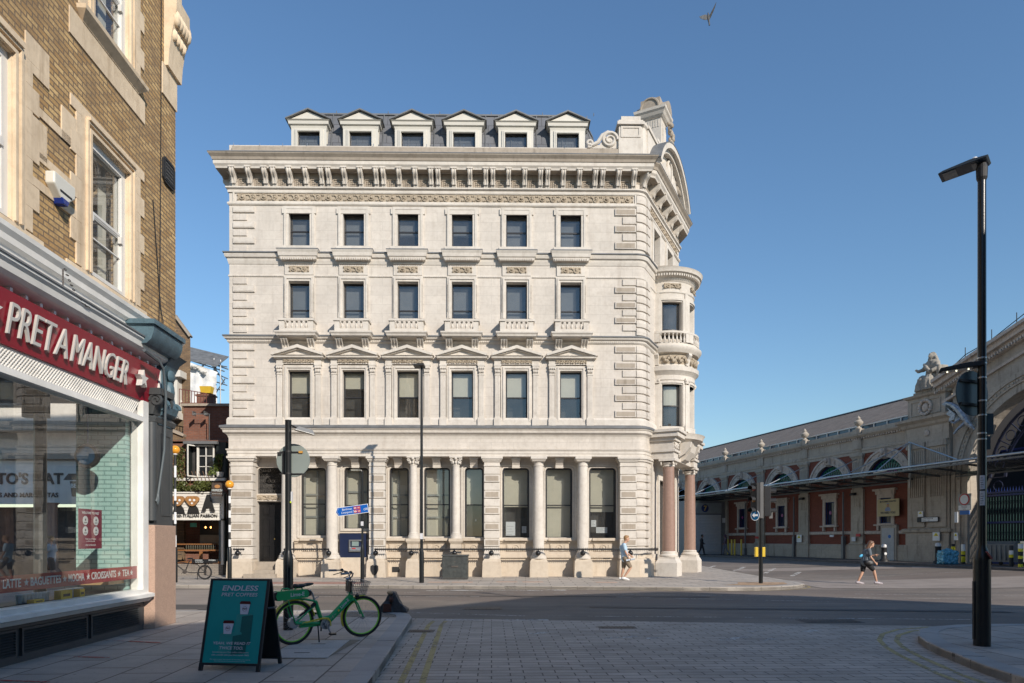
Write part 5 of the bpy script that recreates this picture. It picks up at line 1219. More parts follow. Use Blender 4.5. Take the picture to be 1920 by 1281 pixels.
for i, c in enumerate(AC):
    m = MB(); n = 22; ro, ri = Rin+0.52, Rin-0.02
    for (r1, r0, yo) in ((ro, ri, -0.12), (ro+0.06, ro-0.08, -0.18), (ri+0.12, ri, -0.16)):
        for k in range(n):
            a, b = pi*k/n, pi*(k+1)/n
            vs = [(c+r*cos(t), y, Zs+r*sin(t)) for y in (yo, 0.02) for t in (a, b) for r in (r0, r1)]; m.add(vs, [(0, 1, 3, 2), (0, 4, 5, 1), (2, 3, 7, 6), (0, 2, 6, 4), (1, 5, 7, 3)])
    for k in range(11): a = pi*(k+0.5)/11; m.ball((c+(Rin+.25)*cos(a), -0.13, Zs+(Rin+.25)*sin(a)), (.10, .05, .10), 6, 4)
    a_ = m.build('arch_surround', mm_trim, mk)
    m = MB(); m.prism([(-0.05, Zs+Rin-.1), (-0.3, Zs+Rin+.05), (-0.38, Zs+ro+.05), (-0.05, Zs+ro+.1)], c-.2, c+.2, 'yz'); m.ball((c, -.36, Zs+Rin+.35), (.13, .12, .2), 8, 6); m.build('keystone', mm_trim, a_, smooth=40)
    if i < 2: continue
    # glazed wheel window
    m = MB(); m.prism([(c+Rin*cos(pi*k/24), Zs+Rin*sin(pi*k/24)) for k in range(25)], 0.28, 0.30, 'xz'); lun = m.build('lunette', mm_dglass, mk)
    for col, r0, r1, nn in ((mm_purple, 0.22, 0.92, 12), (mm_green, 0.98, 1.52, 18)):
        m = MB()
        for k in range(nn+1):
            a = pi*k/nn; m.bar((c+r0*cos(a), .24, Zs+.03+r0*sin(a)), (c+r1*cos(a), .24, Zs+.03+r1*sin(a)), 0.035)
            if k < nn:
                am = a+pi/nn/2; rm = r1-0.12; m.tube([(c+rm*cos(am)+.09*cos(t), .24, Zs+.03+rm*sin(am)+.09*sin(t)) for t in [q*pi/3 for q in range(6)]], 0.018, 4, closed=True)
        m.tube([(c+r1*cos(pi*k/20), .24, Zs+.03+r1*sin(pi*k/20)) for k in range(21)], 0.03, 5); m.build('tracery', col, lun)
    m = MB(); m.tube([(c+(Rin-.05)*cos(pi*k/20), .22, Zs+.02+(Rin-.05)*sin(pi*k/20)) for k in range(21)], 0.06, 5); m.ball((c, .2, Zs+.1), (.18, .06, .15), 10, 6); m.build('rim', mm_blue, lun)
for i, c in enumerate(AC[2:]):
    m = MB(); m.ring(c-0.72, c+0.72, 2.74, 4.72, 0.24, -0.10, 0.0, 0.08); m.box(c-0.80, c+0.80, -0.16, 0, 4.72, 4.95); m.box(c-0.95, c+0.95, -0.26, 0, 4.95, 5.08); m.box(c-0.88, c+0.88, -0.22, 0, 2.66, 2.76)
    for s in (-0.6, 0.6): m.box(c+s-.08, c+s+.08, -0.16, 0, 2.36, 2.66)
    wn_ = m.build('window', mm_trim, mk)
    g = MB(); g.box(c-0.5, c+0.5, 0.2, 0.22, 2.8, 4.5); g.build('pane', mm_dglass, wn_)
    g = MB(); g.ring(c-0.5, c+0.5, 2.8, 4.5, 0.06, 0.0, 0.06)
    for k in range(7): g.box(c-0.42+k*0.14-.01, c-0.42+k*0.14+.01, 0.02, 0.04, 2.8, 4.5)
    g.build('window_guard', mm_blue, wn_)
    g = MB(); g.lathe([(0.0, 0), (0.13, 0), (0.13, 0.03), (0, .03)], (0, 0, 0), 12, m=Matrix.Rotation(pi/2, 4, 'X')); g.xf(Matrix.Translation((c, 0.01, 3.7))); g.build('boss', mm_purple, wn_)
# slate roof with eaves glazing
m = MB(); ry0, ry1 = 1.3, 9.0; rz0, rz1 = 9.75, 12.9
m.add([(SL, ry0, rz0), (21.0, ry0, rz0), (19.5, ry1, rz1), (SL, ry1, rz1), (21.0, 17, rz0), (SL, 17, rz0)], [(0, 1, 2, 3), (3, 2, 4, 5), (1, 4, 2)]); rf = m.build('slate_roof', mm_slate, mk, recalc=False)
m = MB(); m.bar((SL, ry0, rz0), (21, ry0, rz0), 0.25, 0.18); m.bar((19.5, ry1, rz1+.05), (21.1, ry0, rz0+.05), 0.2, 0.1); m.bar((SL, ry1, rz1+.03), (19.5, ry1, rz1+.03), 0.3, 0.08); m.build('ridge_roll', m_lead, rf)
m = MB(); m.box(SL, 21, 0.5, 0.55, 9.2, 9.7); m.build('eaves_glazing', plain('roof_glazing', (0.05, 0.09, 0.14), 0.15), mk)
m = MB(); m.box(SL, 21, 0.42, 0.5, 9.6, 9.68)
for k in range(34): m.box(-18+k*1.15, -17.93+k*1.15, 0.42, 0.49, 9.2, 9.65)
m.build('glazing_bars', m_white, rf)
m = MB(); m.box(15, 24, 9.0, 14, 12.0, 13.4); m.build('roof_plant', plain('dark_blue_cladding', (0.03, 0.05, 0.08), 0.5), mk)
# downpipes and wall lamps
m = MB()
for s in (10.2, 15.6, 3.6): m.tube([(s, -.25, .42), (s, -.25, 5.1)], .06, 8); m.box(s-.1, s+.1, -.35, -.12, .42, 2.0 if s > 5 else 1.0)
m.build('downpipe', plain('grey_pipe', (0.14, 0.14, 0.15), 0.4), mk)
for s in (5.6+.4, 11.2, 16.8-.2, 22.6):
    m = MB(); m.prism([(-.2, 4.82), (-.42, 4.78), (-.42, 4.9), (-.28, 4.98), (-.2, 4.98)], s-.2, s+.2, 'yz'); m.build('flood_lamp', m_blackm, mk)
# ---- corner pavilion
P0, P1 = 21.4, 24.6
m = MB(); m.box(P0, P1, -0.7, 0.5, 0.2, 1.4); m.box(P0+.05, P1-.05, -.62, .4, 1.4, 2.2); m.sweep([(0, 2.15), (.12, 2.2), (.16, 2.35), (.05, 2.42), (0, 2.42)], [(P0, .3), (P0, -.62), (P1, -.62), (P1, .3)])
m.box(P0+.1, P1-.1, -.52, .4, 2.2, 7.6)
for a in (P0+.25, P0+1.75):
    m.box(a, a+1.2, -.62, -.5, 2.5, 7.25)
    for k in range(7): m.box(a+.12+k*.15, a+.19+k*.15, -.66, -.61, 4.3, 7.1)
    m.box(a-.08, a+1.28, -.72, -.5, 7.25, 7.6)
m.box(P0+.05, P1-.05, -.62, .5, 7.6, 8.5)
m.sweep([(0, 8.5), (.12, 8.6), (.18, 8.75), (.4, 8.9), (.42, 9.05), (0, 9.1)], [(P0, .5), (P0, -.62), (P1, -.62), (P1, .5)])
m.box(P0+.1, P1-.4, -.5, .8, 9.05, 10.3); m.ring(P0+.35, P1-.7, 9.25, 10.15, .06, -.55, -.5)
m.sweep([(0, 10.3), (.15, 10.38), (.22, 10.5), (0, 10.55)], [(P0+.1, .8), (P0+.1, -.5), (P1-.4, -.5), (P1-.4, .8)]); m.box(P0+.1, P1-.4, -.5, .8, 10.3, 10.55)
pav = m.build('corner_pavilion', mm_stone, mk)
m = MB(); cx_ = (P0+.1+P1-.4)/2; m.tube([(cx_+.42*cos(t*pi/8), -.56, 9.68+.42*sin(t*pi/8)) for t in range(16)], .09, 6, closed=True); m.ball((cx_, -.54, 9.68), (.25, .08, .25), 10, 6)
for k in range(12): a = k*pi/6; m.ball((cx_+.42*cos(a), -.62, 9.68+.42*sin(a)), (.1, .06, .1), 6, 4)
m.ball((cx_+.2, -.66, 8.1), (.2, .06, .2), 8, 5); m.build('carved_roundel', mm_trim, pav, smooth=40)
# ---- arched entrance and gable
AX, AR, AZ = 30.0, 5.35, 5.2; GX0, GX1 = 24.6, 36.0
m = MB(); n = 24; ri = AR-0.9
for k in range(n):
    a0, a1 = pi-pi*k/n, pi-pi*(k+1)/n
    x0, x1 = AX+AR*cos(a0), AX+AR*cos(a1); z0, z1 = AZ+AR*sin(a0), AZ+AR*sin(a1)
    zt = lambda x: 10.9+0.33*(min(x, 2*AX-x)-23.6)-0.5
    m.add([(x0, -.35, z0), (x1, -.35, z1), (x1, -.35, max(z1, zt(x1))), (x0, -.35, max(z0, zt(x0)))], [(0, 1, 2, 3)])
m.box(24.55, AX-AR, -.34, .5, .2, 10.4); m.box(AX+AR, 40, -.34, .5, .2, 10.4)
for r1, r0, yo in ((AR+.02, AR-.22, -.55), (AR-.2, AR-.5, -.48), (AR-.48, ri, -.40)):
    for k in range(n):
        a, b = pi*k/n, pi*(k+1)/n
        vs = [(AX+r*cos(t), y, AZ+r*sin(t)) for y in (yo, 0.6) for t in (a, b) for r in (r0, r1)]; m.add(vs, [(0, 1, 3, 2), (0, 4, 5, 1), (2, 3, 7, 6), (0, 2, 6, 4), (1, 5, 7, 3)])
    m.box(AX-r1, AX-r0, yo, .6, .42, AZ)
for k in range(60): a = pi*k/59; m.box(AX+(AR-.35)*cos(a)-.05, AX+(AR-.35)*cos(a)+.05, -.54, -.45, AZ+(AR-.35)*sin(a)-.05, AZ+(AR-.35)*sin(a)+.05)
ent = m.build('entrance_arch', mm_stone, mk, recalc=False)
m = MB()
for s in (-1, 1):
    X = lambda t: AX+s*(AX-23.7)*t
    for o, y, h0, h1 in ((0.0, -1.05, 0, .18), (0, -.85, -.28, 0), (0, -.62, -.62, -.28), (0, -.5, -1.3, -1.15)):
        A = (X(1), 10.9); Bq = (AX, 10.9+.33*(AX-23.6)); m.prism([(A[0], A[1]+h0), (A[0], A[1]+h1), (Bq[0], Bq[1]+h1), (Bq[0], Bq[1]+h0)], y+.001*s, .3, 'xz')
    for k in range(40): t = k/40; x = X(1-t); z = 10.9+.33*(AX-23.6)*t-.62; m.box(x-.04, x+.04, -.74, -.6, z+.02, z+.16)
m.build('gable', mm_trim, ent)
m = MB()
for y, dz in ((-.6, 0), (.4, 0)):
    m.tube([(24.2, y, 11.3), (25.6, y, 12.1), (27.2, y, 12.5), (AX, y, 13.75), (34, y, 12.6)], .025, 5)
    for x in (25.6, 27.2, 28.6): z = 10.95+.33*(x-23.6); m.bar((x, y, z), (x, y, z+.9), .03)
m.build('roof_handrail', m_blackm, ent)
m = MB(); m.box(24.6, 40, 6.0, 6.1, .2, 11); m.build('hall_depth', mm_dark, mk)
m = MB(); m.box(24.6, 24.7, .5, 6, .2, 11); m.build('hall_side', mm_dark, mk)
# ironwork inside the arch
m = MB()
for r in (3.2, 4.1): m.tube([(AX+r*cos(pi*k/24), .8, AZ+r*sin(pi*k/24)) for k in range(25)], .08, 6)
for k in range(13): a = pi*k/12; m.bar((AX+3.2*cos(a), .8, AZ+3.2*sin(a)), (AX+4.1*cos(a), .8, AZ+4.1*sin(a)), .05); a += pi/24; m.tube([(AX+3.65*cos(a)+.28*cos(t*pi/5), .8, AZ+3.65*sin(a)+.28*sin(t*pi/5)) for t in range(10)], .03, 4, closed=True)
m.build('iron_tracery', plain('dark_ironwork', (.012, .016, .04), .5), ent)
for i, (x0, x1) in enumerate(((25.2, 28.2), (28.3, 31.3), (31.4, 34.4))):
    g_ = MB(); n = 18
    for k in range(n+1): x = x0+(x1-x0)*k/n; g_.box(x-.018, x+.018, .65, .69, ZB, 4.3); 
    for k in range(n): 
        x = x0+(x1-x0)*(k+.5)/n
        for z in (1.7, 2.1, 3.3, 3.8): g_.tube([(x+.07*cos(t*pi/3), .66, z+.12*sin(t*pi/3)) for t in range(6)], .012, 4, closed=True)
    gt = g_.build('gate', mm_teal, mk)
    m = MB()
    for z in (2.7, 4.2, 4.35): m.box(x0, x1, .62, .70, z-.05, z+.05)
    m.box(x0, x1, .60, .72, ZB, 1.2 if i == 0 else .6)
    for k in range(n): x = x0+(x1-x0)*k/n; m.lathe([(.04, 4.4), (.0, 4.65)], (x, .66, 0), 4)
    m.build('rail', mm_blue, gt)
    m = MB(); m.box(x0-.09, x0+.05, .55, .75, ZB, 4.7); m.lathe([(.09, 4.7), (.12, 4.8), (.0, 5.1)], (x0, .65, 0), 6); m.build('post', mm_purple, gt)
m = MB()
for x in (29.0, 31.0): m.tube([(x, 3, ZB), (x, 3, 7.5)], .14, 8)
m.build('iron_column', mm_purple, mk)
m = MB(); m.tube([(24.7, 3, 6.9), (36, 3, 6.9)], .1, 6); m.build('roof_truss', mm_blue, mk)

# ---- statue on the pavilion
def remesh(o, v, smooth=True, disp=0.0):
    r = o.modifiers.new('r', 'REMESH'); r.mode = 'VOXEL'; r.voxel_size = v; r.use_smooth_shade = True
    if disp:
        t = bpy.data.textures.new('n', 'CLOUDS'); t.noise_scale = 0.12; d = o.modifiers.new('d', 'DISPLACE'); d.texture = t; d.strength = disp; d.mid_level = 0.5
    dg = bpy.context.evaluated_depsgraph_get(); me = bpy.data.meshes.new_from_object(o.evaluated_get(dg)); mt = list(o.data.materials)
    o.modifiers.clear(); o.data = me; me.materials.clear()
    for q in mt: me.materials.append(q)
    me.polygons.foreach_set('use_smooth', [True]*len(me.polygons)); return o
sw = MK.w(cx_, -.05, 10.5)
st = thing('statue', 'seated stone statue of a veiled woman in robes on the market pavilion', 'statue', sw, MANG)
st.scale = (1.1, 1.1, 1.12)
m = MB(); random.seed(2)
m.box(-.72, .72, -.55, .55, 0, .14); m.box(-.62, .62, -.45, .5, .1, .30)
S2 = Matrix.Scale(.78, 4, (0, 1, 0))
q = MB(); q.lathe([(.60, .2), (.56, .5), (.50, .85), (.40, 1.05), (.36, 1.3), (.40, 1.55), (.36, 1.75), (.16, 1.86), (0, 1.88)], (0, 0, 0), 24); q.xf(Matrix.Translation((0, .05, 0)) @ S2); m.add(q.v, q.f)
m.ball((-.20, -.38, .80), (.20, .26, .22), 10, 8); m.ball((.20, -.38, .76), (.20, .26, .22), 10, 8)
for x in (-.2, .2): m.tube([(x, -.55, .80), (x, -.60, .15)], [.17, .20], 10)
m.ball((0, -.05, 2.02), (.14, .17, .19), 12, 8); m.ball((0, .05, 2.02), (.20, .19, .25), 12, 8); m.tube([(-.16, .05, 2.0), (-.26, .05, 1.7), (-.34, .05, 1.3)], [.10, .10, .08], 8); m.tube([(.16, .05, 2.0), (.27, .05, 1.7), (.38, .1, 1.2)], [.10, .11, .12], 8)
m.ball((0, -.22, 2.0), (.03, .05, .05), 6, 5)
m.tube([(-.34, -.02, 1.62), (-.46, -.12, 1.38), (-.58, -.36, 1.30), (-.66, -.44, 1.42)], [.13, .12, .09, .06], 8)
m.tube([(.34, -.02, 1.62), (.46, -.1, 1.3), (.34, -.38, 1.16), (.15, -.46, 1.14)], [.14, .13, .10, .07], 8)
m.tube([(-.3, -.22, 1.65), (0, -.36, 1.35), (.3, -.34, 1.05)], [.08, .1, .09], 8)
for i in range(13): x = -.45+i*.075; m.tube([(x*.7, -.5, .95), (x*.95, -.62, .55), (x*1.15, -.62, .16)], [.03, .05, .05], 5)
m.box(.44, .62, -.2, .45, .3, 1.45)
body = remesh(m.build('robed_figure', stonemat('statue_stone', (.36, .33, .28), joints=None, stain=(.07, .06, .05), sf=1.0), st), .03, disp=.04)
# dragon emblem
dw = MK.w(25.4, -.75, 8.6); d = thing('dragon_sculpture', 'silver winged dragon mounted on the stonework beside the big arch', 'sculpture', dw, MANG)
m = MB(); m.tube([(.9, 0, -.8), (.6, -.1, -.4), (.3, -.1, .1), (.0, -.15, .5), (-.35, -.2, .8), (-.7, -.2, .95)], [.06, .16, .22, .18, .14, .08], 8)
for s in (-1, 1): m.prism([(0, .2), (-.55, .75+s*.1), (-.42, .45), (-.62, .30), (-.35, .12), (-.45, -.15), (-.1, -.1)], -.1+s*.2-.02, -.1+s*.2+.02, 'xz')
m.tube([(.3, -.1, 0), (-.1, -.3, -.3), (-.3, -.3, -.2)], [.09, .07, .05], 6); m.tube([(.5, -.1, -.3), (.1, -.3, -.7), (-.1, -.3, -.9)], [.1, .07, .05], 6); m.prism([(-.7, 1.05), (-1.0, .92), (-.7, .8)], -.25, -.15, 'xz')
for k in range(8): m.ball((.9-.18*k, -.25, -.6+.2*k), (.05, .04, .08), 5, 4)
m.build('dragon_body', plain('silver_leaf', (0.30, 0.32, 0.35), 0.45, 0.5, var=.5, vs=8), d, smooth=40)

# ---- canopy
can = thing('glass_canopy', 'long sloping glass and steel canopy hung from rods along the market wall', 'canopy', (MK.ox, MK.oy, 0), MANG)
CL_, CR_ = -14, 34; yF, zF, zW = -3.5, 5.85, 5.42
for i in range(24):
    x0 = CL_+i*2.0; m = MB(); m.add([(x0+.02, -.1, zW), (x0+1.98, -.1, zW), (x0+1.98, yF, zF-.15), (x0+.02, yF, zF-.15), (x0+.02, -.1, zW-.02), (x0+1.98, -.1, zW-.02), (x0+1.98, yF, zF-.17), (x0+.02, yF, zF-.17)], [(0, 1, 2, 3), (4, 5, 6, 7), (0, 1, 5, 4), (2, 3, 7, 6), (1, 2, 6, 5), (3, 0, 4, 7)])
    m.build('glass_panel', mm_glass, can)
m = MB(); m.box(CL_, CR_, yF-.02, yF+.02, zF-.24, zF-.16); m.box(CL_, CR_, -.5, -.35, zW-.12, zW-.04)
for i in range(25): x = CL_+i*2.0; m.bar((x, -.1, zW-.05), (x, yF, zF-.2), .03, .06)
m.build('frame', plain('canopy_frame', (0.10, 0.105, 0.11), 0.4, 0.5), can)
m = MB(); m.tube([(CL_, yF+.3, zF+.02), (CR_, yF+.3, zF+.02)], .07, 10); m.build('steel_tube', m_steel, can, smooth=40)
for s in PS[1:]+[22.0]:
    m = MB(); e = 0 if s < 21 else -.7
    m.tube([(s, yF+.3, zF+.05), (s, e-.1, 7.3 if s < 20 else 7.7)], .035, 6); m.tube([(s, yF+.3, zF+.05), (s-.0, yF+.05, zF-.1), (s+.8, yF+.3, zF-.02)], .05, 6); m.build('hanging_rod', m_steel, can)
m = MB(); m.tube([(22.0, -.85, 7.7), (22.0, -.85, 4.9)], .07, 8); m.tube([(22.0, -.9, 7.7), (27.5, yF+.3, zF+.1)], .04, 6); m.tube([(22.0, -.8, 7.7), (19.5, yF+.3, zF+.1)], .03, 6); m.build('mast', m_steel, can)

# ---- shutter lobby at the far end
lob = thing('shutter_lobby', 'grey clad loading lobby with white roller shutter under round number sign', 'loading bay', (MK.ox, MK.oy, 0), MANG)
m = MB(); m.box(-9, 0.2, -4.1, 0, .2, 5.3); m.build('cladding', mm_pewter, lob)
m = MB(); m.box(.18, .26, -3.9, -.55, 4.15, 5.1); m.build('header_panel', plain('pale_panel', (0.30, 0.33, 0.34), 0.4), lob)
m = MB(); n = 26
for k in range(n): z = .42+k*(3.6/n); m.prism([(.2, z), (.27, z+.02), (.27, z+.09), (.2, z+3.6/n)], -3.85, -.6, 'yz' if False else 'xz') if False else m.add([(.2, y, z+a) if b == 0 else (.26, y, z+a) for y in (-3.85, -.6) for a, b in ((0, 0), (.03, 1), (.1, 1), (3.6/n, 0))], [(0, 1, 5, 4), (1, 2, 6, 5), (2, 3, 7, 6)])
m.build('roller_shutter', mm_shut, lob)
m = MB(); m.lathe([(0, 0), (.36, 0), (.36, .04), (0, .04)], (0, 0, 0), 24, m=Matrix.Rotation(pi/2, 4, 'Y')); m.xf(Matrix.Translation((.27, -2.25, 4.62))); sg = m.build('round_sign', plain('sign_navy', (0.02, 0.04, 0.16), 0.4), lob)
t = text('number', '7', .62, mm_gold, sg, (.33, -2.25, 4.6), .02, pi/2, bold=.02)
m = MB(); m.box(.21, .24, -.45, -.1, 3.3, 3.75); m.build('notice', m_paper, lob)

# ---- signs and objects along the market
def board(name, label, cat, px0, py0, px1, py1, y, mat, parent=None, group=None):
    x0, x1 = MK.u(px0, y), MK.u(px1, y); pm = (px0+px1)/2; z1, z0 = MK.z(pm, py0, y), MK.z(pm, py1, y)
    w_ = MK.w((x0+x1)/2, y, z0); o = thing(name, label, cat, w_, MANG, group); m = MB(); m.box(-(x1-x0)/2, (x1-x0)/2, -.02, .02, 0, z1-z0); p = m.build('panel', mat, o); return o, x1-x0, z1-z0
m_syel = plain('sign_yellow', (0.75, 0.62, 0.02), 0.5, var=0.03); m_bpaint = plain('sign_black', (0.02, 0.02, 0.02), 0.5); m_redp = plain('sign_red', (0.5, 0.02, 0.02), 0.5, var=0.03); m_bluep = plain('sign_blue', (0.01, 0.12, 0.42), 0.45, var=0.03); m_wsign = plain('sign_white', (0.75, 0.75, 0.74), 0.5, var=0.02)
def warn(label, a, y=-.2):
    o, w_, h_ = board('warning_sign', label, 'sign', *a, y, m_wsign)
    m = MB(); m.prism([(-w_*.38, h_*.55), (w_*.38, h_*.55), (0, h_*.95)], -.026, -.021, 'xz'); m.build('triangle', m_syel, o)
    m = MB(); m.prism([(-w_*.12, h_*.62), (w_*.16, h_*.62), (w_*.1, h_*.72), (-w_*.02, h_*.72)], -.030, -.0265, 'xz'); m.build('symbol', m_bpaint, o)
    if h_ > .6:
        m = MB(); m.box(-w_*.4, w_*.4, -.026, -.021, h_*.05, h_*.45); m.build('text_panel', m_syel, o)
        text('wording', 'CAUTION\nFORK LIFT', h_*.12, m_bpaint, o, (0, -.028, h_*.25), .002)
    return o
warn('yellow forklift warning sign low on the pilaster between two brick bays', (1494, 1003, 1503, 1017), -.32)
warn('large yellow forklift warning sign at the foot of the corner pavilion', (1749, 998, 1762, 1014), -.76)
warn('narrow yellow forklift warning sign at the edge of the dark entrance', (1789, 999, 1796, 1013), -.76)
warn('small yellow triangle sign just above the street name plate', (1721.5, 959, 1731, 969), -.7)
o, w_, h_ = board('street_name_sign', 'white street name plate fixed to the stone pavilion', 'sign', 1720, 969.5, 1760, 979, -.7, m_blackm)
m = MB(); m.box(-w_*.28, w_*.47, -.026, -.021, h_*.12, h_*.88); m.build('plate', m_wsign, o); text('wording', 'CHARTERHOUSE\nSTREET  EC1', h_*.34, m_bpaint, o, (-w_*.25, -.028, h_*.5), .002, align='LEFT')
o, w_, h_ = board('no_vehicles_sign', 'square sign with red ringed white circle at the market entrance', 'sign', 1797, 926, 1821, 957, -.9, plain('sign_grey', (0.3, 0.3, 0.28), 0.5))
m = MB(); m.lathe([(0, 0), (w_*.40, 0), (w_*.40, .01), (0, .01)], (0, 0, 0), 28, m=Matrix.Rotation(pi/2, 4, 'X')); m.xf(Matrix.Translation((0, -.021, h_*.66))); m.build('red_disc', m_redp, o)
m = MB(); m.lathe([(0, 0), (w_*.32, 0), (w_*.32, .01), (0, .01)], (0, 0, 0), 28, m=Matrix.Rotation(pi/2, 4, 'X')); m.xf(Matrix.Translation((0, -.033, h_*.66))); m.build('white_disc', m_wsign, o)
m = MB(); m.box(-w_*.47, w_*.47, -.028, -.021, h_*.02, h_*.3); m.build('white_plate', m_wsign, o); text('wording', 'No vehicles\nExcept for\naccess', h_*.085, m_bpaint, o, (0, -.031, h_*.165), .002)
o, w_, h_ = board('blue_sign', 'blue plate hanging below the red ringed circle sign', 'sign', 1800, 957.5, 1818, 965, -.9, m_bluep)
for a, lab in (((1597, 1007, 1604, 1015), 'white paper notice on the pilaster left of the walking woman'), ((1556, 1003, 1563, 1007), 'small white label on the brick below the middle window'), ((1790, 960, 1796, 980), 'narrow white notice board beside the entrance arch')):
    board('notice', lab, 'notice', *a, -.34 if a[0] < 1700 else -.8, m_paper)
board('notice', 'small red and white notice on the pilaster behind the walking woman', 'notice', 1605, 1001, 1613, 1006, -.34, m_redp)
board('notice', 'tiny red and white label beside the traffic light pole', 'notice', 1416, 1006, 1422, 1010, -.34, m_redp)
# banner
o, w_, h_ = board('banner', 'cream recruitment banner hung over the market window above the white door', 'banner', 1645.5, 936, 1686, 968, -.35, plain('cream_cloth', (0.50, 0.42, 0.24), 0.9, var=0.08))
text('wording', 'BUTCHERS WANTED', h_*.13, m_bpaint, o, (0, -.025, h_*.86), .003, bold=.006); text('wording', 'WE NEED YOU!', h_*.16, m_bpaint, o, (0, -.025, h_*.2), .003, bold=.008)
m = MB(); m.ball((0, -.025, h_*.62), (.10, .006, .13), 10, 6); m.build('printed_head', plain('print_skin', (0.4, 0.22, 0.14), 0.8), o)
m = MB(); m.prism([(-.25, h_*.30), (.22, h_*.30), (.2, h_*.45), (.08, h_*.54), (-.08, h_*.54), (-.22, h_*.44)], -.028, -.021, 'xz'); m.prism([(-.12, h_*.72), (.12, h_*.72), (.1, h_*.76), (-.1, h_*.76)], -.034, -.026, 'xz'); m.build('printed_apron', plain('print_blue', (0.25, 0.3, 0.42), 0.8), o)
x0, x1 = MK.u(1657, -.1), MK.u(1680, -.1); m = MB(); m.box(x0-.15, x1+.15, -.22, -.0, .42, 2.7); m.build('door_surround', mm_stone, mk)
m = MB(); m.box(x0, x1, -.26, -.2, .42, 2.5); dr_ = m.build('white_door', plain('grubby_white', (0.42, 0.42, 0.42), 0.6, var=0.12), mk)
m = MB(); m.lathe([(0, 0), (.12, 0), (.12, .01), (0, .01)], (0, 0, 0), 14, m=Matrix.Rotation(pi/2, 4, 'X')); m.xf(Matrix.Translation(((x0+x1)/2+.15, -.262, 1.95))); m.build('blue_disc', m_bluep, dr_)
def MP(px, out=2.4, z=0.42): return MK.w(MK.u(px, -out), -out, z)
# city bollards
def bollard(px, py, h, label):
    p = MP(px, 2.6); o = thing('street_bollard', label, 'bollard', p, 0, 'black bollards in front of the market'); p2 = MB(); p2.lathe([(.26, 0), (.24, .12), (.20, .16), (.17, .2), (.145, h-.28), (.16, h-.26), (.16, h-.2), (.13, h-.18)], (0, 0, 0), 16); p2.build('post', m_blackm, o, smooth=40)
    m = MB(); m.lathe([(.14, h-.2), (.15, h-.08), (.12, h-.02), (.0, h+.02)], (0, 0, 0), 16); m.build('cap', mm_shut, o, smooth=40); m = MB(); m.lathe([(.155, h-.24), (.155, h-.2)], (0, 0, 0), 16, cap=False); m.build('red_band', m_redp, o)
    m = MB(); m.ball((0, -.165, h*.45), (.09, .03, .09), 10, 6); m.build('emblem', m_wsign, o); return o
bollard(1657.5, 1048, 1.05, 'black bollard in front of the white market door'); bollard(1759, 1055, 1.15, 'black bollard beside the blue wrapped bundle')
def post(px, py, z, h, r, mat, label, bands=None, group=None):
    p = MP(px, py, z); o = thing('bollard', label, 'bollard', p, 0, group); m = MB(); m.lathe([(r, 0), (r, h-.03), (r*.8, h)], (0, 0, 0), 12); m.build('post', mat, o, smooth=40)
    for i, (a, b, mt) in enumerate(bands or []): m = MB(); m.lathe([(r+.004, a), (r+.004, b)], (0, 0, 0), 12, cap=False); m.build('band', mt, o)
    return o
gp_ = 'yellow bollards by the loading shutter'
for px, lab in ((1302.5, 'yellow bollard at the left edge of the roller shutter'), (1365, 'yellow bollard just right of the roller shutter'), (1372, 'second yellow bollard right of the roller shutter'), (1377.5, 'third yellow bollard right of the roller shutter'), (1390, 'yellow bollard standing apart nearest the traffic light')):
    post(px, 2.0, .42, 1.35, .075, mm_yel, lab, group=gp_)
post(1787, 1.8, .42, 1.1, .09, m_blackm, 'dark post with white and yellow bands beside the blue wrapped bundle', [(.75, .95, m_syel), (.55, .75, m_wsign)])
post(1806, 1.2, .42, 1.1, .10, m_blackm, 'yellow and white banded bollard in front of the blue gate panel', [(.1, .4, m_syel), (.7, 1.08, m_wsign), (.5, .7, m_syel)])
post(1896, 2.6, .42, 1.05, .09, m_blackm, 'black bollard with white band behind the tall lamp post', [(.6, .8, m_wsign), (.45, .6, m_syel)])
post(1913.5, 2.6, .42, 1.15, .10, m_syel, 'yellow and black bollard at the right edge of the view', [(.15, .4, m_blackm), (.55, .75, m_blackm), (.9, 1.13, m_wsign)])
# blue wrapped bundle
p = MP(1777, 2.7); o = thing('wrapped_bundle', 'bundle wrapped in shiny blue plastic beside the black bollard', 'bundle', p)
m = MB(); random.seed(7); m.box(-.42, .40, -.3, .3, .02, .72); m.ball((0, 0, .55), (.4, .32, .3), 12, 8); q = m.build('plastic_wrap', plain('blue_plastic', (0.10, 0.33, 0.45), 0.2, var=0.6, vs=5), o); remesh(q, .04, disp=.16)
# wheelie bin
p = MP(1887, 1.5); o = thing('wheeled_bin', 'large grey wheeled refuse bin in front of the market gates', 'bin', p, MANG)
m = MB(); m.frus(-.75, .75, -.45, .45, .2, 1.1, -.06); 
for k in range(6): m.box(-.7+k*.26, -.64+k*.26, -.54, -.45, .3, 1.05)
m.build('body', plain('bin_grey', (0.16, 0.17, 0.17), 0.5), o); m = MB(); m.prism([(-.5, 1.1), (.5, 1.1), (.35, 1.25), (-.35, 1.25)], -.82, .82, 'yz'); m.build('lid', plain('bin_lid', (0.12, 0.13, 0.13), 0.4), o)
for a in (-.6, .6):
    for b in (-.35, .35): m = MB(); m.lathe([(0, -.03), (.1, -.03), (.1, .03), (0, .03)], (0, 0, 0), 12, m=Matrix.Rotation(pi/2, 4, 'X')); m.build('wheel', m_blackm, o, loc=(a, b, .1))
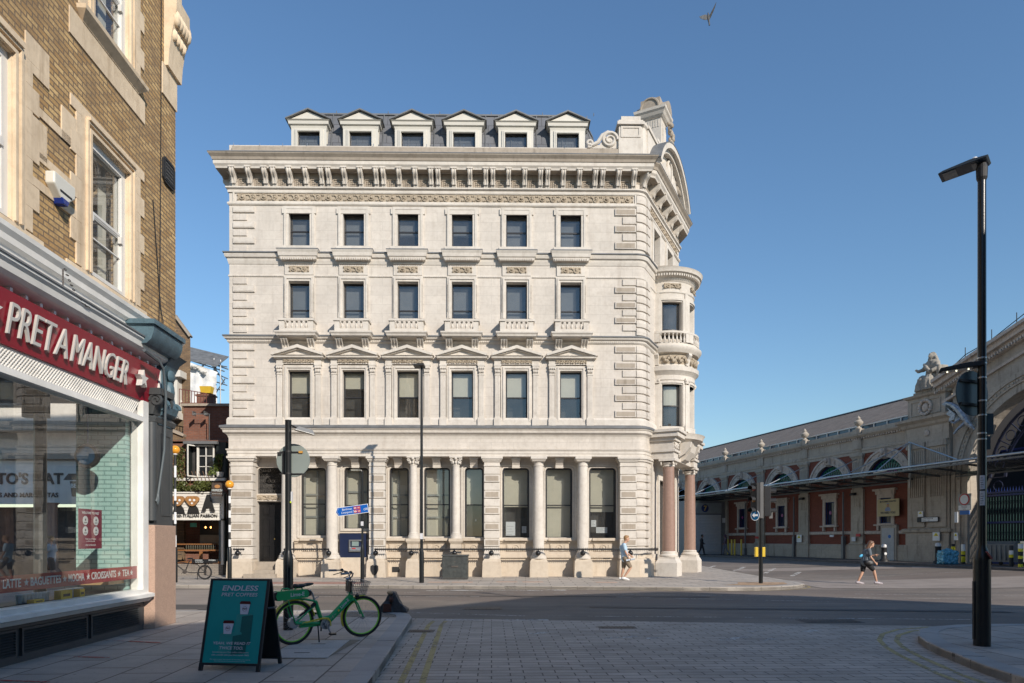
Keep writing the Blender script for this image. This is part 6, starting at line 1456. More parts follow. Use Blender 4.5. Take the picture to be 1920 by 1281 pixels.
# ------------------------------------------------------------------ the corner cafe building on the left
PR = PRET; PANG = PR.a
pr = PR.root('cafe_building', 'yellow brick corner building with stone window surrounds above a red coffee shop front', 'building')
pu = lambda px, y=0: PR.u(px, y); pz = lambda px, py, y=0: PR.z(px, py, y)
mp_brick = brickmat('stock_brick', PANG, (0.44, 0.26, 0.10), (0.72, 0.49, 0.22), (0.19, 0.135, 0.085), 0.235, 0.080, 0.011, patch=(0.25, 0.16, 0.085), bk=0.9)
mp_stone = stonemat('bath_stone', (0.76, 0.61, 0.43), PANG, joints=None, stain=(0.25, 0.16, 0.08), sf=0.55, jf=0.2)
mp_white = plain('shop_white_paint', (0.78, 0.76, 0.71), 0.45, var=0.12, vs=2, bumpk=0.06); mp_red = plain('shop_red', (0.24, 0.008, 0.022), 0.30, var=0.08)
mp_grey = plain('dark_grey_paint', (0.055, 0.06, 0.062), 0.45, var=0.12, bumpk=0.1); mp_blue = plain('chipped_blue_paint', (0.075, 0.13, 0.16), 0.5, var=0.3, vs=6, bumpk=0.4)
mp_letter = plain('letter_silver', (0.62, 0.60, 0.56), 0.35, 0.1, var=0.05); mp_teal = None
mp_glass = glassmat('shop_glass', (0.92, 0.94, 0.93), 0.025, 0.0, dust_sheen=.012)
def teal():
    m, nt, b = newmat('teal_painted_brick'); sp = nd(nt, 'ShaderNodeSeparateXYZ'); nt.links.new(nd(nt, 'ShaderNodeNewGeometry').outputs['Position'], sp.inputs[0]); c = nd(nt, 'ShaderNodeCombineXYZ')
    nt.links.new(sp.outputs[0], c.inputs[0]); nt.links.new(sp.outputs[2], c.inputs[1]); br = brick(nt, c.outputs[0], 0.225, 0.078, 0.01)
    cc = mixc(nt, br.outputs['Fac'], (0.36, 0.56, 0.52), (0.22, 0.36, 0.34)); nt.links.new(cc, b.inputs['Base Color']); b.inputs['Roughness'].default_value = .6
    inv = nd(nt, 'ShaderNodeMath', operation='SUBTRACT'); inv.inputs[0].default_value = 1.0; nt.links.new(br.outputs['Fac'], inv.inputs[1]); bump(nt, b, inv.outputs[0], 0.8, 0.012); return m
mp_teal = teal()
XL = -16.0; XC = pu(329); ZU = 5.55; ZT = 16.0
W1 = (pu(168), pu(241), 5.93, 8.12); wd = W1[1]-W1[0]; off1 = pu(23)-pu(241)
wins1 = [W1, (W1[0]+off1, W1[1]+off1, 5.93, 8.12), (W1[0]+2*off1, W1[1]+2*off1, 5.93, 8.12)]
W2 = (pu(173), pu(241), 9.93, 12.1); wins2 = [W2]+[(W2[0]+k*off1, W2[1]+k*off1, 9.93, 12.1) for k in (1, 2)]
w = MB(); w.wall(XL, XC, ZU, ZT, wins1+wins2, 0, .3)
w.add([(XC, 0, ZU), (XC, 9, ZU), (XC, 9, ZT), (XC, 0, ZT)], [(0, 1, 2, 3)]); w.add([(XL, 0, ZT), (XC, 0, ZT), (XC, 9, ZT), (XL, 9, ZT)], [(0, 1, 2, 3)])
w.add([(XL, 9, 4.6), (XC, 9, 4.6), (XC, 9, ZT), (XL, 9, ZT)], [(0, 1, 2, 3)]); w.build('wall', mp_brick, pr, recalc=False)
def upwin(op, floor):
    a, b, z0, z1 = op; m = MB(); x = (a+b)/2; h = (b-a)/2
    # chamfered stone surround with irregular long and short blocks
    m.ring(a-.24, b+.24, z0-.02, z1+.30, .24, -.02, .0, 0.0, .30)
    m.ring(a-.05, b+.05, z0, z1+.05, .05, -.05, -.02, 0)
    m.ring(a-.14, b+.14, z0, z1+.14, .04, -.06, -.02, 0)
    m.box(a-.12, b+.12, -.09, 0, z1+.14, z1+.19)
    random.seed(int(floor*7+a*3)); z = z0; k = 0
    while z < z1+.25:
        hh = .33; 
        for s in (-1, 1):
            L = .52 if k % 2 else .38; e = a-.24 if s < 0 else b+.24
            m.box(min(e, e+s*(L-.24)), max(e, e+s*(L-.24)), -.021, 0, z+.004, min(z+hh, z1+.30))
        z += hh; k += 1
    if floor == 1:
        m.box(a-.62, b+.62, -.018, 0, ZU, z0-.02)
    for x in (a, b-.012): m.box(x, x+.012, -.0, .12, z0, z1)
    m.box(a, b, 0, .12, z1-.012, z1)
    wn_ = m.build('window', mp_stone, pr)
    if floor == 2:
        q = MB(); q.sweep([(0, z0-.22), (.04, z0-.18), (.12, z0-.10), (.13, z0-.04), (0, z0)], [(a-.3, 0.0), (a-.3, -.02), (b+.3, -.02), (b+.3, 0)]); q.box(a-.3, b+.3, -.03, 0, z0-.22, z0); q.box(a-.62, b+.55, -.018, 0, z0-.62, z0-.22); q.build('sill', mp_stone, wn_)
    s = MB(); y = .05; zm = z0+(z1-z0)*.47
    s.ring(a, b, z0, z1, .13, y, y+.14, .09); s.box(a+.1, b-.1, y+.03, y+.09, zm-.025, zm+.03); s.ring(a+.1, b-.1, z0+.08, zm, .045, y+.04, y+.09); s.ring(a+.1, b-.1, zm, z1-.1, .045, y+.02, y+.05)
    s.box(a+.1, b-.1, y+.03, y+.06, z0+(z1-z0)*.30-.01, z0+(z1-z0)*.30+.01)
    for e in (a+.12, b-.18): s.box(e, e+.06, y-.02, y+.04, zm-.13, zm-.02)
    s.build('sash_frame', m_white, wn_)
    g = MB(); g.add([(a+.08, y+.06, z0+.05), (b-.08, y+.06, z0+.05), (b-.08, y+.06, z1-.05), (a+.08, y+.06, z1-.05)], [(0, 1, 2, 3)]); g.build('pane', m_glass, wn_)
    c = MB(); c.box(a-.1, b+.1, .7, .72, z0-.1, z1+.1); c.build('room_wall', m_dark, wn_)
    c = MB(); n = 24
    for i in range(n):
        x0 = a+.1+i*.012; x1 = x0+.012; c.add([(x0, .33+.02*(i % 2), z0+.05), (x1, .33+.02*((i+1) % 2), z0+.05), (x1, .33+.02*((i+1) % 2), z1), (x0, .33+.02*(i % 2), z1)], [(0, 1, 2, 3)])
        x0 = b-.1-i*.010; x1 = x0-.010; c.add([(x0, .33+.02*(i % 2), z0+.05), (x1, .33+.02*((i+1) % 2), z0+.05), (x1, .33+.02*((i+1) % 2), z1), (x0, .33+.02*(i % 2), z1)], [(0, 1, 2, 3)])
    c.build('curtain', plain('net_curtain', (0.5, 0.48, 0.42), .9) if 'net_curtain' not in MATS else MATS['net_curtain'], wn_, recalc=False)
for o in wins1: upwin(o, 1)
for o in wins2: upwin(o, 2)
# stone joining the lower windows
for k in range(2):
    a = wins1[k+1][1]+.24; b = wins1[k][0]-.24; mid = (a+b)/2
    for z0, z1, x0, x1 in ((5.55, 5.62, a, b), (6.60, 6.72, a, b), (7.05, 7.55, a, a+.45), (7.0, 7.12, a, b), (7.62, 7.74, a, b), (8.12, 8.6, a, a+.5), (7.62, 8.1, b-.5, b)): m = MB(); m.box(x0, x1, -.0195, 0, z0, z1); m.build('stone_block', mp_stone, pr)
# corner corbel at the top
m = MB(); z = 11.55
m.box(-.45, .06, -.10, .3, z+.4, z+2.2); m.prism([(.0, z-.6), (-.08, z-.6), (-.10, z-.3), (-.16, z+.1), (-.24, z+.5), (-.24, z+.75), (0, z+.8)], -.50, .10, 'yz'); 
for k in range(5): m.ball((-.42+.12*k, -.20, z+.35), (.09, .09, .16), 8, 6)
for k in range(4): m.ball((-.4+.13*k, -.14, z+.05), (.07, .08, .12), 8, 6)
m.tube([(.10, -.1, z+.7), (.17, -.12, z+.5), (.12, -.1, z+.2), (.05, -.08, z+.0)], [.1, .12, .09, .05], 8)
m.box(-.6, .02, -.025, 0, z-1.2, z-.6); m.xf(Matrix.Translation((XC, 0, 0))); m.build('carved_corbel', mp_stone, pr, smooth=40)
# ---- fascia mouldings
XR = pu(300)
def pm(name, prof, x0, x1, mat=mp_white): return MB().sweep([(-0.02, prof[0][1])]+prof+[(-0.02, prof[-1][1])], [(x0, 0), (x1, 0)]).build(name, mat, pr)
pm('fascia_cornice', [(.02, 5.42), (.05, 5.45), (.06, 5.50), (.12, 5.54), (.13, 5.62), (.18, 5.68), (.19, 5.74), (.03, 5.80)], XL, XC)
pm('fascia_band', [(.03, 5.12), (.03, 5.45)], XL, XR+.3)
pm('sign_cornice', [(.02, 4.98), (.10, 5.0), (.22, 5.04), (.28, 5.08), (.30, 5.16), (.34, 5.20), (.34, 5.24), (.03, 5.30)], XL, XR)
m = MB(); m.box(XL, XR+.02, -.36, 0, 5.235, 5.262); m.build('lead_flashing', m_lead, pr)
m = MB()
for i in range(52): x = XR-.1-i*.30; m.box(x-.05, x, -.12, 0, 4.93, 4.98)
m.build('modillion_course', mp_white, pr)['kind'] = 'stuff'
zsb, zst = 4.24, 4.90; xs1 = pu(283)
s = MB(); s.prism([(.02, zsb), (-.06, zsb), (-.17, zst), (.02, zst)], XL, xs1, 'yz'); sign = s.build('red_fascia', mp_red, pr)
m = MB(); m.box(xs1, xs1+.06, -.16, .05, zsb, zst); m.build('fascia_end', mp_white, pr)
# lettering: leaning with the fascia
def fasc(name, txt, x0, x1, z0, z1, mat, bold=.012, font_h=None):
    t = text_mb(txt, 1.0, .035, bold=-0.008); xs_ = [v[0] for v in t.v]; zs_ = [v[2] for v in t.v]
    sx = (x1-x0)/(max(xs_)-min(xs_)); sz = (z1-z0)/(max(zs_)-min(zs_)); mx = min(xs_); mz = min(zs_)
    def yl(z): return -.06-(z-zsb)/(zst-zsb)*.11-.04
    t.v = [(x0+(v[0]-mx)*sx, v[1]+yl(z0+(v[2]-mz)*sz), z0+(v[2]-mz)*sz) for v in t.v]
    return t.build(name, mat, sign, recalc=False)
zl0, zl1 = zsb+.13, zst-.14
def L(word, pa, pb): fasc('lettering', word, pu(pa, -.15), pu(pb, -.15), zl0, zl1, mp_letter)
L('PRET', 16, 101); L('A', 105, 129); L('MANGER', 136, 240)
m = MB(); xc = pu(261, -.15); pts = []
for k in range(10): a = pi/2+k*pi/5; r = .16 if k % 2 == 0 else .065; pts.append((xc+r*cos(a), (zl0+zl1)/2+r*sin(a)))
m.prism(pts, -.24, -.14, 'xz'); m.build('star', mp_letter, sign)
m = MB(); xc = pu(-25, -.15); pts = [(xc+q[0]-pts[0][0], q[1]) for q in pts]; m.prism(pts, -.24, -.14, 'xz'); m.build('star', mp_letter, sign)
# lattice
xw = pu(258); m = MB(); zl, zh = 3.95, 4.22; m.box(XL, xw+.05, -.02, .0, zh-.015, zh+.02); m.box(XL, xw+.05, .01, .03, zl, zh)
n = 120
for i in range(n):
    x = xw-.02-i*.062
    m.bar((x, -.015, zl), (x-.24, -.015, zh-.02), .024, .012); m.bar((x-.24, -.022, zl), (x, -.022, zh-.02), .024, .012)
m.build('lattice_panel', mp_white, pr)
m = MB(); m.box(XL, xw, .005, .012, zl, zh); m.build('lattice_backing', m_blackm, pr)
# shop window frame, glass, sill, stallriser
fx1 = pu(268); m = MB(); zs0, zs1 = .86, 3.86
m.box(xw, fx1, -.10, .12, .72, 4.24); m.box(XL, xw, -.10, .12, zs1, 3.95); m.box(XL, xw, -.12, .12, .78, zs0)
for x in (xw-4.6, xw-9): m.box(x-.06, x, -.09, .1, zs0, zs1)
m.build('shop_window_frame', mp_white, pr)
m = MB(); m.sweep([(-.02, .62), (.10, .64), (.16, .70), (.20, .72), (.20, .78), (-.02, .82)], [(XL, 0), (fx1+.02, 0)]); m.build('window_sill', mp_white, pr)
m = MB(); m.add([(XL, 0, zs0), (xw, 0, zs0), (xw, 0, zs1), (XL, 0, zs1)], [(0, 1, 2, 3)]); shopglass = m.build('shop_window_glass', mp_glass, pr)
m = MB(); m.box(XL, fx1, .02, .1, .12, .64); m.box(XL, fx1-.02, -.02, .03, .12, .20); m.box(XL, fx1, -.02, .03, .58, .64); m.box(fx1-.14, fx1, -.02, .03, .2, .58); m.build('stallriser', mp_grey, pr)
for j in range(5):
    x1 = fx1-.16-j*1.62; x0 = x1-1.52; m = MB(); m.ring(x0, x1, .20, .57, .03, -.02, .03)
    for k in range(9): z = .235+k*.037; m.prism([(-.015, z), (-.022, z+.006), (.015, z+.03), (.02, z+.024)], x0+.03, x1-.03, 'yz')
    m.build('louvre_grille', mp_grey, pr)
# corner pilaster: granite base, dark grey shaft, blue console
gx0, gx1 = pu(269), pu(330, -.16)
m = MB(); m.prism([(gx0, .1), (gx0, .0), (gx0+.10, -.16), (gx1, -.16), (gx1, .5), (gx0, .5)], .12, 2.02, 'xy'); m.build('granite_base', plain('buff_granite', (0.52, 0.35, 0.26), 0.4, var=0.08, vs=10, fine=0.65), pr, bevel=.012)
m = MB(); m.prism([(gx0+.02, .1), (gx0+.02, .02), (gx0+.14, -.12), (gx1-.05, -.12), (gx1-.05, .5), (gx0+.02, .5)], 2.02, 4.05, 'xy')
m.ring(gx0+.42, gx1-.15, 2.2, 3.75, .03, -.135, -.12); m.tube([(gx0+.10, -.09, 2.1), (gx0+.10, -.09, 3.9)], .10, 12)
m.sweep([(0, 3.9), (.03, 3.92), (.05, 4.0), (0, 4.06)], [(gx0+.02, 0.05), (gx0+.14, -.12), (gx1-.05, -.12), (gx1-.05, .5)]); m.box(gx0, gx1-.05, -.06, .5, 2.02, 2.12); m.build('pilaster', mp_grey, pr, smooth=40)
m = MB(); xc0, xc1 = gx0+.05, gx0+.50
m.prism([(0, 4.05), (-.14, 4.05), (-.18, 4.2), (-.26, 4.35), (-.24, 4.42), (0, 4.42)], xc0, xc1, 'yz'); m.box(xc0-.04, xc1+.05, -.30, 0, 4.40, 4.52)
for x in (xc0, xc1): m.tube([(x, p[0]*1.0, p[2]) for p in spiral((-.20, 0, 4.30), .12, 1.6, 1, 0, 20)], .028, 6)
m.build('scroll_capital', mp_grey, pr, smooth=40)
m = MB(); bx0, bx1 = pu(306, -.2), pu(332, -.25); tx0, tx1 = pu(285, -.5), pu(344, -.5)
m.prism([(.3, 4.05), (-.12, 4.05), (-.24, 4.12), (-.28, 4.24), (-.22, 4.36), (-.18, 4.6), (-.20, 4.9), (-.30, 5.1), (-.44, 5.2), (.3, 5.2)], bx0, bx1, 'yz')
m.prism([(.1, 5.10), (-.38, 5.14), (-.46, 5.22), (-.50, 5.34), (-.50, 5.46), (.1, 5.50)], tx0+.06, tx1-.04, 'yz'); m.box(tx0, tx1, -.54, .1, 5.46, 5.54)
for x in (bx0, bx1): m.tube([(x, p[0], p[2]) for p in spiral((-.19, 0, 4.25), .12, 1.6, -1, pi, 20)], .03, 6)
m.ball(((bx0+bx1)/2, -.22, 4.55), (.12, .08, .22), 8, 6); m.ball(((bx0+bx1)/2, -.24, 4.85), (.14, .06, .12), 8, 6)
m.box(bx0-.05, bx1, -.14, .3, 3.9, 4.05)
m.build('console_bracket', mp_blue, pr, smooth=40)
m = MB(); m.tube([(pu(293, -.3), -.34, 4.98), (pu(300, -.3), -.36, 4.86), (pu(312, -.35), -.34, 4.4), (pu(310, -.3), -.28, 3.4), (pu(294, -.2), -.22, 2.55), (pu(293, -.2), -.2, 2.45)], .022, 8); m.ball((pu(294, -.2), -.22, 2.5), (.03, .03, .12), 8, 6)
m.tube([(pu(268, -.34), -.36, 5.0), (pu(294, -.34), -.36, 4.95)], .03, 6); m.build('awning_rod', plain('rod_grey', (0.10, 0.12, 0.13), 0.4), pr, smooth=50)
m = MB(); y = -.36
for k in range(12): p = (pu(118+k*4, -.3), -.33, 5.52-.03*k-.10*sin(k/11*pi)); m.tube([(p[0]+.03*cos(t*pi/3), p[1]+(.012*sin(t*pi/3) if k % 2 else 0), p[2]+(.0 if k % 2 else .012)*sin(t*pi/3)) for t in range(6)], .006, 4, closed=True)
for k in range(8): m.tube([(pu(118, -.3)+.012*cos(t*pi/3), -.30, 5.5-k*.04+.025*sin(t*pi/3)) for t in range(6)], .006, 4, closed=True)
m.build('chain', m_iron, pr)
m = MB()
for pts in ([(pu(0), -.05, 5.30), (pu(100), -.06, 5.22), (pu(200), -.06, 5.34), (pu(280), -.06, 5.38)], [(pu(-20), -.05, 5.42), (pu(80), -.08, 5.36), (pu(170), -.06, 5.38), (pu(285), -.06, 5.3)], [(pu(301), -.02, 14), (pu(300), -.02, 10), (pu(298), -.02, 7), (pu(296), -.02, 5.8)], [(pu(285), -.02, 8.1), (pu(298), -.03, 6.2), (pu(301), -.05, 5.9)]): m.tube(pts, .009, 5)
m.build('cable', m_blackm, pr)
# alarm box and plaque
ax0, ax1 = pu(97, -.1), pu(137, -.1); za, zb = pz(117, 385, -.1), pz(112, 332, -.1)
al = thing('alarm_box', 'white burglar alarm box with dark blue tip on the brick wall between windows', 'alarm box', PR.w((ax0+ax1)/2, 0, za), PANG); aw, ah = (ax1-ax0)/2, zb-za
m = MB(); m.prism([(-aw, ah), (aw, ah), (aw, ah*.55), (aw*.25, ah*.14), (-aw*.25, ah*.14), (-aw, ah*.55)], -.14, -.0, 'xz'); m.build('cover', plain('alarm_white', (0.68, 0.66, 0.58), 0.35, var=.04), al, bevel=.02)
m = MB(); m.prism([(-aw*.36, ah*.22), (aw*.36, ah*.22), (aw*.2, 0), (-aw*.2, 0)], -.15, .0, 'xz'); m.build('strobe', plain('strobe_blue', (0.01, 0.03, 0.2), 0.2), al, bevel=.01)
m = MB(); m.box(-aw*.5, aw*.6, -.148, -.14, ah*.40, ah*.47); m.build('label', m_bpaint, al)
px0, px1 = pu(303, 0), pu(325, 0); za, zb = pz(314, 350), pz(314, 302)
pq = thing('wall_plaque', 'black rectangular plaque with clipped corners high on the brick corner', 'plaque', PR.w((px0+px1)/2, 0, za), PANG); a, b = (px1-px0)/2, zb-za
m = MB(); m.prism([(-a, .08), (-a+.08, 0), (a-.08, 0), (a, .08), (a, b-.08), (a-.08, b), (-a+.08, b), (-a, b-.08)], -.04, 0, 'xz'); m.ring(-a+.05, a-.05, .05, b-.05, .012, -.05, -.04); m.build('panel', m_blackm, pq)
m = MB()
for k in range(5): m.box(-a*.6, a*.6, -.046, -.04, b*.2+k*b*.14, b*.2+k*b*.14+.025)
m.build('raised_lines', plain('plaque_lines', (0.06, 0.06, 0.06), .4), pq)
# ---- interior
m = MB(); m.box(XL, 0, .12, 9, 4.5, 4.56); m.build('shop_ceiling', plain('shop_ceiling', (0.10, 0.10, 0.10), .8), pr)
m = MB(); m.box(XL, 0, .12, 9, .12, .14); m.build('shop_floor', plain('shop_floor', (0.12, 0.10, 0.09), .5), pr)
xt = xw-.12; m = MB(); m.box(xt, xt+.15, .15, 1.0, .14, 4.5); m.build('teal_brick_wall', mp_teal, pr)
m = MB(); m.box(XL, XL+.1, .1, 9, .1, 4.5); m.box(XL, xw-6.2, 2.5, 2.6, .1, 4.5); m.build('back_wall', m_dark, pr)
m = MB(); m.box(xt-.5, xt, .18, 1.5, .98, 1.06); m.build('window_bar', plain('oak_bar', (0.42, 0.28, 0.13), .4), pr)
m = MB(); m.tube([(xt-.02, 1.6, .14), (xt-.02, 1.6, 4.5)], .1, 10); m.box(xt-.05, xt+.1, 1.5, 1.9, 3.9, 4.5); m.build('shop_column', mp_grey, pr)
m = MB(); m.lathe([(0, -.05), (.19, -.05), (.21, 0), (.19, .05), (0, .05)], (0, 0, 0), 24, m=Matrix.Rotation(pi/2, 4, 'Y')); m.xf(Matrix.Translation((xw-.75, .45, 3.15))); hs = m.build('hanging_round_sign', m_blackm, pr, smooth=40)
m = MB(); m.lathe([(0, -.06), (.15, -.06)], (0, 0, 0), 24, m=Matrix.Rotation(pi/2, 4, 'Y')); m.xf(Matrix.Translation((xw-.75, .45, 3.15))); m.tube([(xw-.75, .45, 3.35), (xw-.75, .45, 4.5)], .015, 6); m.build('blue_face', plain('deep_blue', (0.02, 0.08, 0.16), .3), hs)
# window strip lettering, poster and goods on the ledge
m = MB(); m.box(XL, xw-.01, .008, .011, 1.06, 1.28); m.build('red_window_strip', plain('strip_red', (0.30, 0.012, 0.02), .5), shopglass)
t = text_mb('LATTE', .15, .002, bold=.003)
m_wl3 = plain('vinyl_white', (0.65, 0.65, 0.62), .5, var=.02)
for wtxt, a, b in (('LATTE', 6, 40), ('★', 0, 0), ('BAGUETTES', 58, 115), ('MOCHA', 129, 159), ('CROISSANTS', 172, 218), ('TEA', 230, 243)):
    if b == 0: continue
    t = text_mb(wtxt, .16, .002, bold=.003); x_ = [v[0] for v in t.v]; xa, xb = pu(a), pu(b); k = (xb-xa)/(max(x_)-min(x_)); t.v = [(xa+(v[0]-min(x_))*k, v[1]+.004, v[2]+1.17) for v in t.v]; t.build('window_lettering', m_wl3, shopglass, recalc=False)
for px in (50, 122, 166, 224, 247):
    m = MB(); xc = pu(px); m.prism([(xc+(.055 if k % 2 == 0 else .022)*cos(pi/2+k*pi/5), 1.17+(.055 if k % 2 == 0 else .022)*sin(pi/2+k*pi/5)) for k in range(10)], .003, .005, 'xz'); m.build('window_star', m_wl3, shopglass)
a, b = pu(151), pu(194); za, zb = pz(172, 1029), pz(172, 955); po = thing('window_poster', 'dark red welcome poster with four white circles taped inside the shop window', 'poster', PR.w((a+b)/2, .03, za), PANG); hw, hh = (b-a)/2, zb-za
m = MB(); m.box(-hw, hw, -.004, .004, 0, hh); m.build('sheet', plain('poster_red', (0.20, 0.01, 0.035), .5, var=.03), po)
text('heading', 'WELCOME TO PRET', hh*.085, m_wl3, po, (0, -.006, hh*.9), .001, bold=.001, sx=1.0); text('wording', 'Thank you for helping\nus all to stay safe', hh*.055, m_wl3, po, (0, -.006, hh*.22), .001); text('wording', '-PRET A MANGER-', hh*.06, m_wl3, po, (0, -.006, hh*.09), .001)
for sx_ in (-1, 1):
    for zf2_ in (.45, .71):
        m = MB(); m.lathe([(0, 0), (hh*.115, 0), (hh*.115, .002), (0, .002)], (0, 0, 0), 20, m=Matrix.Rotation(pi/2, 4, 'X')); m.xf(Matrix.Translation((sx_*hw*.46, -.005, hh*zf2_))); c = m.build('circle', m_wl3, po)
        m = MB(); m.ball((sx_*hw*.46, -.008, hh*(zf2_+.02)), (hh*.025, .002, hh*.03), 8, 5); m.box(sx_*hw*.46-.04, sx_*hw*.46+.04, -.009, -.0075, hh*(zf2_-.06), hh*(zf2_-.045)); m.build('icon', m_bpaint, c)
m = MB(); m.box(XL, xw-.1, .2, .62, .80, .86); m.build('display_shelf', plain('dark_shelf', (0.03, 0.03, 0.03), .4), pr)
m_cupw = plain('cup_white', (0.6, 0.66, 0.66), .5); m_yb = plain('yellow_card', (0.65, 0.42, 0.03), .6)
cup = None; gname = 'white cups on the shop window shelf'
for i in range(17):
    px = 36+i*7.2 if i < 8 else 108+(i-8)*5.2; x = pu(px, .3); wpos = PR.w(x, .3, .86)
    if cup is None:
        cup = thing('paper_cup', 'white paper cup in the row on the shelf inside the shop window', 'cup', wpos, PANG, gname); m = MB(); m.lathe([(.035, 0), (.045, .10), (.047, .10)], (0, 0, 0), 12); m.build('cup_body', m_cupw, cup, smooth=40); m = MB(); m.lathe([(.048, .10), (.048, .115), (.04, .125), (0, .125)], (0, 0, 0), 12); m.build('lid', m_cupw, cup, smooth=40)
    else: copy_tree(cup, None, loc=wpos)
for i, (px, ww, hh2, lab) in enumerate(((116, .28, .13, 'yellow carton low in the shop window near the middle'), (146, .12, .12, 'small yellow carton at the right of the larger yellow carton'), (64, .22, .05, 'flat yellow packet on the shelf left of the cartons'))):
    x = pu(px, .16); o = thing('carton', lab, 'carton', PR.w(x, .13, .86), PANG); m = MB(); m.box(-ww/2, ww/2, -.04, .06, 0, hh2); m.build('box', m_yb, o); m = MB(); m.box(-ww*.3, ww*.3, -.043, -.0405, hh2*.3, hh2*.6); m.build('label_panel', m_bpaint, o)
# ------------------------------------------------------------------ street corner seen between the cafe and the bank
m_ivy = None
def leafmat(name, c, tr=0.25):
    m, nt, b = newmat(name); n1 = noise(nt, pos(nt), 2.5, 3); n2 = noise(nt, pos(nt), 30, 2)
    cc = mixc(nt, ramp(nt, n1, .35, .65), tuple(q*.6 for q in c), tuple(q*1.3 for q in c)); cc = mixc(nt, ramp(nt, n2, .4, .7, 0, .6), cc, (c[0]*1.9, c[1]*1.5, c[2]*.9))
    nt.links.new(cc, b.inputs['Base Color']); b.inputs['Roughness'].default_value = .5; return m
m_ivy = leafmat('ivy_leaf', (0.075, 0.095, 0.025))
def leaves(m, n, fn, s=.05, seed=1):
    random.seed(seed)
    for i in range(n):
        p = Vector(fn()); a = Vector((random.gauss(0, 1), random.gauss(-.6, .7), random.gauss(.2, .8))).normalized(); t = a.orthogonal().normalized(); t.rotate(Matrix.Rotation(random.uniform(0, 6.28), 3, a)); b = a.cross(t); q = s*random.uniform(.6, 1.3)
        m.add([p-t*q, p-b*q*.6, p+t*q, p+b*q*.6], [(0, 1, 2, 3)])
    return m
GY = 31.6; gx = lambda px, Y=GY: (px-CX)*Y/F
gz_ = lambda py, Y=GY: EYE+(HY-py)*Y/F
XA, XB = gx(262), gx(424.5)
m_plum = brickmat('old_red_brick', 0.0, (0.22, 0.09, 0.055), (0.30, 0.13, 0.08), (0.17, 0.13, 0.11), patch=(0.14, 0.055, 0.04))
m_ybr = brickmat('brown_stock_brick', 0.0, (0.20, 0.13, 0.075), (0.30, 0.20, 0.11), (0.12, 0.10, 0.08), patch=(0.12, 0.08, 0.05))
m_dgreen = plain('black_green_paint', (0.015, 0.02, 0.02), .4)
bar = thing('pizza_bar', 'narrow ivy-clad bar with white board fascia and open shop front beside the stone building', 'shop', ((XA+XB)/2, GY, 0.12))
Q = Vector(((XA+XB)/2, GY, .12))
def bb(name, mat, par, *boxes, **k):
    m = MB()
    for x0, x1, y0, y1, z0, z1 in boxes: m.box(x0-Q.x, x1-Q.x, y0-Q.y, y1-Q.y, z0-Q.z, z1-Q.z)
    return m.build(name, mat, par, **k)
zf0, zf1 = gz_(973, GY-.25), gz_(925, GY-.25)
bb('wall', m_plum, bar, (XA, XB, GY, GY+.3, zf1, 4.6), (XA, gx(351), GY, GY+.3, 4.6, 6.3), (XA, XB, GY+4, GY+4.2, .1, 6.4), (XA, XB-.0, GY, GY+4, 6.2, 6.35))
bb('dark_cladding', m_dgreen, bar, (gx(351), XB, GY-.05, GY+.3, gz_(836), 6.25), (gx(351), gx(357), GY-.1, GY+.2, 4.6, 6.1), (gx(407), XB, GY-.1, GY+.2, 4.6, 6.1), (XB-.12, XB, GY-.1, GY+.2, .12, zf0))
bb('window_ledge', m_white, bar, (gx(330), XB, GY-.2, GY+.05, gz_(902), gz_(897)))
bb('canopy_strip', m_lead, bar, (gx(349), gx(412), GY-.3, GY+.1, gz_(834), gz_(829)))
fas = bb('board_fascia', m_white, bar, *[(XA, XB, GY-.25-.01*(k % 2), GY+.05, zf0+(zf1-zf0)*k/9, zf0+(zf1-zf0)*(k+1)/9-.012) for k in range(9)])
bb('fascia_trim', m_white, bar, (XA, XB, GY-.3, GY, zf0-.06, zf0), (XB-.12, XB, GY-.3, GY, zf0-.06, zf1+.05), (XA, XB, GY-.3, GY+.02, zf1, zf1+.06), (XB-.16, XB-.05, GY-.22, GY-.1, .6, zf0))
def lt(txt, px, py, s, mat, depth=.05, y=GY-.30, **k): return text('lettering', txt, s, mat, fas, (gx(px, y)-Q.x, y-Q.y, gz_(py, y)-Q.z), depth, **k)
lt('A', 390.5, 945, .95, m_bpaint, .08, y=GY-.34, bold=.06, sx=.75)
lt('ES with ITALIAN PASSION', 362, 967.5, .20, m_bpaint, .01, sx=1.0, bold=.004)
# two decorative wooden plaques shaped like rounded triangles, each over a black slice
for px in (340.5, 367.5):
    X, Y, Z = gx(px)-Q.x, -.36, gz_(941)-Q.z
    m = MB(); pts = []
    for k in range(24):
        a = 2*pi*k/24; r = .26+.035*cos(3*(a+pi/2)); pts.append((X+r*cos(a)*1.18, Z+.04+r*sin(a)*.88))
    m.prism(pts, Y-.04, Y+.03, 'xz'); pl_ = m.build('wooden_shape', plain('crust_brown', (0.34, 0.17, 0.06), .6, var=.3, vs=9), bar)
    m = MB()
    for dx, dz, r in ((-.09, .06, .055), (.1, .05, .055), (0, -.09, .045)): m.prism([(X+dx+r*cos(t*pi/6), Z+dz+r*sin(t*pi/6)) for t in range(12)], Y-.05, Y-.041, 'xz')
    m.build('round_hole', m_wsign, pl_)
    X2, Z2 = X+.01, gz_(955)-Q.z; m = MB(); m.prism([(X2-.28, Z2-.22), (X2+.28, Z2-.22), (X2+.22, Z2+.02), (X2+.08, Z2+.2), (X2-.08, Z2+.2), (X2-.22, Z2+.02)], -.31, -.27, 'xz'); m.build('black_slice', m_bpaint, fas)
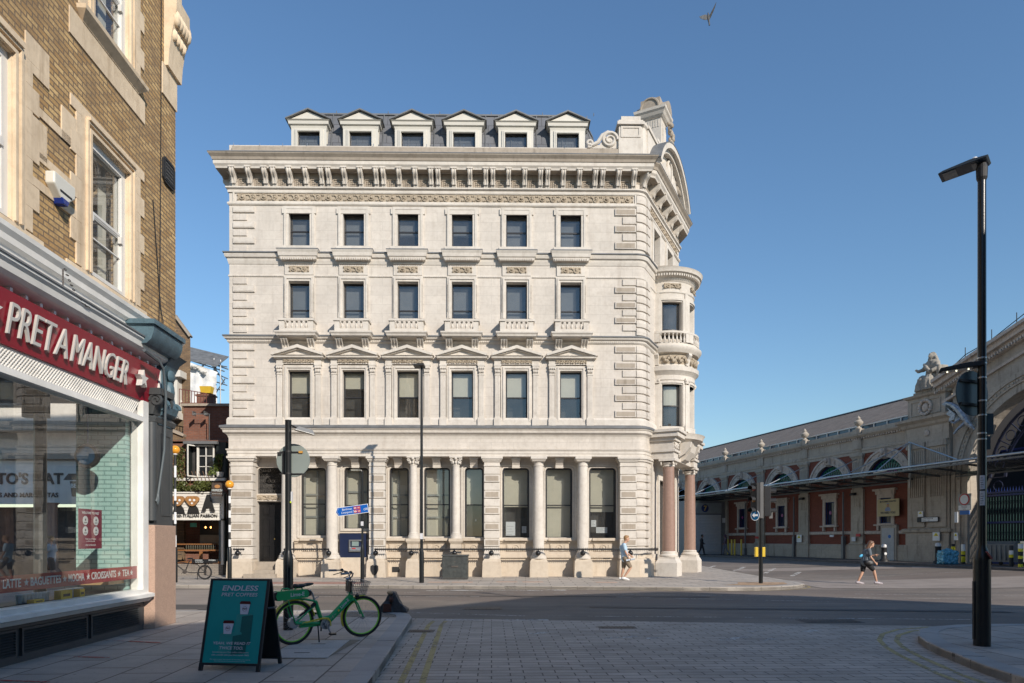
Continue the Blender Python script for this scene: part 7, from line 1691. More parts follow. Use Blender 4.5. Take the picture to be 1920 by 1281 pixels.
# casement window, one leaf open
m = MB(); a, b, z0, z1 = gx(371.5), gx(402.5), gz_(895), gz_(835)
def rel(x): return x-Q.x
m.ring(rel(a), rel(b), z0-.12, z1-.12, .06, -.06, .02); m.box(rel((a+b)/2)-.02, rel((a+b)/2)+.02, -.05, 0, z0-.1, z1-.15)
for t in (.33, .66): z = z0-.12+(z1-z0)*t; m.box(rel(a)+.05, rel(b)-.05, -.05, 0, z-.015, z+.015)
cw_ = m.build('casement_window', m_white, bar)
m = MB(); m.box(rel(a), rel(b), -.0, .01, z0-.1, z1-.15); m.build('pane', plain('dark_pane', (.015, .018, .02), .08), cw_)
m = MB(); m.ring(0, .55, z0-.12, z1-.14, .05, 0, .04); m.xf(Matrix.Translation((rel(a)-.02, -.02, 0)) @ Matrix.Rotation(radians(-118), 4, 'Z')); m.build('open_leaf', m_white, bar)
bb('window_dark', m_dark, bar, (gx(352), gx(408), GY+.2, GY+.25, 4.6, 6.2))
# shop interior
m_wdark = plain('dark_wood', (0.05, 0.028, 0.015), .5); m_warm = emis('warm_bulb', (1, .45, .12), 6.0)
bb('room_back', m_wdark, bar, (XA, XB, GY+3.4, GY+3.5, .12, zf0)); bb('room_floor', m_wdark, bar, (XA, XB, GY, GY+3.5, .1, .14)); bb('room_side', m_wdark, bar, (XB-.1, XB, GY+.3, GY+3.5, .1, zf0), (XA, XB, GY+.3, GY+3.5, zf0, zf0+.1))
bb('picture_board', plain('cream_board', (0.30, 0.27, 0.22), .7), bar, (gx(347), gx(386), GY+1.5, GY+1.55, 1.5, 2.7))
bb('television', m_bpaint, bar, (gx(349), gx(386), GY+1.4, GY+1.48, gz_(1003, GY+1.4), gz_(976, GY+1.4)))
bb('exit_sign', plain('green_sign', (0.1, 0.4, 0.3), .5), bar, (gx(345), gx(357), GY+.6, GY+.64, gz_(988), gz_(980)))
bb('bar_counter', plain('counter_wood', (0.25, 0.11, 0.04), .5), bar, (XA, gx(402), GY+.5, GY+.9, 1.22, 1.28), (gx(366), gx(372), GY+.4, GY+.45, .2, 1.2), (XA, gx(385), GY+1.2, GY+1.3, 1.5, 1.56), (XA, XB-.1, GY-.1, GY+.1, .66, .74))
bb('stallriser', brickmat('grey_painted_brick', 0.0, (0.28, 0.25, 0.22), (0.34, 0.31, 0.27), (0.15, .13, .12)), bar, (XA, XB-.1, GY-.06, GY+.1, .12, .66))
bb('glass_door', plain('blue_grey_door', (0.04, 0.07, 0.09), .2), bar, (gx(411), gx(415), GY-.05, GY+.6, .74, zf0), (gx(417), gx(420), GY-.05, GY+.05, .74, zf0))
m = MB()
for px, py in ((369, 989), (379, 989), (406, 985), (417, 989)): m.ball((gx(px)-Q.x, .9, gz_(py, GY+.9)-Q.z), (.035, .035, .05), 8, 6)
m.build('bulb', m_warm, bar)
random.seed(12); m = MB()
for k in range(14): x = gx(336+k*4.3)-Q.x; m.lathe([(.03, 1.16), (.03, 1.3), (.012, 1.36), (.012, 1.42)], (x, .7, 0), 8)
m.build('bottles', plain('bottle_glass', (0.08, 0.08, 0.06), .2), bar)
# ivy
iv = thing('ivy', 'green and yellow ivy growing over the brick wall of the bar', 'ivy', (gx(370), GY-.2, 4.2)); R0 = Vector(iv.location)
def f1():
    px = random.uniform(327, 408); h = 6+12*abs(sin(px*.13)); py = 923-random.random()*h-2
    return (gx(px)-R0.x, random.uniform(-.18, -.0), gz_(py)-R0.z)
def f2(): return (gx(random.uniform(327, 352-6*random.random()))-R0.x, random.uniform(-.05, .15), gz_(random.uniform(838, 925))-R0.z)
def f3():
    a = random.uniform(0, 6.28); r = random.random(); return (gx(388+15*r*cos(a))-R0.x, random.uniform(-.35, -.1), gz_(912+9*r*sin(a))-R0.z)
m = MB(); leaves(m, 900, f1, .055, 3); leaves(m, 900, f2, .05, 4); leaves(m, 420, f3, .055, 5); m.build('foliage', m_ivy, iv, recalc=False)
m = MB()
for k in range(10): x = gx(330+k*7)-R0.x; m.tube([(x, -.02, -.1), (x+.1, -.04, .3), (x-.05, -.02, .7)], .012, 4)
m.build('stem', m_wood, iv)
pp = thing('potted_plant', 'bushy green shrub in a pot on the window ledge beside the stone building', 'plant', (gx(415), GY-.15, gz_(895))); 
def f4():
    z = random.random(); a = random.uniform(0, 6.28); r = (.34*(1-z*.55))*sqrt(random.random()); return (r*cos(a)-.25*(1-z), r*sin(a)*.5, .1+z*.95)
m = MB(); leaves(m, 650, f4, .045, 8); m.build('foliage', leafmat('shrub_leaf', (0.09, 0.13, 0.03)), pp, recalc=False)
m = MB(); m.lathe([(.14, 0), (.18, .2), (.18, .22)], (0, 0, 0), 12); m.build('pot', m_white, pp); m = MB(); 
for k in range(5): m.tube([(0, 0, .15), (.1*cos(k), .05*sin(k), .9)], .01, 4)
m.build('stem', m_wood, pp)
hs = thing('hanging_shop_sign', 'small brown hanging sign with an oval emblem projecting over the bar front', 'sign', (gx(408, GY-.7), GY-.7, gz_(931, GY-.7)))
m = MB(); m.box(-.26, .26, -.02, .02, 0, .62); m.build('board', plain('sign_brown', (0.07, 0.05, 0.04), .6), hs); m = MB(); m.prism([(.11*cos(t*pi/6)*1.2, .45+.08*sin(t*pi/6)) for t in range(12)], -.028, -.021, 'xz'); m.build('emblem', plain('crust_sign', (0.45, 0.22, 0.08), .6), hs)
text('wording', 'MYPIZZA', .125, m_cupw, hs, (0, -.026, .27), .004, bold=.003); text('wording', 'ROMAN TRADITION', .05, m_cupw, hs, (0, -.026, .12), .003)
m = MB(); m.tube([(-.3, 0, .7), (.3, 0, .7), (.3, .7, .7)], .02, 6); m.bar((-.2, 0, .62), (-.2, 0, .7), .015); m.bar((.2, 0, .62), (.2, 0, .7), .015); m.build('bracket', m_blackm, hs)
# brick block behind, with coping and a lit upper wall
Yb = 33.5; rb = thing('red_brick_building', 'old red brick building with a flat coping behind the bar', 'building', (gx(380, Yb), Yb, .12))
def at(o):
    R = Vector(o.location)
    def f(name, mat, *boxes, par=None):
        m = MB()
        for x0, x1, y0, y1, z0, z1 in boxes: m.box(x0-R.x, x1-R.x, y0-R.y, y1-R.y, z0-R.z, z1-R.z)
        return m.build(name, mat, par or o)
    return f
f = at(rb); zc0 = gz_(762, Yb); f('wall', m_plum, (gx(344, Yb), gx(432, Yb), Yb, Yb+8, .12, zc0)); f('coping', m_dirty, (gx(341, Yb), gx(432, Yb), Yb-.12, Yb+8.1, zc0, zc0+.12)); f('lower_ledge', m_lead, (gx(344, Yb), gx(432, Yb), Yb-.25, Yb, gz_(840, Yb), gz_(826, Yb)))
f('aerial', m_steel, (gx(372, Yb), gx(404, Yb), Yb-.6, Yb-.57, gz_(781, Yb), gz_(780, Yb)), (gx(402, Yb), gx(403, Yb), Yb-.6, Yb-.57, gz_(840, Yb), gz_(780, Yb)), (gx(374, Yb), gx(375, Yb), Yb-.75, Yb-.4, gz_(784, Yb), gz_(776, Yb)), (gx(395, Yb), gx(396, Yb), Yb-.75, Yb-.4, gz_(784, Yb), gz_(776, Yb)))
# railing on the roof terrace
tr = thing('terrace_railing', 'rusty red railing on the roof terrace beneath the scaffold', 'railing', (gx(365, Yb), Yb+.3, zc0+.12)); m = MB(); L_ = 1.8
for k in range(13): m.bar((-.9+k*.15, 0, 0), (-.9+k*.15, 0, .8-.3*(k/12)), .025)
m.bar((-.9, 0, .8), (.9, 0, .5), .035); m.bar((-.9, 0, .1), (.9, 0, .1), .03); m.build('bars', plain('rust_red', (0.16, 0.05, 0.04), .6), tr)
# tall brown brick building with chimney return and white side bay
Yt = 36.0; tb = thing('brown_brick_building', 'tall brown brick building with a sloping parapet rising behind the blue bracket', 'building', (gx(300, Yt), Yt, .12)); R = Vector(tb.location)
za, zb_ = gz_(600, Yt), gz_(634, Yt); m = MB(); fp = [(gx(200, Yt), 0), (gx(357, Yt), 0), (gx(357, Yt), zb_-.12), (gx(329, Yt), za+.1), (gx(200, Yt), za+4.0)]; k5 = 40.0/Yt
m.add([(x-R.x, 0, z) for x, z in fp]+[(x*k5-R.x, 4, z) for x, z in fp], [(0, 1, 2, 3, 4), (5, 6, 7, 8, 9), (1, 2, 7, 6), (2, 3, 8, 7), (3, 4, 9, 8)]); m.build('wall', m_ybr, tb)
m = MB(); m.bar((gx(358, Yt)-R.x, .0, zb_-.06), (gx(328, Yt)-R.x, .0, za+.14), .3, .10); m.build('coping', m_dirty, tb)
f = at(tb); f('white_bay', m_white, (gx(326, Yt), gx(341, Yt), Yt-.5, Yt, gz_(780, Yt), gz_(705, Yt)), (gx(326, Yt), gx(350, Yt), Yt-.7, Yt, gz_(712, Yt), gz_(700, Yt)), (gx(326, Yt), gx(343, Yt), Yt-.6, Yt, gz_(788, Yt), gz_(776, Yt)))
f('window_sill', m_white, (gx(335, Yt), gx(343, Yt), Yt-.1, Yt, gz_(681, Yt), gz_(677, Yt)), (gx(337, Yt), gx(343, Yt), Yt-.1, Yt, gz_(755, Yt), gz_(752, Yt)))
Yl = 37.5; lb = thing('low_brown_building', 'low brown brick roofline just above the left street lamp globe', 'building', (gx(340, 34.5), 34.5, .12)); R = Vector(lb.location); m = MB(); m.prism([(gx(300, 34.5)-R.x, 0), (gx(366, 34.5)-R.x, 0), (gx(366, 34.5)-R.x, gz_(826, 34.5)-.12), (gx(300, 34.5)-R.x, gz_(800, 34.5)-.12)], -1.2, 0, 'xz'); m.build('wall', m_ybr, lb); m = MB(); m.bar((gx(367, 34.5)-R.x, -.6, gz_(825, 34.5)-.08), (gx(300, 34.5)-R.x, -.6, gz_(799, 34.5)-.08), 1.4, .12); m.build('coping', m_dirty, lb)
# scaffold roof and sheeting
Ys = 52.0; sc = thing('scaffold', 'tube scaffold with corrugated roof and white sheeting above the roof terrace', 'scaffold', (gx(395, Ys), Ys, gz_(760, Ys))); R = Vector(sc.location)
sx = lambda px: gx(px, Ys)-R.x; sz = lambda py: gz_(py, Ys)-R.z
m = MB(); A = Vector((sx(352), 0, sz(651))); B_ = Vector((sx(429), 0, sz(670))); n = 22
for k in range(n):
    p, q = A.lerp(B_, k/n), A.lerp(B_, (k+1)/n); d = Vector((-.0, -2.2, -1.3)); m.add([p, q, q+d, p+d, p+Vector((0, 0, .06)), q+Vector((0, 0, .06)), q+d+Vector((0, 0, .06)), p+d+Vector((0, 0, .06))], [(0, 1, 2, 3), (4, 5, 6, 7), (0, 1, 5, 4), (2, 3, 7, 6), (0, 3, 7, 4), (1, 2, 6, 5)])
m.build('corrugated_roof', plain('sheet_metal', (0.20, 0.20, 0.19), .5, .3, var=.3), sc)
m = MB(); random.seed(6)
def T(px0, py0, px1, py1, y0=0, y1=0, r=.045): m.tube([(sx(px0), y0, sz(py0)), (sx(px1), y1, sz(py1))], r, 5)
for px in (356, 366, 383, 405, 407, 414, 426): T(px, 664+(px-352)*.25, px, 764, -.2 if px % 2 else -1.2, None or (-.2 if px % 2 else -1.2))
for a in ((352, 668, 430, 694), (352, 676, 430, 702), (356, 684, 405, 668), (380, 694, 405, 676), (385, 684, 429, 690), (400, 700, 430, 712), (405, 690, 428, 722), (366, 705, 430, 725), (370, 722, 405, 730), (382, 722, 398, 726), (382, 728, 400, 726), (404, 742, 430, 715), (390, 680, 404, 690), (352, 690, 368, 676), (410, 735, 431, 737)): T(*a, y0=random.uniform(-1.2, 0), y1=random.uniform(-1.2, 0))
m.build('tubes', m_steel, sc)
m = MB(); nx_ = 16; ny_ = 10; vs = []
for j in range(ny_+1):
    for i in range(nx_+1):
        u_, v_ = i/nx_, j/ny_; px = 355+78*u_; top = 686+26*u_; py = top+(775-top)*v_; vs.append((sx(px), -2.5+.10*sin(i*1.7+j*.6)+.12*(1-v_)*sin(j*2.3+i*.5), sz(py)))
m.add(vs, [(j*(nx_+1)+i, j*(nx_+1)+i+1, (j+1)*(nx_+1)+i+1, (j+1)*(nx_+1)+i) for j in range(ny_) for i in range(nx_)]); m.build('white_sheeting', plain('white_sheet', (0.72, 0.72, 0.70), .7, var=.06), sc, smooth=60, recalc=False)
m = MB()
for k in range(18): m.ball((sx(357+k*3.4), -2.7+.1*sin(k), sz(690+k*1.4+2.5*sin(k*.9))), (.16, .14, .11), 8, 6)
m.build('rolled_sheet', plain('roll_sheet', (0.60, 0.58, 0.52), .8, var=.1), sc, smooth=60)
tk = thing('rooftop_chimney', 'red brick chimney stack with pots and yellow cover on the terrace', 'chimney', (gx(387, 46.0), 46.0, gz_(768, 46))); m = MB(); m.box(-.52, .52, -.3, .3, 0, 1.0); m.box(-.6, .6, -.36, .36, .85, .95); m.build('stack', m_plum, tk); m = MB()
for x in (-.3, 0, .3): m.lathe([(.09, 1.0), (.08, 1.2)], (x, 0, 0), 10)
m.build('pot', plain('clay_pot', (.35, .2, .1), .7), tk); m = MB(); m.frus(-.25, .4, -.3, .1, 1.05, 1.5, -.06); m.build('yellow_cover', m_yb, tk)

# ------------------------------------------------------------------ restaurant seen through the cafe window
rx = Vector((-21.5, 27.5, .12)); rs = thing('restaurant', 'stone fronted restaurant with pale lettered fascia seen through the coffee shop window', 'shop', rx)
f = at(rs); f('wall', m_trim, (-30, -15.2, 27.9, 29, 5.1, 14), (-16.4, -15.2, 27.4, 29, .12, 5.1), (-27, -26, 27.5, 28, .12, 5.1))
f('upper_moulding', m_dirty, (-30, -15, 27.2, 28, 6.1, 6.5), (-30, -15, 27.5, 28, 5.0, 5.25)); f('glazing', m_dark, (-26, -16.4, 28.4, 28.5, .12, 3.1)); f('fascia', m_white, (-26, -16.4, 27.7, 27.9, 3.2, 4.95))
m = MB()
for k in range(9): m.box(-16.5-rx.x, -15.1-rx.x, -.22, 0, .6+k*.5, 1.0+k*.5)
m.build('banded_pier', m_dirty, rs)
for x in (-18.4, -21.6, -24.6): m = MB(); m.lathe([(.32, 0), (.3, .4), (.22, .5), (.2, 3.0), (.28, 3.1)], (x-rx.x, -.2, 0), 16); m.build('granite_column', m_granite, rs, smooth=40)
f('upper_window', m_sash, (-21, -19.6, 27.8, 27.9, 7.2, 9.4), (-25, -23.6, 27.8, 27.9, 7.2, 9.4))
text('fascia_lettering', "BENITO'S HAT", .62, m_bpaint, rs, (-20.2-rx.x, .18, 4.2-.12), .03, bold=.015); text('fascia_lettering', 'TACOS BURRITOS AND MARGARITAS', .26, m_bpaint, rs, (-20.6-rx.x, .18, 3.55-.12), .02, bold=.004)
hb = thing('hanging_restaurant_sign', 'dark hat-shaped hanging sign seen through the shop window', 'sign', (-16.9, 26.9, 3.6)); m = MB(); m.prism([(-.5, .45), (.5, .45), (.42, -.15), (-.42, -.15)], -.04, .04, 'xz'); m.prism([(-.75, .5), (.75, .5), (.55, .75), (-.55, .75)], -.05, .05, 'xz'); m.build('board', plain('hat_grey', (.07, .06, .055), .6), hb); text('wording', "BENITO'S\nHAT", .22, m_cupw, hb, (0, -.06, .15), .01, bold=.006); m = MB(); m.tube([(0, 0, .75), (0, 0, 1.0), (0, .7, 1.0)], .03, 6); m.build('bracket', m_blackm, hb)
# ------------------------------------------------------------------ posts, lamps and signals
Rz = lambda a: Matrix.Rotation(a, 4, 'Z')
def at_px(px, Y, z=0.12): return Vector(((px-CX)*Y/F, Y, z))
def zz_(py, Y): return EYE+(HY-py)*Y/F
m_pole = plain('pole_black', (0.010, 0.011, 0.012), 0.28, var=.3, bumpk=.05); m_sback = plain('sign_back_grey', (0.26, 0.30, 0.28), .5, .2, var=.05); m_sbdark = plain('sign_back_dark', (0.03, 0.055, 0.07), .4, .2, var=.1)
m_sticker = plain('sticker_white', (0.6, 0.6, 0.62), .6); m_lens = plain('lamp_lens', (0.30, 0.29, 0.25), .25)
# signpost with round sign back and small lamp, behind the bicycle
Y = 12.35; sp_ = thing('lit_sign_post', 'stout black post with the back of a round grey sign and a small lamp head', 'sign post', at_px(540.5, Y))
Z = lambda py: zz_(py, Y)-.12
m = MB(); m.lathe([(.088, 0), (.088, Z(1048)), (.062, Z(1034)), (.056, Z(1030)), (.056, Z(792)), (.058, Z(788)), (.0, Z(787))], (0, 0, 0), 20); m.build('pole', m_pole, sp_, smooth=40)
m = MB(); m.lathe([(0, -.01), (.30, -.01), (.305, 0), (.30, .01), (0, .01)], (0, 0, 0), 40, m=Matrix.Rotation(pi/2, 4, 'X')); m.xf(Matrix.Translation((.06, .09, Z(862.5)))); sgn = m.build('sign_plate', m_sback, sp_, smooth=40)
m = MB(); 
for py in (847, 888): m.bar((-.18, .07, Z(py)), (.24, .07, Z(py)), .022)
for py in (847, 888): m.lathe([(.062, -.015), (.062, .015)], (0, 0, Z(py)), 14)
m.box(-.13, -.06, .06, .085, Z(888), Z(845)); m.build('clamp', m_blackm, sgn)
m = MB(); m.box(.17, .24, .055, .078, Z(849), Z(845)); m.build('orange_sticker', plain('orange', (.55, .28, .05), .6), sgn); m = MB(); m.box(-.22, -.15, .06, .079, Z(853), Z(847)); m.xf(Matrix.Translation((0, 0, 0))); m.build('black_sticker', m_blackm, sgn)
m = MB(); m.tube([(.04, 0, Z(797)), (.16, -.05, Z(803)), (.22, -.08, Z(805))], .016, 6); m.build('lamp_arm', m_blackm, sp_)
m = MB(); rot = Matrix.Translation((.33, -.10, Z(810))) @ Matrix.Rotation(radians(14), 4, 'Y') @ Rz(radians(20))
m.frus(-.18, .18, -.15, .15, -.03, .05, .06); m.xf(rot); hd = m.build('lamp_head', plain('lamp_grey', (.25, .25, .24), .4, .3), sp_, bevel=.01)
m = MB(); m.box(-.13, .13, -.11, .11, -.036, -.031); m.xf(rot); m.build('lens', plain('amber_lens', (.35, .25, .12), .3), hd)
m = MB(); m.box(.055, .075, -.03, .02, Z(941), Z(922)); m.build('yellow_tag_plate', m_sticker, sp_)
m = MB(); m.box(.05, .07, -.06, -.04, Z(943.5), Z(940.5)); m.build('yellow_tag', plain('acid_yellow', (.6, .7, .02), .5), sp_)
# tall slim pole with lamp, on the bank pavement
Y = 25.75; o = thing('street_lamp', 'tall slender black lamp post on the far pavement before the stone facade', 'street lamp', at_px(790.5, Y)); Z = lambda py: zz_(py, Y)-.12
m = MB(); m.lathe([(.09, 0), (.09, Z(1037)), (.065, Z(1030)), (.058, Z(1025)), (.045, Z(690)), (0, Z(688))], (0, 0, 0), 16); m.build('pole', m_pole, o, smooth=40)
m = MB(); m.prism([(-.30, Z(687)), (.12, Z(685)), (.12, Z(688.5)), (-.26, Z(689.5))], -.35, .2, 'xz'); m.build('lamp_head', m_blackm, o); m = MB(); m.box(-.055, .055, -.07, -.05, Z(1011), Z(1000)); m.build('label_band', m_sticker, o)
# cycle route signpost
o = thing('cycle_signpost', 'black signpost carrying the blue cycle route arrow sign and small lamp', 'sign post', at_px(679.5, Y)); 
m = MB(); m.lathe([(.075, 0), (.075, Z(1030)), (.055, Z(1024)), (.04, Z(1018)), (.036, Z(884)), (0, Z(882))], (0, 0, 0), 14); m.build('pole', m_pole, o, smooth=40)
m = MB(); m.tube([(0, 0, Z(886)), (-.05, 0, Z(882)), (-.2, 0, Z(881.5))], .025, 6); m.box(-.42, -.16, -.07, .07, Z(883), Z(880.5)); m.build('lamp_head', m_lens, o); m = MB(); m.box(-.05, .05, -.05, -.04, Z(986), Z(978)); m.build('white_plate', m_sticker, o)
rs_ = Matrix.Translation((-.38, -.06, Z(957))) @ Matrix.Rotation(radians(-7.5), 4, 'Y')
w2, h2 = .625, .165
def bld(name, mb, mat, par): mb.xf(rs_); return mb.build(name, mat, par, recalc=False)
m = MB(); m.prism([(-w2, 0), (-w2+.09, h2), (w2, h2), (w2, -h2), (-w2+.09, -h2)], -.01, .01, 'xz'); bs = bld('arrow_sign', m, m_wsign, o)
m = MB(); m.prism([(-w2+.025, 0), (-w2+.10, h2-.018), (w2-.018, h2-.018), (w2-.018, -h2+.018), (-w2+.10, -h2+.018)], -.014, -.0105, 'xz'); bld('blue_field', m, plain('route_blue', (.0, .10, .42), .4, var=.03), bs)
m = MB(); 
for s in (-1, 1): m.bar((-w2+.06, -.017, 0), (-w2+.13, -.017, s*.11), .035, .004)
bld('chevron', m, m_wsign, bs)
m = text_mb('Barbican', .11, .003); m.xf(Matrix.Translation((-.18, -.017, .06))); bld('wording', m, m_wsign, bs); m = text_mb('Liverpool St', .11, .003); m.xf(Matrix.Translation((-.14, -.017, -.055))); bld('wording', m, m_wsign, bs)
m = MB()
for x, z in ((.13, .065), (.13, -.065), (.265, .065), (.265, -.065)): m.box(x-.058, x+.058, -.018, -.0145, z-.055, z+.055)
bld('station_panel', m, plain('station_red', (.5, .03, .03), .5), bs)
m = MB()
for z in (.065, -.065): m.tube([(.13+.03*cos(t*pi/5), -.020, z+.03*sin(t*pi/5)) for t in range(10)], .008, 4, closed=True); m.box(.08, .18, -.021, -.018, z-.006, z+.006); m.box(.225, .305, -.021, -.018, z+.008, z+.018); m.box(.225, .305, -.021, -.018, z-.018, z-.008)
for x in (.48, .575): m.tube([(x+.035*cos(t*pi/5), -.018, -.03+.035*sin(t*pi/5)) for t in range(10)], .007, 4, closed=True)
for a, b in (((.48, -.03), (.52, .02)), ((.52, .02), (.56, .02)), ((.56, .02), (.575, -.03)), ((.52, -.03), (.56, .02)), ((.48, -.03), (.53, -.03))): m.bar((a[0], -.018, a[1]), (b[0], -.018, b[1]), .012, .004)
bld('white_symbols', m, m_wsign, bs)
# traffic signals
Y = 25.4; o = thing('traffic_light', 'black traffic light pole with signal heads and round blue arrow sign on the kerb', 'traffic light', at_px(1426.5, Y)); Z = lambda py: zz_(py, Y)-.12
m = MB(); m.lathe([(.075, 0), (.07, Z(940)), (.06, Z(906)), (0, Z(905))], (0, 0, 0), 16); m.build('pole', m_pole, o, smooth=40)
def sighead(xo, yo, ang, z0, z1, n=3, white=True):
    R = Matrix.Translation((xo, yo, 0)) @ Rz(ang); h = (z1-z0)/n
    m = MB(); m.box(-.15, .15, -.10, .12, z0, z1); m.xf(R); hd = m.build('signal_head', m_blackm, o, bevel=.01)
    for k in range(n):
        zc = z0+(k+.5)*h; m = MB(); m.lathe([(.10, 0), (.11, .0), (.115, .20), (.105, .20)], (0, 0, 0), 16, a0=radians(-20), a1=radians(200), cap=False, m=Matrix.Rotation(pi/2, 4, 'X')); m.xf(R @ Matrix.Translation((0, -.10, zc))); m.build('visor', m_blackm, hd)
        m = MB(); m.ball((0, -.10, zc), (.10, .03, .10), 14, 8); m.xf(R); m.build('lens', plain('signal_lens_%d' % k, ((.03, .12, .06), (.25, .10, .01), (.22, .01, .01))[k % 3], .15) if 'signal_lens_%d' % k not in MATS else MATS['signal_lens_%d' % k], hd)
    return hd
sighead(-.20, -.02, radians(-62), Z(968), Z(906)); sighead(.27, .05, radians(75), Z(968), Z(912))
m = MB(); m.box(-.07, .05, -.14, -.06, Z(972), Z(905)); m.build('backing_plate', plain('signal_grey', (.10, .10, .10), .4), o)
m = MB(); m.lathe([(0, -.01), (.20, -.01), (.20, .01), (0, .01)], (0, 0, 0), 24, m=Matrix.Rotation(pi/2, 4, 'X')); R = Matrix.Translation((-.26, -.14, Z(966.5))) @ Rz(radians(-30)) @ Matrix.Scale(.78, 4, (1, 0, 0)); m.xf(R); rb_ = m.build('round_arrow_sign', m_wsign, o)
m = MB(); m.lathe([(0, -.015), (.18, -.015), (.18, .012), (0, .012)], (0, 0, 0), 24, m=Matrix.Rotation(pi/2, 4, 'X')); m.xf(R); m.build('blue_disc', plain('arrow_blue', (.0, .09, .22), .4), rb_)
m = MB(); m.prism([(-.13, 0), (-.03, .09), (-.03, .035), (.13, .035), (.13, -.035), (-.03, -.035), (-.03, -.09)], -.03, -.018, 'xz'); m.xf(R); m.build('arrow', m_wsign, rb_)
m = MB(); m.box(.34, .46, .05, .09, Z(972), Z(955)); m.build('side_plate', plain('plate_grey', (.10, .10, .10), .5), o)
for s in (-1, 1): m = MB(); m.box(-.05+s*.13-.05, -.05+s*.13+.06, -.08, .06, Z(1044), Z(1026)); m.build('push_button_box', mm_yel, o, bevel=.01)
# belisha beacons
def beacon(px, Y, gy, label):
    o = thing('crossing_beacon', label, 'beacon', at_px(px, Y), 0, 'orange globe crossing beacons'); Z = lambda py: zz_(py, Y)-.12; zt = Z(gy)
    m = MB(); m.lathe([(.085, 0), (.085, 1.25), (.06, 1.32), (.045, 1.35)], (0, 0, 0), 16); m.build('base', m_pole, o, smooth=40)
    z = 1.35; k = 0; n = 8; st = (zt-.14-z)/n
    for k in range(n): m = MB(); m.lathe([(.045, z), (.045, z+st)], (0, 0, 0), 14); m.build('stripe', m_wsign if k % 2 == 0 else m_bpaint, o, smooth=40); z += st
    m = MB(); m.lathe([(.05, zt-.17), (.08, zt-.15), (.07, zt-.12)], (0, 0, 0), 14); m.build('collar', m_wsign, o); m = MB(); m.ball((0, 0, zt+.03), .165, 20, 14); g, nt, b = newmat('amber_globe') if 'amber_globe' not in MATS else (MATS['amber_globe'], None, None)
    if nt: b.inputs['Base Color'].default_value = (.75, .33, .03, 1); b.inputs['Roughness'].default_value = .2; b.inputs['Subsurface Weight'].default_value = .2; b.inputs['Subsurface Radius'].default_value = (.1, .05, .02)
    m.build('globe', g, o, smooth=80); return o
beacon(430.5, 27.3, 910, 'orange globe beacon on a striped pole at the left end of the stone building')
beacon(328.5, 26.0, 845, 'orange globe beacon half hidden behind the blue bracket')
# tall lamp post on the right
Y = 10.5; o = thing('street_lamp', 'very tall black lamp post with flat lamp head and sign back on the right pavement', 'street lamp', at_px(1841, Y)); Z = lambda py: zz_(py, Y)-.12
m = MB(); m.lathe([(.118, 0), (.118, Z(1050)), (.118, Z(1047)), (.10, Z(1038)), (.066, Z(1026)), (.062, Z(1020)), (.056, Z(330)), (.0, Z(328))], (0, 0, 0), 24); m.build('pole', m_pole, o, smooth=40)
zt = Z(308); R = Matrix.Translation((-.16, .16, zt)) @ Rz(radians(-42)) @ Matrix.Rotation(radians(-4), 4, 'Y')
m = MB(); hx = .33; hy = .17
pts = [(-hx, .0), (hx*.9, .0), (hx, .03), (hx*.3, .055), (-hx*.8, .035), (-hx, .015)]
m.prism(pts, -hy, hy, 'xz'); m.xf(R); hd = m.build('lamp_head', plain('lamp_blue_grey', (.04, .055, .07), .35), o, bevel=.012)
m = MB(); m.box(-.28, -.10, -.14, .14, -.008, -.002); m.box(.10, .16, -.1, .1, -.008, -.002); m.xf(R); m.build('led_panel', m_lens, hd)
m = MB(); m.lathe([(.04, .06), (.04, .12), (.03, .13), (0, .13)], (.14, 0, 0), 14); m.xf(R); m.build('photocell', m_wsign, hd)
m = MB(); m.lathe([(.056, Z(340)), (.075, Z(334)), (.08, Z(316)), (.06, Z(308))], (0, 0, 0), 16); m.build('head_bracket', m_blackm, o)
m = MB(); sc_ = Matrix.Translation((-.08, .11, Z(735))) @ Rz(radians(20)); m.lathe([(0, -.008), (.345, -.008), (.35, 0), (.345, .008), (0, .008)], (0, 0, 0), 40, m=Matrix.Rotation(pi/2, 4, 'X')); m.xf(sc_); sg_ = m.build('round_sign_back', m_sbdark, o, smooth=40)
m = MB()
for dz in (-.18, .18): m.box(-.28, .28, -.04, -.01, dz-.02, dz+.02)
m.xf(sc_); m.build('sign_channel', m_blackm, sg_)
m = MB(); Rl = Matrix.Translation((-.06, .04, Z(684))) @ Rz(radians(-28)) @ Matrix.Rotation(radians(-3), 4, 'Y'); m.prism([(-.5, -.03), (-.47, .02), (-.1, .05), (.1, .04), (.1, -.03)], -.10, .10, 'xz'); m.xf(Rl); lh = m.build('lower_lamp_head', m_blackm, o, bevel=.01)
m = MB(); m.box(-.46, -.05, -.08, .08, -.037, -.031); m.xf(Rl); ll = m.build('led_panel', m_lens, lh)
m = MB()
for k in (-.38, -.26, -.1): m.ball((k, 0, -.04), .012, 8, 5)
m.xf(Rl); m.build('led', emis('led_white', (1, .95, .7), 2.5), lh)
m = MB(); m.box(.06, .16, -.03, .10, Z(815), Z(776)); m.box(.06, .12, -.02, .06, Z(843), Z(818)); m.build('sign_box', m_sbdark, o)
m = MB()
for py in (672, 682, 709, 752, 779, 813, 824): m.lathe([(.064, -.012), (.066, 0), (.064, .012)], (0, 0, Z(py)), 18)
m.build('steel_band', m_steel, o, smooth=40)
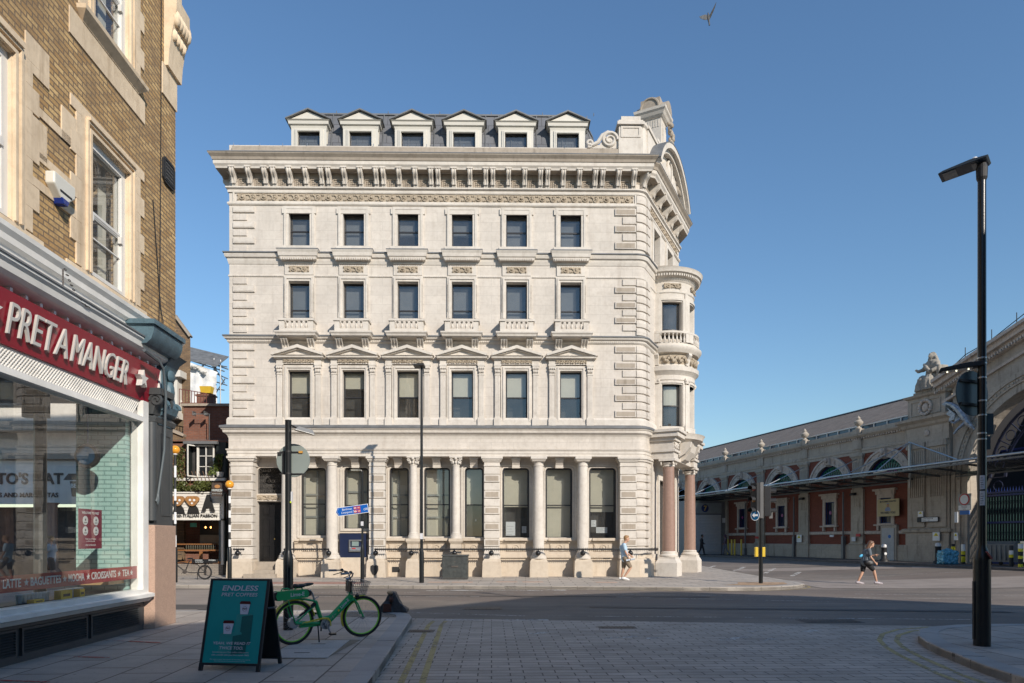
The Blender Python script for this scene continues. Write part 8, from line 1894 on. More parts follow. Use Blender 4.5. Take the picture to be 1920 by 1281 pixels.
for a, b in ((892, 918), (921, 948)):
    m = MB(); R_ = .0635; aa = [radians(-150+i*9) for i in range(8)]; 
    vs = [(R_*cos(t), R_*sin(t), z) for z in (Z(b), Z(a)) for t in aa]; m.add(vs, [(i, i+1, i+9, i+8) for i in range(7)]); st_ = m.build('notice_sticker', m_sticker, o, recalc=False)
    m = MB()
    for q in range(5): z = Z(b)+.03+q*.035; t0, t1 = aa[1], aa[5 if q % 2 else 4]; m.add([(.0645*cos(t), .0645*sin(t), zz) for zz in (z, z+.008) for t in (t0, (t0+t1)/2, t1)], [(0, 1, 4, 3), (1, 2, 5, 4)])
    m.build('printed_lines', m_bpaint, st_, recalc=False)
m = MB(); m.box(-.135, -.115, -.02, .02, .1, Z(1090)); m.build('cable_guard', m_blackm, o)
m = MB(); m.bar((-.01, -.12, Z(1034)), (.06, -.13, Z(1048)), .06, .01); m.build('torn_sticker', plain('torn_red', (.35, .12, .12), .5), o)
# cabinet against the bank
Yc = 27.4; a, b = (827-CX)*Yc/F, (875-CX)*Yc/F; o = thing('utility_cabinet', 'scuffed dark green-grey metal cabinet standing against the stone building', 'cabinet', ((a+b)/2, 28.2, .12)); h = zz_(1041, Yc)-.12; hw = (b-a)/2
m = MB(); m.box(-hw, hw, -.35, .35, 0, h-.05); m.build('body', plain('cabinet_green', (.045, .05, .048), .5, var=.45, vs=7, bumpk=.2), o, bevel=.01); m = MB(); m.box(-hw-.03, hw+.03, -.38, .38, h-.05, h); m.build('lid', plain('cabinet_lid', (.055, .06, .06), .5, var=.3), o)
m = MB(); m.box(-.14, .14, -.375, -.355, h*.5, h*.56); m.box(-.02, .02, -.37, -.355, h*.7, h*.74); m.box(-.02, .02, -.37, -.355, h*.3, h*.34); m.box(-hw+.03, hw-.03, -.36, -.352, .05, .07); m.build('handle', m_iron, o)

# ------------------------------------------------------------------ folded sign base at the pavement tip
p = G(736, 1148, .12); o = thing('rubber_sign_base', 'battered dark rubber road sign base standing on the pavement tip', 'sign base', (p.x, p.y+.02, .12))
m = MB(); m.prism([(-.34, 0), (-.30, .1), (-.16, .27), (-.09, .42), (-.03, .47), (.05, .45), (.12, .30), (.20, .15), (.33, .07), (.34, 0)], -.05, .22, 'xz'); m.prism([(-.20, 0), (-.19, .21), (-.05, .22), (.02, .0)], -.16, -.04, 'xz'); m.prism([(.0, 0), (.02, .40), (.08, .42), (.16, .24), (.32, .08), (.34, 0)], -.12, -.03, 'xz'); b_ = m.build('rubber_body', plain('old_rubber', (.035, .038, .045), .55, var=.5, vs=8, bumpk=.3), o); remesh(b_, .014, disp=.015)
m = MB(); m.box(-.18, .0, -.175, -.155, .02, .20); m.ball((-.01, -.12, .30), (.05, .06, .07), 10, 6); m.build('rusty_plate', plain('rust', (.06, .018, .012), .7, var=.5, vs=20), o); m = MB(); m.ball((-.05, -.06, .44), (.07, .04, .05), 8, 6); m.build('pale_tip', plain('scuffed', (.18, .15, .11), .7), o)

# ------------------------------------------------------------------ A-board
# base corners in the photo: left leg (377,1256), right leg (483,1262), rear legs ~ (400,?) (514,1243)
fl = G(378, 1256, .12); fr = G(482, 1262, .12); rr = G(513, 1243, .12)
bx = (fr-fl); Wd = bx.length; ang = atan2(bx.y, bx.x); o = thing('advertising_board', 'green folding pavement board advertising coffees with two printed cups', 'advertising board', ((fl+fr)/2), radians(-7))
Dp = abs((Rz(-ang) @ (rr-fr)).y); Dp = .60; ang = radians(-7)
topz = zz_(1086, (fl.y+fr.y)/2+Dp/2)-.12; Ht = topz
m_abk = plain('board_frame_black', (.015, .018, .022), .4, var=.1); m_agr = plain('poster_green', (.0, .31, .30), .45, var=.05)
lean = atan2(Dp/2-.02, Ht); L = hypot(Dp/2-.02, Ht)
def panel(sgn, poster):
    F_ = Matrix.Translation((0, 0 if sgn < 0 else Dp, 0)) @ (Matrix.Rotation(-lean, 4, 'X') if sgn < 0 else Rz(pi) @ Matrix.Rotation(-lean, 4, 'X'))
    m = MB(); hw = Wd/2; m.ring(-hw, hw, .07, L, .035, -.015, .015, .03, .02); m.box(-hw, -hw+.045, -.02, .02, 0, .1); m.box(hw-.045, hw, -.02, .02, 0, .1); m.xf(F_); fr_ = m.build('frame_panel', m_abk, o, bevel=.004)
    m = MB(); m.box(-hw+.03, hw-.03, -.008, .008, .10, L-.02); m.xf(F_); bk = m.build('board', m_agr if poster else m_abk, fr_)
    return F_, fr_, hw
panel(1, False); FA, fa, hw = panel(-1, True)
def ap(name, mb, mat): mb.xf(FA); return mb.build(name, mat, fa, recalc=False)
pw, ph, p0 = 2*(hw-.035), L-.12, .10
def PX(u, v): return (-hw+.035+u*pw, p0+v*ph)
m_lil = plain('print_lilac', (.62, .62, .70), .5, var=.02); m_g2 = plain('print_green_light', (.03, .30, .28), .45); m_g3 = plain('print_green_dark', (.0, .12, .115), .45); m_lid = plain('print_maroon', (.08, .008, .012), .3)
y = -.0105
def poly(name, uv, mat, y=y, t=.001): m = MB(); m.prism([PX(*q) for q in uv], y-t, y, 'xz'); return ap(name, m, mat)
m_gl = None
def radial():
    m, nt, b = newmat('print_glow'); tc = nd(nt, 'ShaderNodeTexCoord'); 
    b.inputs['Base Color'].default_value = (.05, .20, .19, 1); b.inputs['Roughness'].default_value = .45; return m
poly('printed_block', [(.34, .0), (.34, .255), (.56, .275), (.76, .55), (.76, .0)][::-1] if False else [(.52, .30), (.52, .575), (.78, .575), (.78, .30)], m_g2)
poly('printed_block', [(.62, .30), (.62, .56), (.82, .58), (.82, .22), (.62, .22)], m_g3, y-.0012); poly('printed_block', [(.52, .575), (.62, .56), (.82, .58), (.74, .60), (.56, .595)], m_g2, y-.0024)
poly('printed_block', [(.26, .10), (.26, .335), (.50, .32), (.50, .10)], m_g2); poly('printed_block', [(.50, .10), (.50, .32), (.76, .40), (.76, .12)], m_g3, y-.0036); poly('printed_block', [(.26, .335), (.5, .32), (.66, .345), (.64, .37), (.3, .36)], m_g2, y-.0048)
def pcup(u, v, s):
    c = poly('printed_cup', [(u-.068*s, v), (u+.068*s, v), (u+.092*s, v+.125*s), (u-.092*s, v+.125*s)], m_lil, y-.006)
    poly('printed_lid', [(u-.10*s, v+.125*s), (u+.10*s, v+.125*s), (u+.10*s, v+.14*s), (u+.082*s, v+.16*s), (u-.082*s, v+.16*s), (u-.10*s, v+.14*s)], m_lid, y-.007)
    X, Zq = PX(u, v+.065*s); m = MB(); r = .030*s; m.tube([(X+r*cos(t*pi/8), y-.007, Zq+r*sin(t*pi/8)) for t in range(16)], .0014, 4, closed=True); ap('printed_ring', m, m_lid)
    t = text_mb('PRET', .026*s, .001, bold=.0006); t.xf(Matrix.Translation((X, y-.008, Zq))); ap('printed_name', t, m_lid)
pcup(.655, .585, 1.0); pcup(.395, .345, 1.02)
def atext(txt, u, v, w_, h_, bold=.0, shear=0.0):
    t = text_mb(txt, 1.0, .0, bold=bold, shear=shear); xs_ = [q[0] for q in t.v]; zs_ = [q[2] for q in t.v]; kx = w_*pw/(max(xs_)-min(xs_)); kz = h_*ph/(max(zs_)-min(zs_)); X, Zq = PX(u, v); cx0 = (max(xs_)+min(xs_))/2; cz0 = (max(zs_)+min(zs_))/2
    t.v = [((q[0]-cx0)*kx+X, y-.008, (q[2]-cz0)*kz+Zq) for q in t.v]; ap('printed_wording', t, m_lil)
atext('ENDLESS', .53, .905, .66, .066, .018, .12); atext('PRET COFFEES', .53, .825, .66, .044, .008, .12)
atext('YEAH, WE READ IT', .50, .232, .68, .038, .012, .12); atext('TWICE TOO.', .50, .178, .43, .036, .012, .12)
atext('Introducing your Pret coffee subscription.', .50, .125, .66, .022); atext('£20 a month with your first month FREE.', .50, .092, .68, .022, .01, .1); atext('Offer subject to terms. Auto renewal. 18+. Five coffees a day maximum', .50, .04, .74, .012); atext('and a month after that. Full terms and conditions at the shop', .50, .02, .56, .012)
m = MB(); zc = Ht*.68
for s in (-1, 1): m.tube([(s*hw, .10+Dp*.16, zc), (s*(hw+.03), Dp/2, zc), (s*hw, Dp*.74, zc)], .014, 6)
m.build('hinge_strap', m_abk, o); m = MB(); m.box(-hw, hw, Dp/2-.03, Dp/2+.03, Ht-.03, Ht+.005); m.build('top_rail', m_abk, o)
# ------------------------------------------------------------------ green hire bicycle
rear = G(549.5, 1209.5, .12); front = G(678, 1194, .12)
v = front-rear; WBp = v.length; bang = atan2(v.y, v.x); R = .345
bike = thing('hire_bicycle', 'green electric hire bicycle with yellow mudguards and wire basket on its stand', 'bicycle', rear, bang)
WB = 1.14
print('BIKE', rear[:], front[:], WBp)
S_ = WBp/WB
if abs(S_-1) > .02: WB = WBp
mg = plain('lime_green', (.004, .33, .10), .28, var=.06); mlg = plain('rim_lime', (.28, .70, .06), .35, var=.04); mye = plain('guard_yellow', (.60, .50, .05), .35, var=.06); mrub = plain('tyre_rubber', (.016, .016, .017), .75, var=.2); malu = plain('bike_alloy', (.42, .43, .45), .3, .8, var=.08); mbl = plain('bike_black', (.012, .012, .013), .4)
LEANM = Matrix.Rotation(radians(3), 4, 'X')
def place(mb, name, mat, par=bike, sm=40): mb.xf(LEANM); return mb.build(name, mat, par, smooth=sm)
def ringt(c, r, t, rot=None, n=40, k=8):
    return [(c[0]+r*cos(2*pi*i/n), c[1], c[2]+r*sin(2*pi*i/n)) for i in range(n)]
def wheel(x, steer=0.0, hub=.035):
    T = Matrix.Translation((x, 0, R)) @ Rz(steer); m = MB(); m.tube(ringt((0, 0, 0), R-.024, 0, n=48), .024, 8, closed=True); m.xf(T); wh = place(m, 'wheel', mrub)
    m = MB(); m.tube(ringt((0, 0, 0), R-.054, 0, n=48), .011, 6, closed=True); m.xf(T); place(m, 'rim', mlg, wh)
    m = MB(); n = 28
    for i in range(n):
        a = 2*pi*i/n; a2 = a+(.35 if i % 2 else -.35); s = .03 if i % 4 < 2 else -.03; m.tube([(hub*cos(a2), s, hub*sin(a2)), ((R-.06)*cos(a), 0, (R-.06)*sin(a))], .0014, 3)
    m.xf(T); place(m, 'spokes', malu, wh)
    m = MB(); m.lathe([(0, -.06), (.012, -.06), (.012, -.045), (hub, -.04), (hub, .04), (.012, .045), (.012, .06), (0, .06)], (0, 0, 0), 20, m=Matrix.Rotation(pi/2, 4, 'X')); m.xf(T); place(m, 'hub', malu, wh); return wh
STE = radians(-14)
wheel(0, 0, .085); wheel(WB, STE, .04)
def P(x, z, y=0): return (x, y, z)
BBx, BBz = .52, .29
seat_top = (.34, .78); head_b, head_t = (WB-.20, .62), (WB-.265, .84)
m = MB(); m.tube([P(BBx+.05, BBz+.02), P(WB-.23, .72)], .042, 10); m.tube([P(BBx+.08, BBz), P(WB-.21, .66)], .030, 8); m.build  # down tube
m.tube([P(BBx-.03, BBz+.03), P(.36, .66)], .034, 10); m.tube([P(BBx-.03, BBz+.08), P(BBx+.12, BBz+.10), P(BBx+.22, BBz+.13)], .028, 8)
m.tube([head_b and P(*head_b), P(*head_t)], .032, 10)
for s in (-.055, .055):
    m.tube([P(0, R, s), P(.15, .335, s), P(BBx-.02, BBz+.01, s*.4)], .022, 8); m.tube([P(0, R, s), P(.35, .60, s*.3)], .013, 6); m.tube([P(0, R, s), P(-.13, .70, s)], .009, 6)
m.tube([P(.36, .66), P(.18, .70), P(.02, .70)], .018, 8); m.box(.10, BBx, -.03, .03, BBz-.03, BBz+.05)
place(m, 'frame', mg)
m = MB(); FT = Matrix.Translation((WB, 0, R)) @ Rz(STE)
for s in (-.055, .055): m.tube([(0, s, 0), (-.10, s, .22), (-.185, s*.9, .33), (-.205, 0, .36)], .014, 8)
m.xf(FT); place(m, 'fork', mg)
def guard(T, a0, a1, name='mudguard'):
    m = MB(); n = 16; r = R+.022; vs = []
    for i in range(n+1):
        a = radians(a0+(a1-a0)*i/n)
        for q, (yy, dr) in enumerate(((-.032, -.018), (-.02, 0), (.02, 0), (.032, -.018))): vs.append(((r+dr)*cos(a), yy, (r+dr)*sin(a)))
    m.add(vs, [(i*4+j, i*4+j+1, i*4+j+5, i*4+j+4) for i in range(n) for j in range(3)]); m.xf(T); place(m, name, mye)
guard(Matrix.Translation((0, 0, R)), 168, 12); guard(FT, 205, 85)
m = MB(); m.prism([(BBx-.42, .345), (BBx-.05, .40), (BBx+.05, .385), (BBx+.09, .33), (BBx+.10, .25), (BBx+.085, .25), (BBx+.07, .32), (BBx+.03, .36), (BBx-.05, .375), (BBx-.42, .325)], -.075, -.055, 'xz'); place(m, 'chain_guard', mye)
m = MB(); m.lathe([(.075, -.01), (.09, -.01), (.09, .01), (.075, .01), (.075, -.01)], (0, 0, 0), 28, m=Matrix.Rotation(pi/2, 4, 'X')); m.lathe([(0, -.03), (.03, -.03), (.03, .03), (0, .03)], (0, 0, 0), 12, m=Matrix.Rotation(pi/2, 4, 'X'))
for k in range(5): a = k*2*pi/5; m.bar((0, 0, 0), (.08*cos(a), 0, .08*sin(a)), .014)
m.bar((0, -.03, 0), (.07, -.05, -.155), .022); m.bar((0, .04, 0), (-.07, .06, .155), .022); m.xf(Matrix.Translation((BBx+.0, -.06, BBz))); cr = place(m, 'crank', malu)
for sx_, yy in ((1, -.16), (-1, .12)):
    m = MB(); m.box(BBx+sx_*.07-.045, BBx+sx_*.07+.045, yy-.04, yy+.04, BBz-sx_*.155-.014, BBz-sx_*.155+.014); place(m, 'pedal', mbl, bike, None)
m = MB(); m.tube([P(.30, .80), P(.36, .64)], .016, 8); m.bar(P(.30, .79), P(.26, .84), .02); m.bar(P(.36, .70), P(.42, .73), .012); place(m, 'seat_post', malu)
m = MB(); m.ball((.20, 0, .895), (.10, .085, .035), 14, 8); m.ball((.31, 0, .90), (.13, .038, .028), 14, 8); m.ball((.12, 0, .90), (.05, .08, .04), 10, 6)
b_ = m.build('saddle', mbl, bike); b_.rotation_euler = (0, radians(-5), 0); remesh(b_, .012)
# battery on the rack
m = MB(); m.prism([(-.30, .705), (.20, .735), (.22, .80), (.18, .86), (-.30, .85), (-.33, .78)], -.06, .06, 'xz'); bt = place(m, 'battery_case', mg, bike, None); m = MB(); m.prism([(-.36, .72), (-.29, .71), (-.29, .845), (-.36, .83)], -.055, .055, 'xz'); m.prism([(.19, .74), (.26, .76), (.27, .82), (.19, .86)], -.05, .05, 'xz'); place(m, 'battery_cap', mbl, bt, None)
m = MB()
for a in (-.22, .0): m.tube([(a, 0, .85), (a+.02, 0, .885), (a+.11, 0, .885), (a+.14, 0, .86)], .010, 6)
place(m, 'carry_handle', mg, bt)
m = MB(); m.tube([P(.20, .50), P(.36, .62)], .035, 8); m.bar(P(.10, .45, -.0), P(.22, .52), .03); m.tube([(.45, -.05, .18), (.44, -.06, .40)], .012, 6); place(m, 'lock_box', mbl)
m = MB(); m.lathe([(0, 0), (.02, 0), (.02, .03), (0, .03)], (0, 0, 0), 12); m.xf(Matrix.Translation((-.40, 0, .60))); m.bar(P(-.385, .61), P(-.33, .60), .02); place(m, 'rear_lamp', plain('lamp_red', (.2, .01, .01), .2), bike)
m = MB(); m.tube([(.40, -.09, -.0), (.39, -.05, .28)], .010, 6); place(m, 'kickstand', mbl)
# handlebar, stem, basket
m = MB(); HT = Matrix.Translation((WB-.28, 0, 0)) @ Rz(STE); m.tube([(.0, 0, .82), (-.02, 0, .99)], .016, 8); m.tube([(-.05, -.0, .98), (.03, 0, 1.0)], .022, 8)
for s in (-1, 1): m.tube([(0, 0, .99), (.03, s*.06, 1.03), (.02, s*.14, 1.09), (-.06, s*.24, 1.11), (-.20, s*.31, 1.10)], .012, 8)
m.xf(HT); hb_ = place(m, 'handlebar', malu)
m = MB()
for s in (-1, 1): m.tube([(-.12, s*.275, 1.105), (-.24, s*.325, 1.10)], .018, 8)
m.xf(HT); place(m, 'grip', malu if False else plain('grip_grey', (.25, .26, .28), .6), hb_)
m = MB()
for s in (-1, 1): m.tube([(-.03, s*.20, 1.09), (-.09, s*.24, 1.06), (-.18, s*.27, 1.03)], .007, 5); m.ball((-.05, s*.22, 1.115), (.03, .025, .025), 8, 6)
m.xf(HT); place(m, 'brake_lever', mbl, hb_)
m = MB(); m.lathe([(0, 0), (.03, 0), (.03, .03), (0, .04)], (-.02, .10, 1.07), 12); m.tube([(.0, -.05, 1.0), (.08, -.06, .92), (.02, -.02, .80)], .004, 4); m.tube([(.0, .05, 1.0), (.10, .08, .90), (.03, .02, .78)], .004, 4); m.xf(HT); place(m, 'bell', mbl, hb_)
m = MB(); x0, x1, y0, y1, z0, z1 = .02, .30, -.19, .19, .74, .95
def lvl(t): e = .05*t; return x0-e*0, x1-.06+.06*t+.0, y0+.04-.04*t, y1-.04+.04*t, z0+(z1-z0)*t
for t, r in ((0, .005), (.33, .004), (.66, .004), (1, .007)): a, b, c, d, z = lvl(t); m.tube([(a, c, z), (b, c, z), (b, d, z), (a, d, z)], r, 5, closed=True)
for i in range(9):
    f = i/8
    for side in range(4):
        pts = []
        for t in (0, 1): a, b, c, d, z = lvl(t); pts.append([(a+(b-a)*f, c, z), (b, c+(d-c)*f, z), (a+(b-a)*f, d, z), (a, c+(d-c)*f, z)][side])
        m.tube(pts, .0038, 4)
    a, b, c, d, z = lvl(0); m.tube([(a+(b-a)*f, c, z), (a+(b-a)*f, d, z)], .0024, 4)
m.xf(HT); bk_ = place(m, 'basket', malu); m = MB(); m.box(-.02, .0, -.14, .10, .78, .95); m.xf(HT); place(m, 'basket_plate', mbl, bk_, None)
m = MB(); m.tube([(.16, 0, .74), (.14, 0, .70)], .02, 8); m.ball((.15, 0, .70), (.04, .03, .03), 8, 6); m.xf(HT); place(m, 'front_lamp', mbl, bike)
mwl = plain('decal_white', (.6, .62, .6), .4)
t = text_mb('Lime-E', .085, .001, bold=.0015); t.xf(LEANM @ Matrix.Translation((.02, -.0615, .79)) @ Matrix.Rotation(radians(-2), 4, 'Y')); t.build('decal', mwl, bike, recalc=False)
m = MB(); m.lathe([(0, 0), (.022, 0), (.022, .001), (0, .001)], (0, 0, 0), 16, m=Matrix.Rotation(pi/2, 4, 'X')); m.xf(Matrix.Translation((-.16, -.0605, .785))); m.build('round_emblem', mye, bt)
d = Vector((WB-.23-BBx-.05, 0, .72-BBz-.02)); an = atan2(d.z, d.x); t = text_mb('Lime-E', .07, .001, bold=.0015); t.xf(LEANM @ Matrix.Translation((BBx+.05+d.x*.68, -.045, BBz+.02+d.z*.68)) @ Matrix.Rotation(-an, 4, 'Y')); t.build('decal', mwl, bike, recalc=False)
m = MB(); m.lathe([(0, 0), (.018, 0), (.018, .001), (0, .001)], (0, 0, 0), 16, m=Matrix.Rotation(pi/2, 4, 'X')); m.xf(LEANM @ Matrix.Translation((BBx+.05+d.x*.43, -.045, BBz+.02+d.z*.43))); m.build('round_emblem', mye, bike)
m = MB(); zs_ = [0, .02, -.02, .03, -.035, .02, -.01, 0]; m.tube([(BBx+.05+d.x*(.08+k*.035), -.047, BBz+.02+d.z*(.08+k*.035)+zs_[k]) for k in range(8)], .003, 4); m.xf(LEANM); m.build('zigzag_decal', mwl, bike)

# ------------------------------------------------------------------ black cargo bicycle by the bar
cb0 = G(386, 1088, .12); Yb_ = 27.8; q = at_px(384, Yb_); cb = thing('cargo_bicycle', 'black cargo bicycle with lettered board on its long rear rack by the bar', 'bicycle', q, pi)
r_ = .30
def cbm(mb, name, mat, par=cb): return mb.build(name, mat, par, smooth=40)
for x in (0, 1.45):
    m = MB(); m.tube(ringt((x, 0, r_), r_-.03, 0, n=32), .03, 8, closed=True); wh = cbm(m, 'wheel', mrub); m = MB(); m.tube(ringt((x, 0, r_), r_-.065, 0, n=32), .01, 5, closed=True)
    for i in range(20): a = i*pi/10; m.tube([(x+.03*cos(a), 0, r_+.03*sin(a)), (x+(r_-.06)*cos(a), 0, r_+(r_-.06)*sin(a))], .002, 3)
    cbm(m, 'rim', malu if x else m_iron, wh); m = MB(); m.lathe([(0, -.05), (.04, -.04), (.04, .04), (0, .05)], (x, 0, r_), 12, m=Matrix.Rotation(pi/2, 4, 'X')); 
m = MB(); m.tube([(0, 0, r_), (.55, 0, .28), (.8, 0, .33)], .02, 6); m.tube([(0, 0, r_), (.3, 0, .62), (.68, 0, .66)], .016, 6); m.tube([(.8, 0, .33), (.62, 0, .78)], .02, 6); m.tube([(.8, 0, .33), (1.22, 0, .66)], .025, 6); m.tube([(.66, 0, .66), (1.2, 0, .74)], .02, 6); m.tube([(1.17, 0, .86), (1.24, 0, .62), (1.45, 0, r_)], .02, 6); m.tube([(.3, 0, .3), (.34, -.1, .0)], .014, 6); m.tube([(-.32, 0, .66), (.55, 0, .66)], .018, 6); m.tube([(-.2, .1, .66), (0, .05, r_)], .012, 5); cbm(m, 'frame', mbl)
m = MB(); m.tube([(1.17, 0, .85), (1.14, 0, 1.0), (1.05, -.25, 1.04)], .013, 6); m.tube([(1.14, 0, 1.0), (1.05, .25, 1.04)], .013, 6); cbm(m, 'handlebar', mbl); m = MB(); m.ball((.60, 0, .86), (.13, .07, .035), 12, 6); cbm(m, 'saddle', mbl)
m = MB(); m.lathe([(0, -.015), (.09, -.015), (.09, .015), (0, .015)], (.8, .04, .33), 20, m=Matrix.Rotation(pi/2, 4, 'X')); m.xf(Matrix.Identity(4)); m.bar((.8, .08, .33), (.92, .08, .25), .02); cbm(m, 'crank', m_iron)
m = MB(); m.box(-.55, .50, .02, .06, .68, .84); bd = m.build('advert_board', mbl, cb)
for tx, x, s in (('MYPIZZA', .22, .075), ('ROMAN PIZZAS', .20, .045), ('MYPIZZA', -.32, .07)):
    t = text_mb(tx, s, .002, bold=.001); t.xf(Rz(pi) @ Matrix.Translation((-x, -.062, .79 if s > .05 else .72))); t.build('wording', mwl, bd, recalc=False)
# ------------------------------------------------------------------ people and bird
m_skin = plain('skin', (.52, .30, .20), .5, var=.05); m_skin2 = plain('skin_dark', (.22, .12, .08), .5, var=.05)
def limb(m, pts, rs, n=12):
    m.tube(pts, rs, n)
    for p, r in zip(pts, rs): m.ball(p, r, 10, 8)
def hand(m, wrist, d, s=1.0, side=-1, curl=.5):
    "palm, four fingers of unequal length and a thumb; d is the pointing direction"
    w_ = Vector(wrist); d = Vector(d).normalized(); up = Vector((0, side, 0)); x = d.cross(up).normalized()
    c = w_+d*.045*s; m.tube([w_, c, w_+d*.085*s], [.026*s, .033*s, .028*s], 8)
    for k, L in enumerate((.062, .072, .068, .052)):
        b = w_+d*.08*s+x*(k-1.5)*.017*s; t = b+d*L*.5*s; e = t+(d*(1-curl)-up*curl).normalized()*L*.5*s; m.tube([b, t, e], [.0095*s, .009*s, .007*s], 6)
    b = w_+d*.03*s-x*.026*s; m.tube([b, b+(d-x).normalized()*.035*s, b+(d*1.4-x*.6).normalized()*.065*s], [.012*s, .011*s, .008*s], 6)
def head(m, c, f, s=1.0):
    "skull, jaw, nose, ears; f = facing angle"
    s0 = len(m.v)
    m.ball((0, 0, .02), (.098, .075, .115), 18, 14); m.ball((.035, 0, -.055), (.062, .055, .065), 12, 10)
    m.tube([(.09, 0, .02), (.112, 0, -.02), (.09, 0, -.03)], [.010, .016, .012], 8); m.ball((.082, 0, -.058), (.018, .028, .012), 8, 6)
    m.ball((.088, 0, .035), (.02, .045, .014), 8, 6)
    for y in (-1, 1): m.ball((-.005, y*.076, .0), (.018, .012, .03), 8, 6)
    m.xf(Matrix.Translation(c) @ Rz(f) @ Matrix.Scale(s, 4), s0)
def voxel(m, name, mat, par, v=.012, sm=True):
    o = m.build(name, mat, par); remesh(o, v); return o
def person(label, loc, rz, J, skin, top, bottom, shoe, hairc, hair='short', v=.011, sleeve='short', leg='short', f=0.0, sc=1.0, group=None):
    P_ = thing('person', label, 'person', loc, rz); P_.scale = (sc, sc, sc)
    g = lambda k: Vector(J[k]); m = MB()
    hp, ch, nk, hd = g('hip'), g('chest'), g('neck'), g('head')
    limb(m, [hp, (hp+ch)/2, ch], [.13, .12, .14]); limb(m, [nk, hd-Vector((0, 0, .05))], [.055, .052])
    m.ball(ch, (.12, .17, .16), 12, 10); m.ball(hp, (.12, .16, .12), 12, 10)
    for s, k in ((-1, 'n'), (1, 'f')):
        sh = g('sh'+k); el = g('el'+k); ha = g('ha'+k); hi = hp+Vector((0, s*.085, -.03)); kn = g('kn'+k); an = g('an'+k); to = g('to'+k)
        limb(m, [nk-Vector((0, 0, .04)), sh, sh.lerp(el, .5), el, el.lerp(ha, .35), ha], [.06, .058, .045, .037, .038, .024]); hand(m, ha, ha-el, side=s)
        limb(m, [hi, hi.lerp(kn, .5), kn, kn.lerp(an, .3), an], [.095, .080, .056, .058, .034])
        limb(m, [an-Vector((.03, 0, .03)), an.lerp(to, .5)-Vector((0, 0, .02)), to], [.036, .036, .026], 8)
    head(m, hd, f); body = voxel(m, 'body', skin, P_, v)
    # eyes
    for s in (-1, 1):
        e = MB(); e.ball((.088, s*.03, .018), (.008, .012, .007), 8, 6); e.xf(Matrix.Translation(hd) @ Rz(f)); e.build('eye', m_bpaint, P_)
    # shirt
    m = MB(); low = hp-Vector((0, 0, .05)); limb(m, [low, hp+Vector((0, 0, .08)), (hp+ch)/2, ch], [.15, .145, .14, .155]); m.ball(ch, (.135, .195, .17), 14, 10); m.ball(low, (.145, .18, .08), 12, 8); m.ball(nk-Vector((0, 0, .04)), (.075, .09, .05), 10, 6)
    for k in 'nf':
        sh, el, ha = g('sh'+k), g('el'+k), g('ha'+k)
        if sleeve == 'short': limb(m, [sh, sh.lerp(el, .62)], [.078, .066])
        else: limb(m, [sh, el, ha.lerp(el, .06)], [.075, .058, .042])
    voxel(m, 'shirt' if sleeve == 'short' else 'jacket', top, P_, v)
    m = MB(); m.ball(hp-Vector((0, 0, .03)), (.142, .175, .12), 14, 10)
    for s, k in ((-1, 'n'), (1, 'f')):
        hi = hp+Vector((0, s*.085, -.04)); kn, an = g('kn'+k), g('an'+k)
        if leg == 'short': limb(m, [hi, hi.lerp(kn, .5), hi.lerp(kn, .86)], [.112, .102, .086])
        else: limb(m, [hi, hi.lerp(kn, .5), kn, kn.lerp(an, .5), an-(an-kn)*.02], [.112, .095, .075, .072, .06])
    voxel(m, 'shorts' if leg == 'short' else 'trousers', bottom, P_, v)
    for k in 'nf':
        an, to = g('an'+k), g('to'+k); m = MB(); d = (to-an); d.z = 0; d.normalize()
        limb(m, [an-d*.06-Vector((0, 0, .045)), an.lerp(to, .4)-Vector((0, 0, .03)), to-Vector((0, 0, .005))], [.046, .046, .036], 10); m.ball(an-Vector((0, 0, .03)), (.05, .045, .05), 10, 8); voxel(m, 'shoe', shoe, P_, v)
    m = MB()
    if hair == 'short':
        m.ball((-.02, 0, .055), (.102, .084, .100), 16, 12); m.ball((.045, 0, .11), (.06, .062, .035), 10, 8); m.ball((-.06, 0, -.0), (.055, .07, .07), 10, 8)
    elif hair == 'long':
        m.ball((-.025, 0, .05), (.105, .088, .105), 16, 12); m.ball((.03, 0, .10), (.07, .07, .035), 10, 8); limb(m, [(-.07, 0, .02), (-.13, 0, -.10), (-.20, 0, -.22), (-.27, 0, -.36)], [.08, .075, .065, .03])
        for k in range(5): m.tube([(-.10, -.05+.025*k, -.02), (-.20, -.06+.03*k, -.2), (-.30-.01*k, -.04+.02*k, -.38)], [.02, .02, .008], 6)
    else:
        m.ball((-.02, 0, .03), (.118, .10, .13), 16, 12); m.ball((-.06, 0, -.10), (.10, .13, .10), 12, 8)
    m.xf(Matrix.Translation(hd) @ Rz(f)); voxel(m, 'hair' if hair != 'hood' else 'hood', hairc, P_, .010); return P_
m_hairb = plain('fair_hair', (.30, .17, .07), .6, var=.15); m_hairbr = plain('brown_hair', (.13, .065, .035), .45, var=.3); m_hairk = plain('dark_hair', (.02, .015, .012), .5)
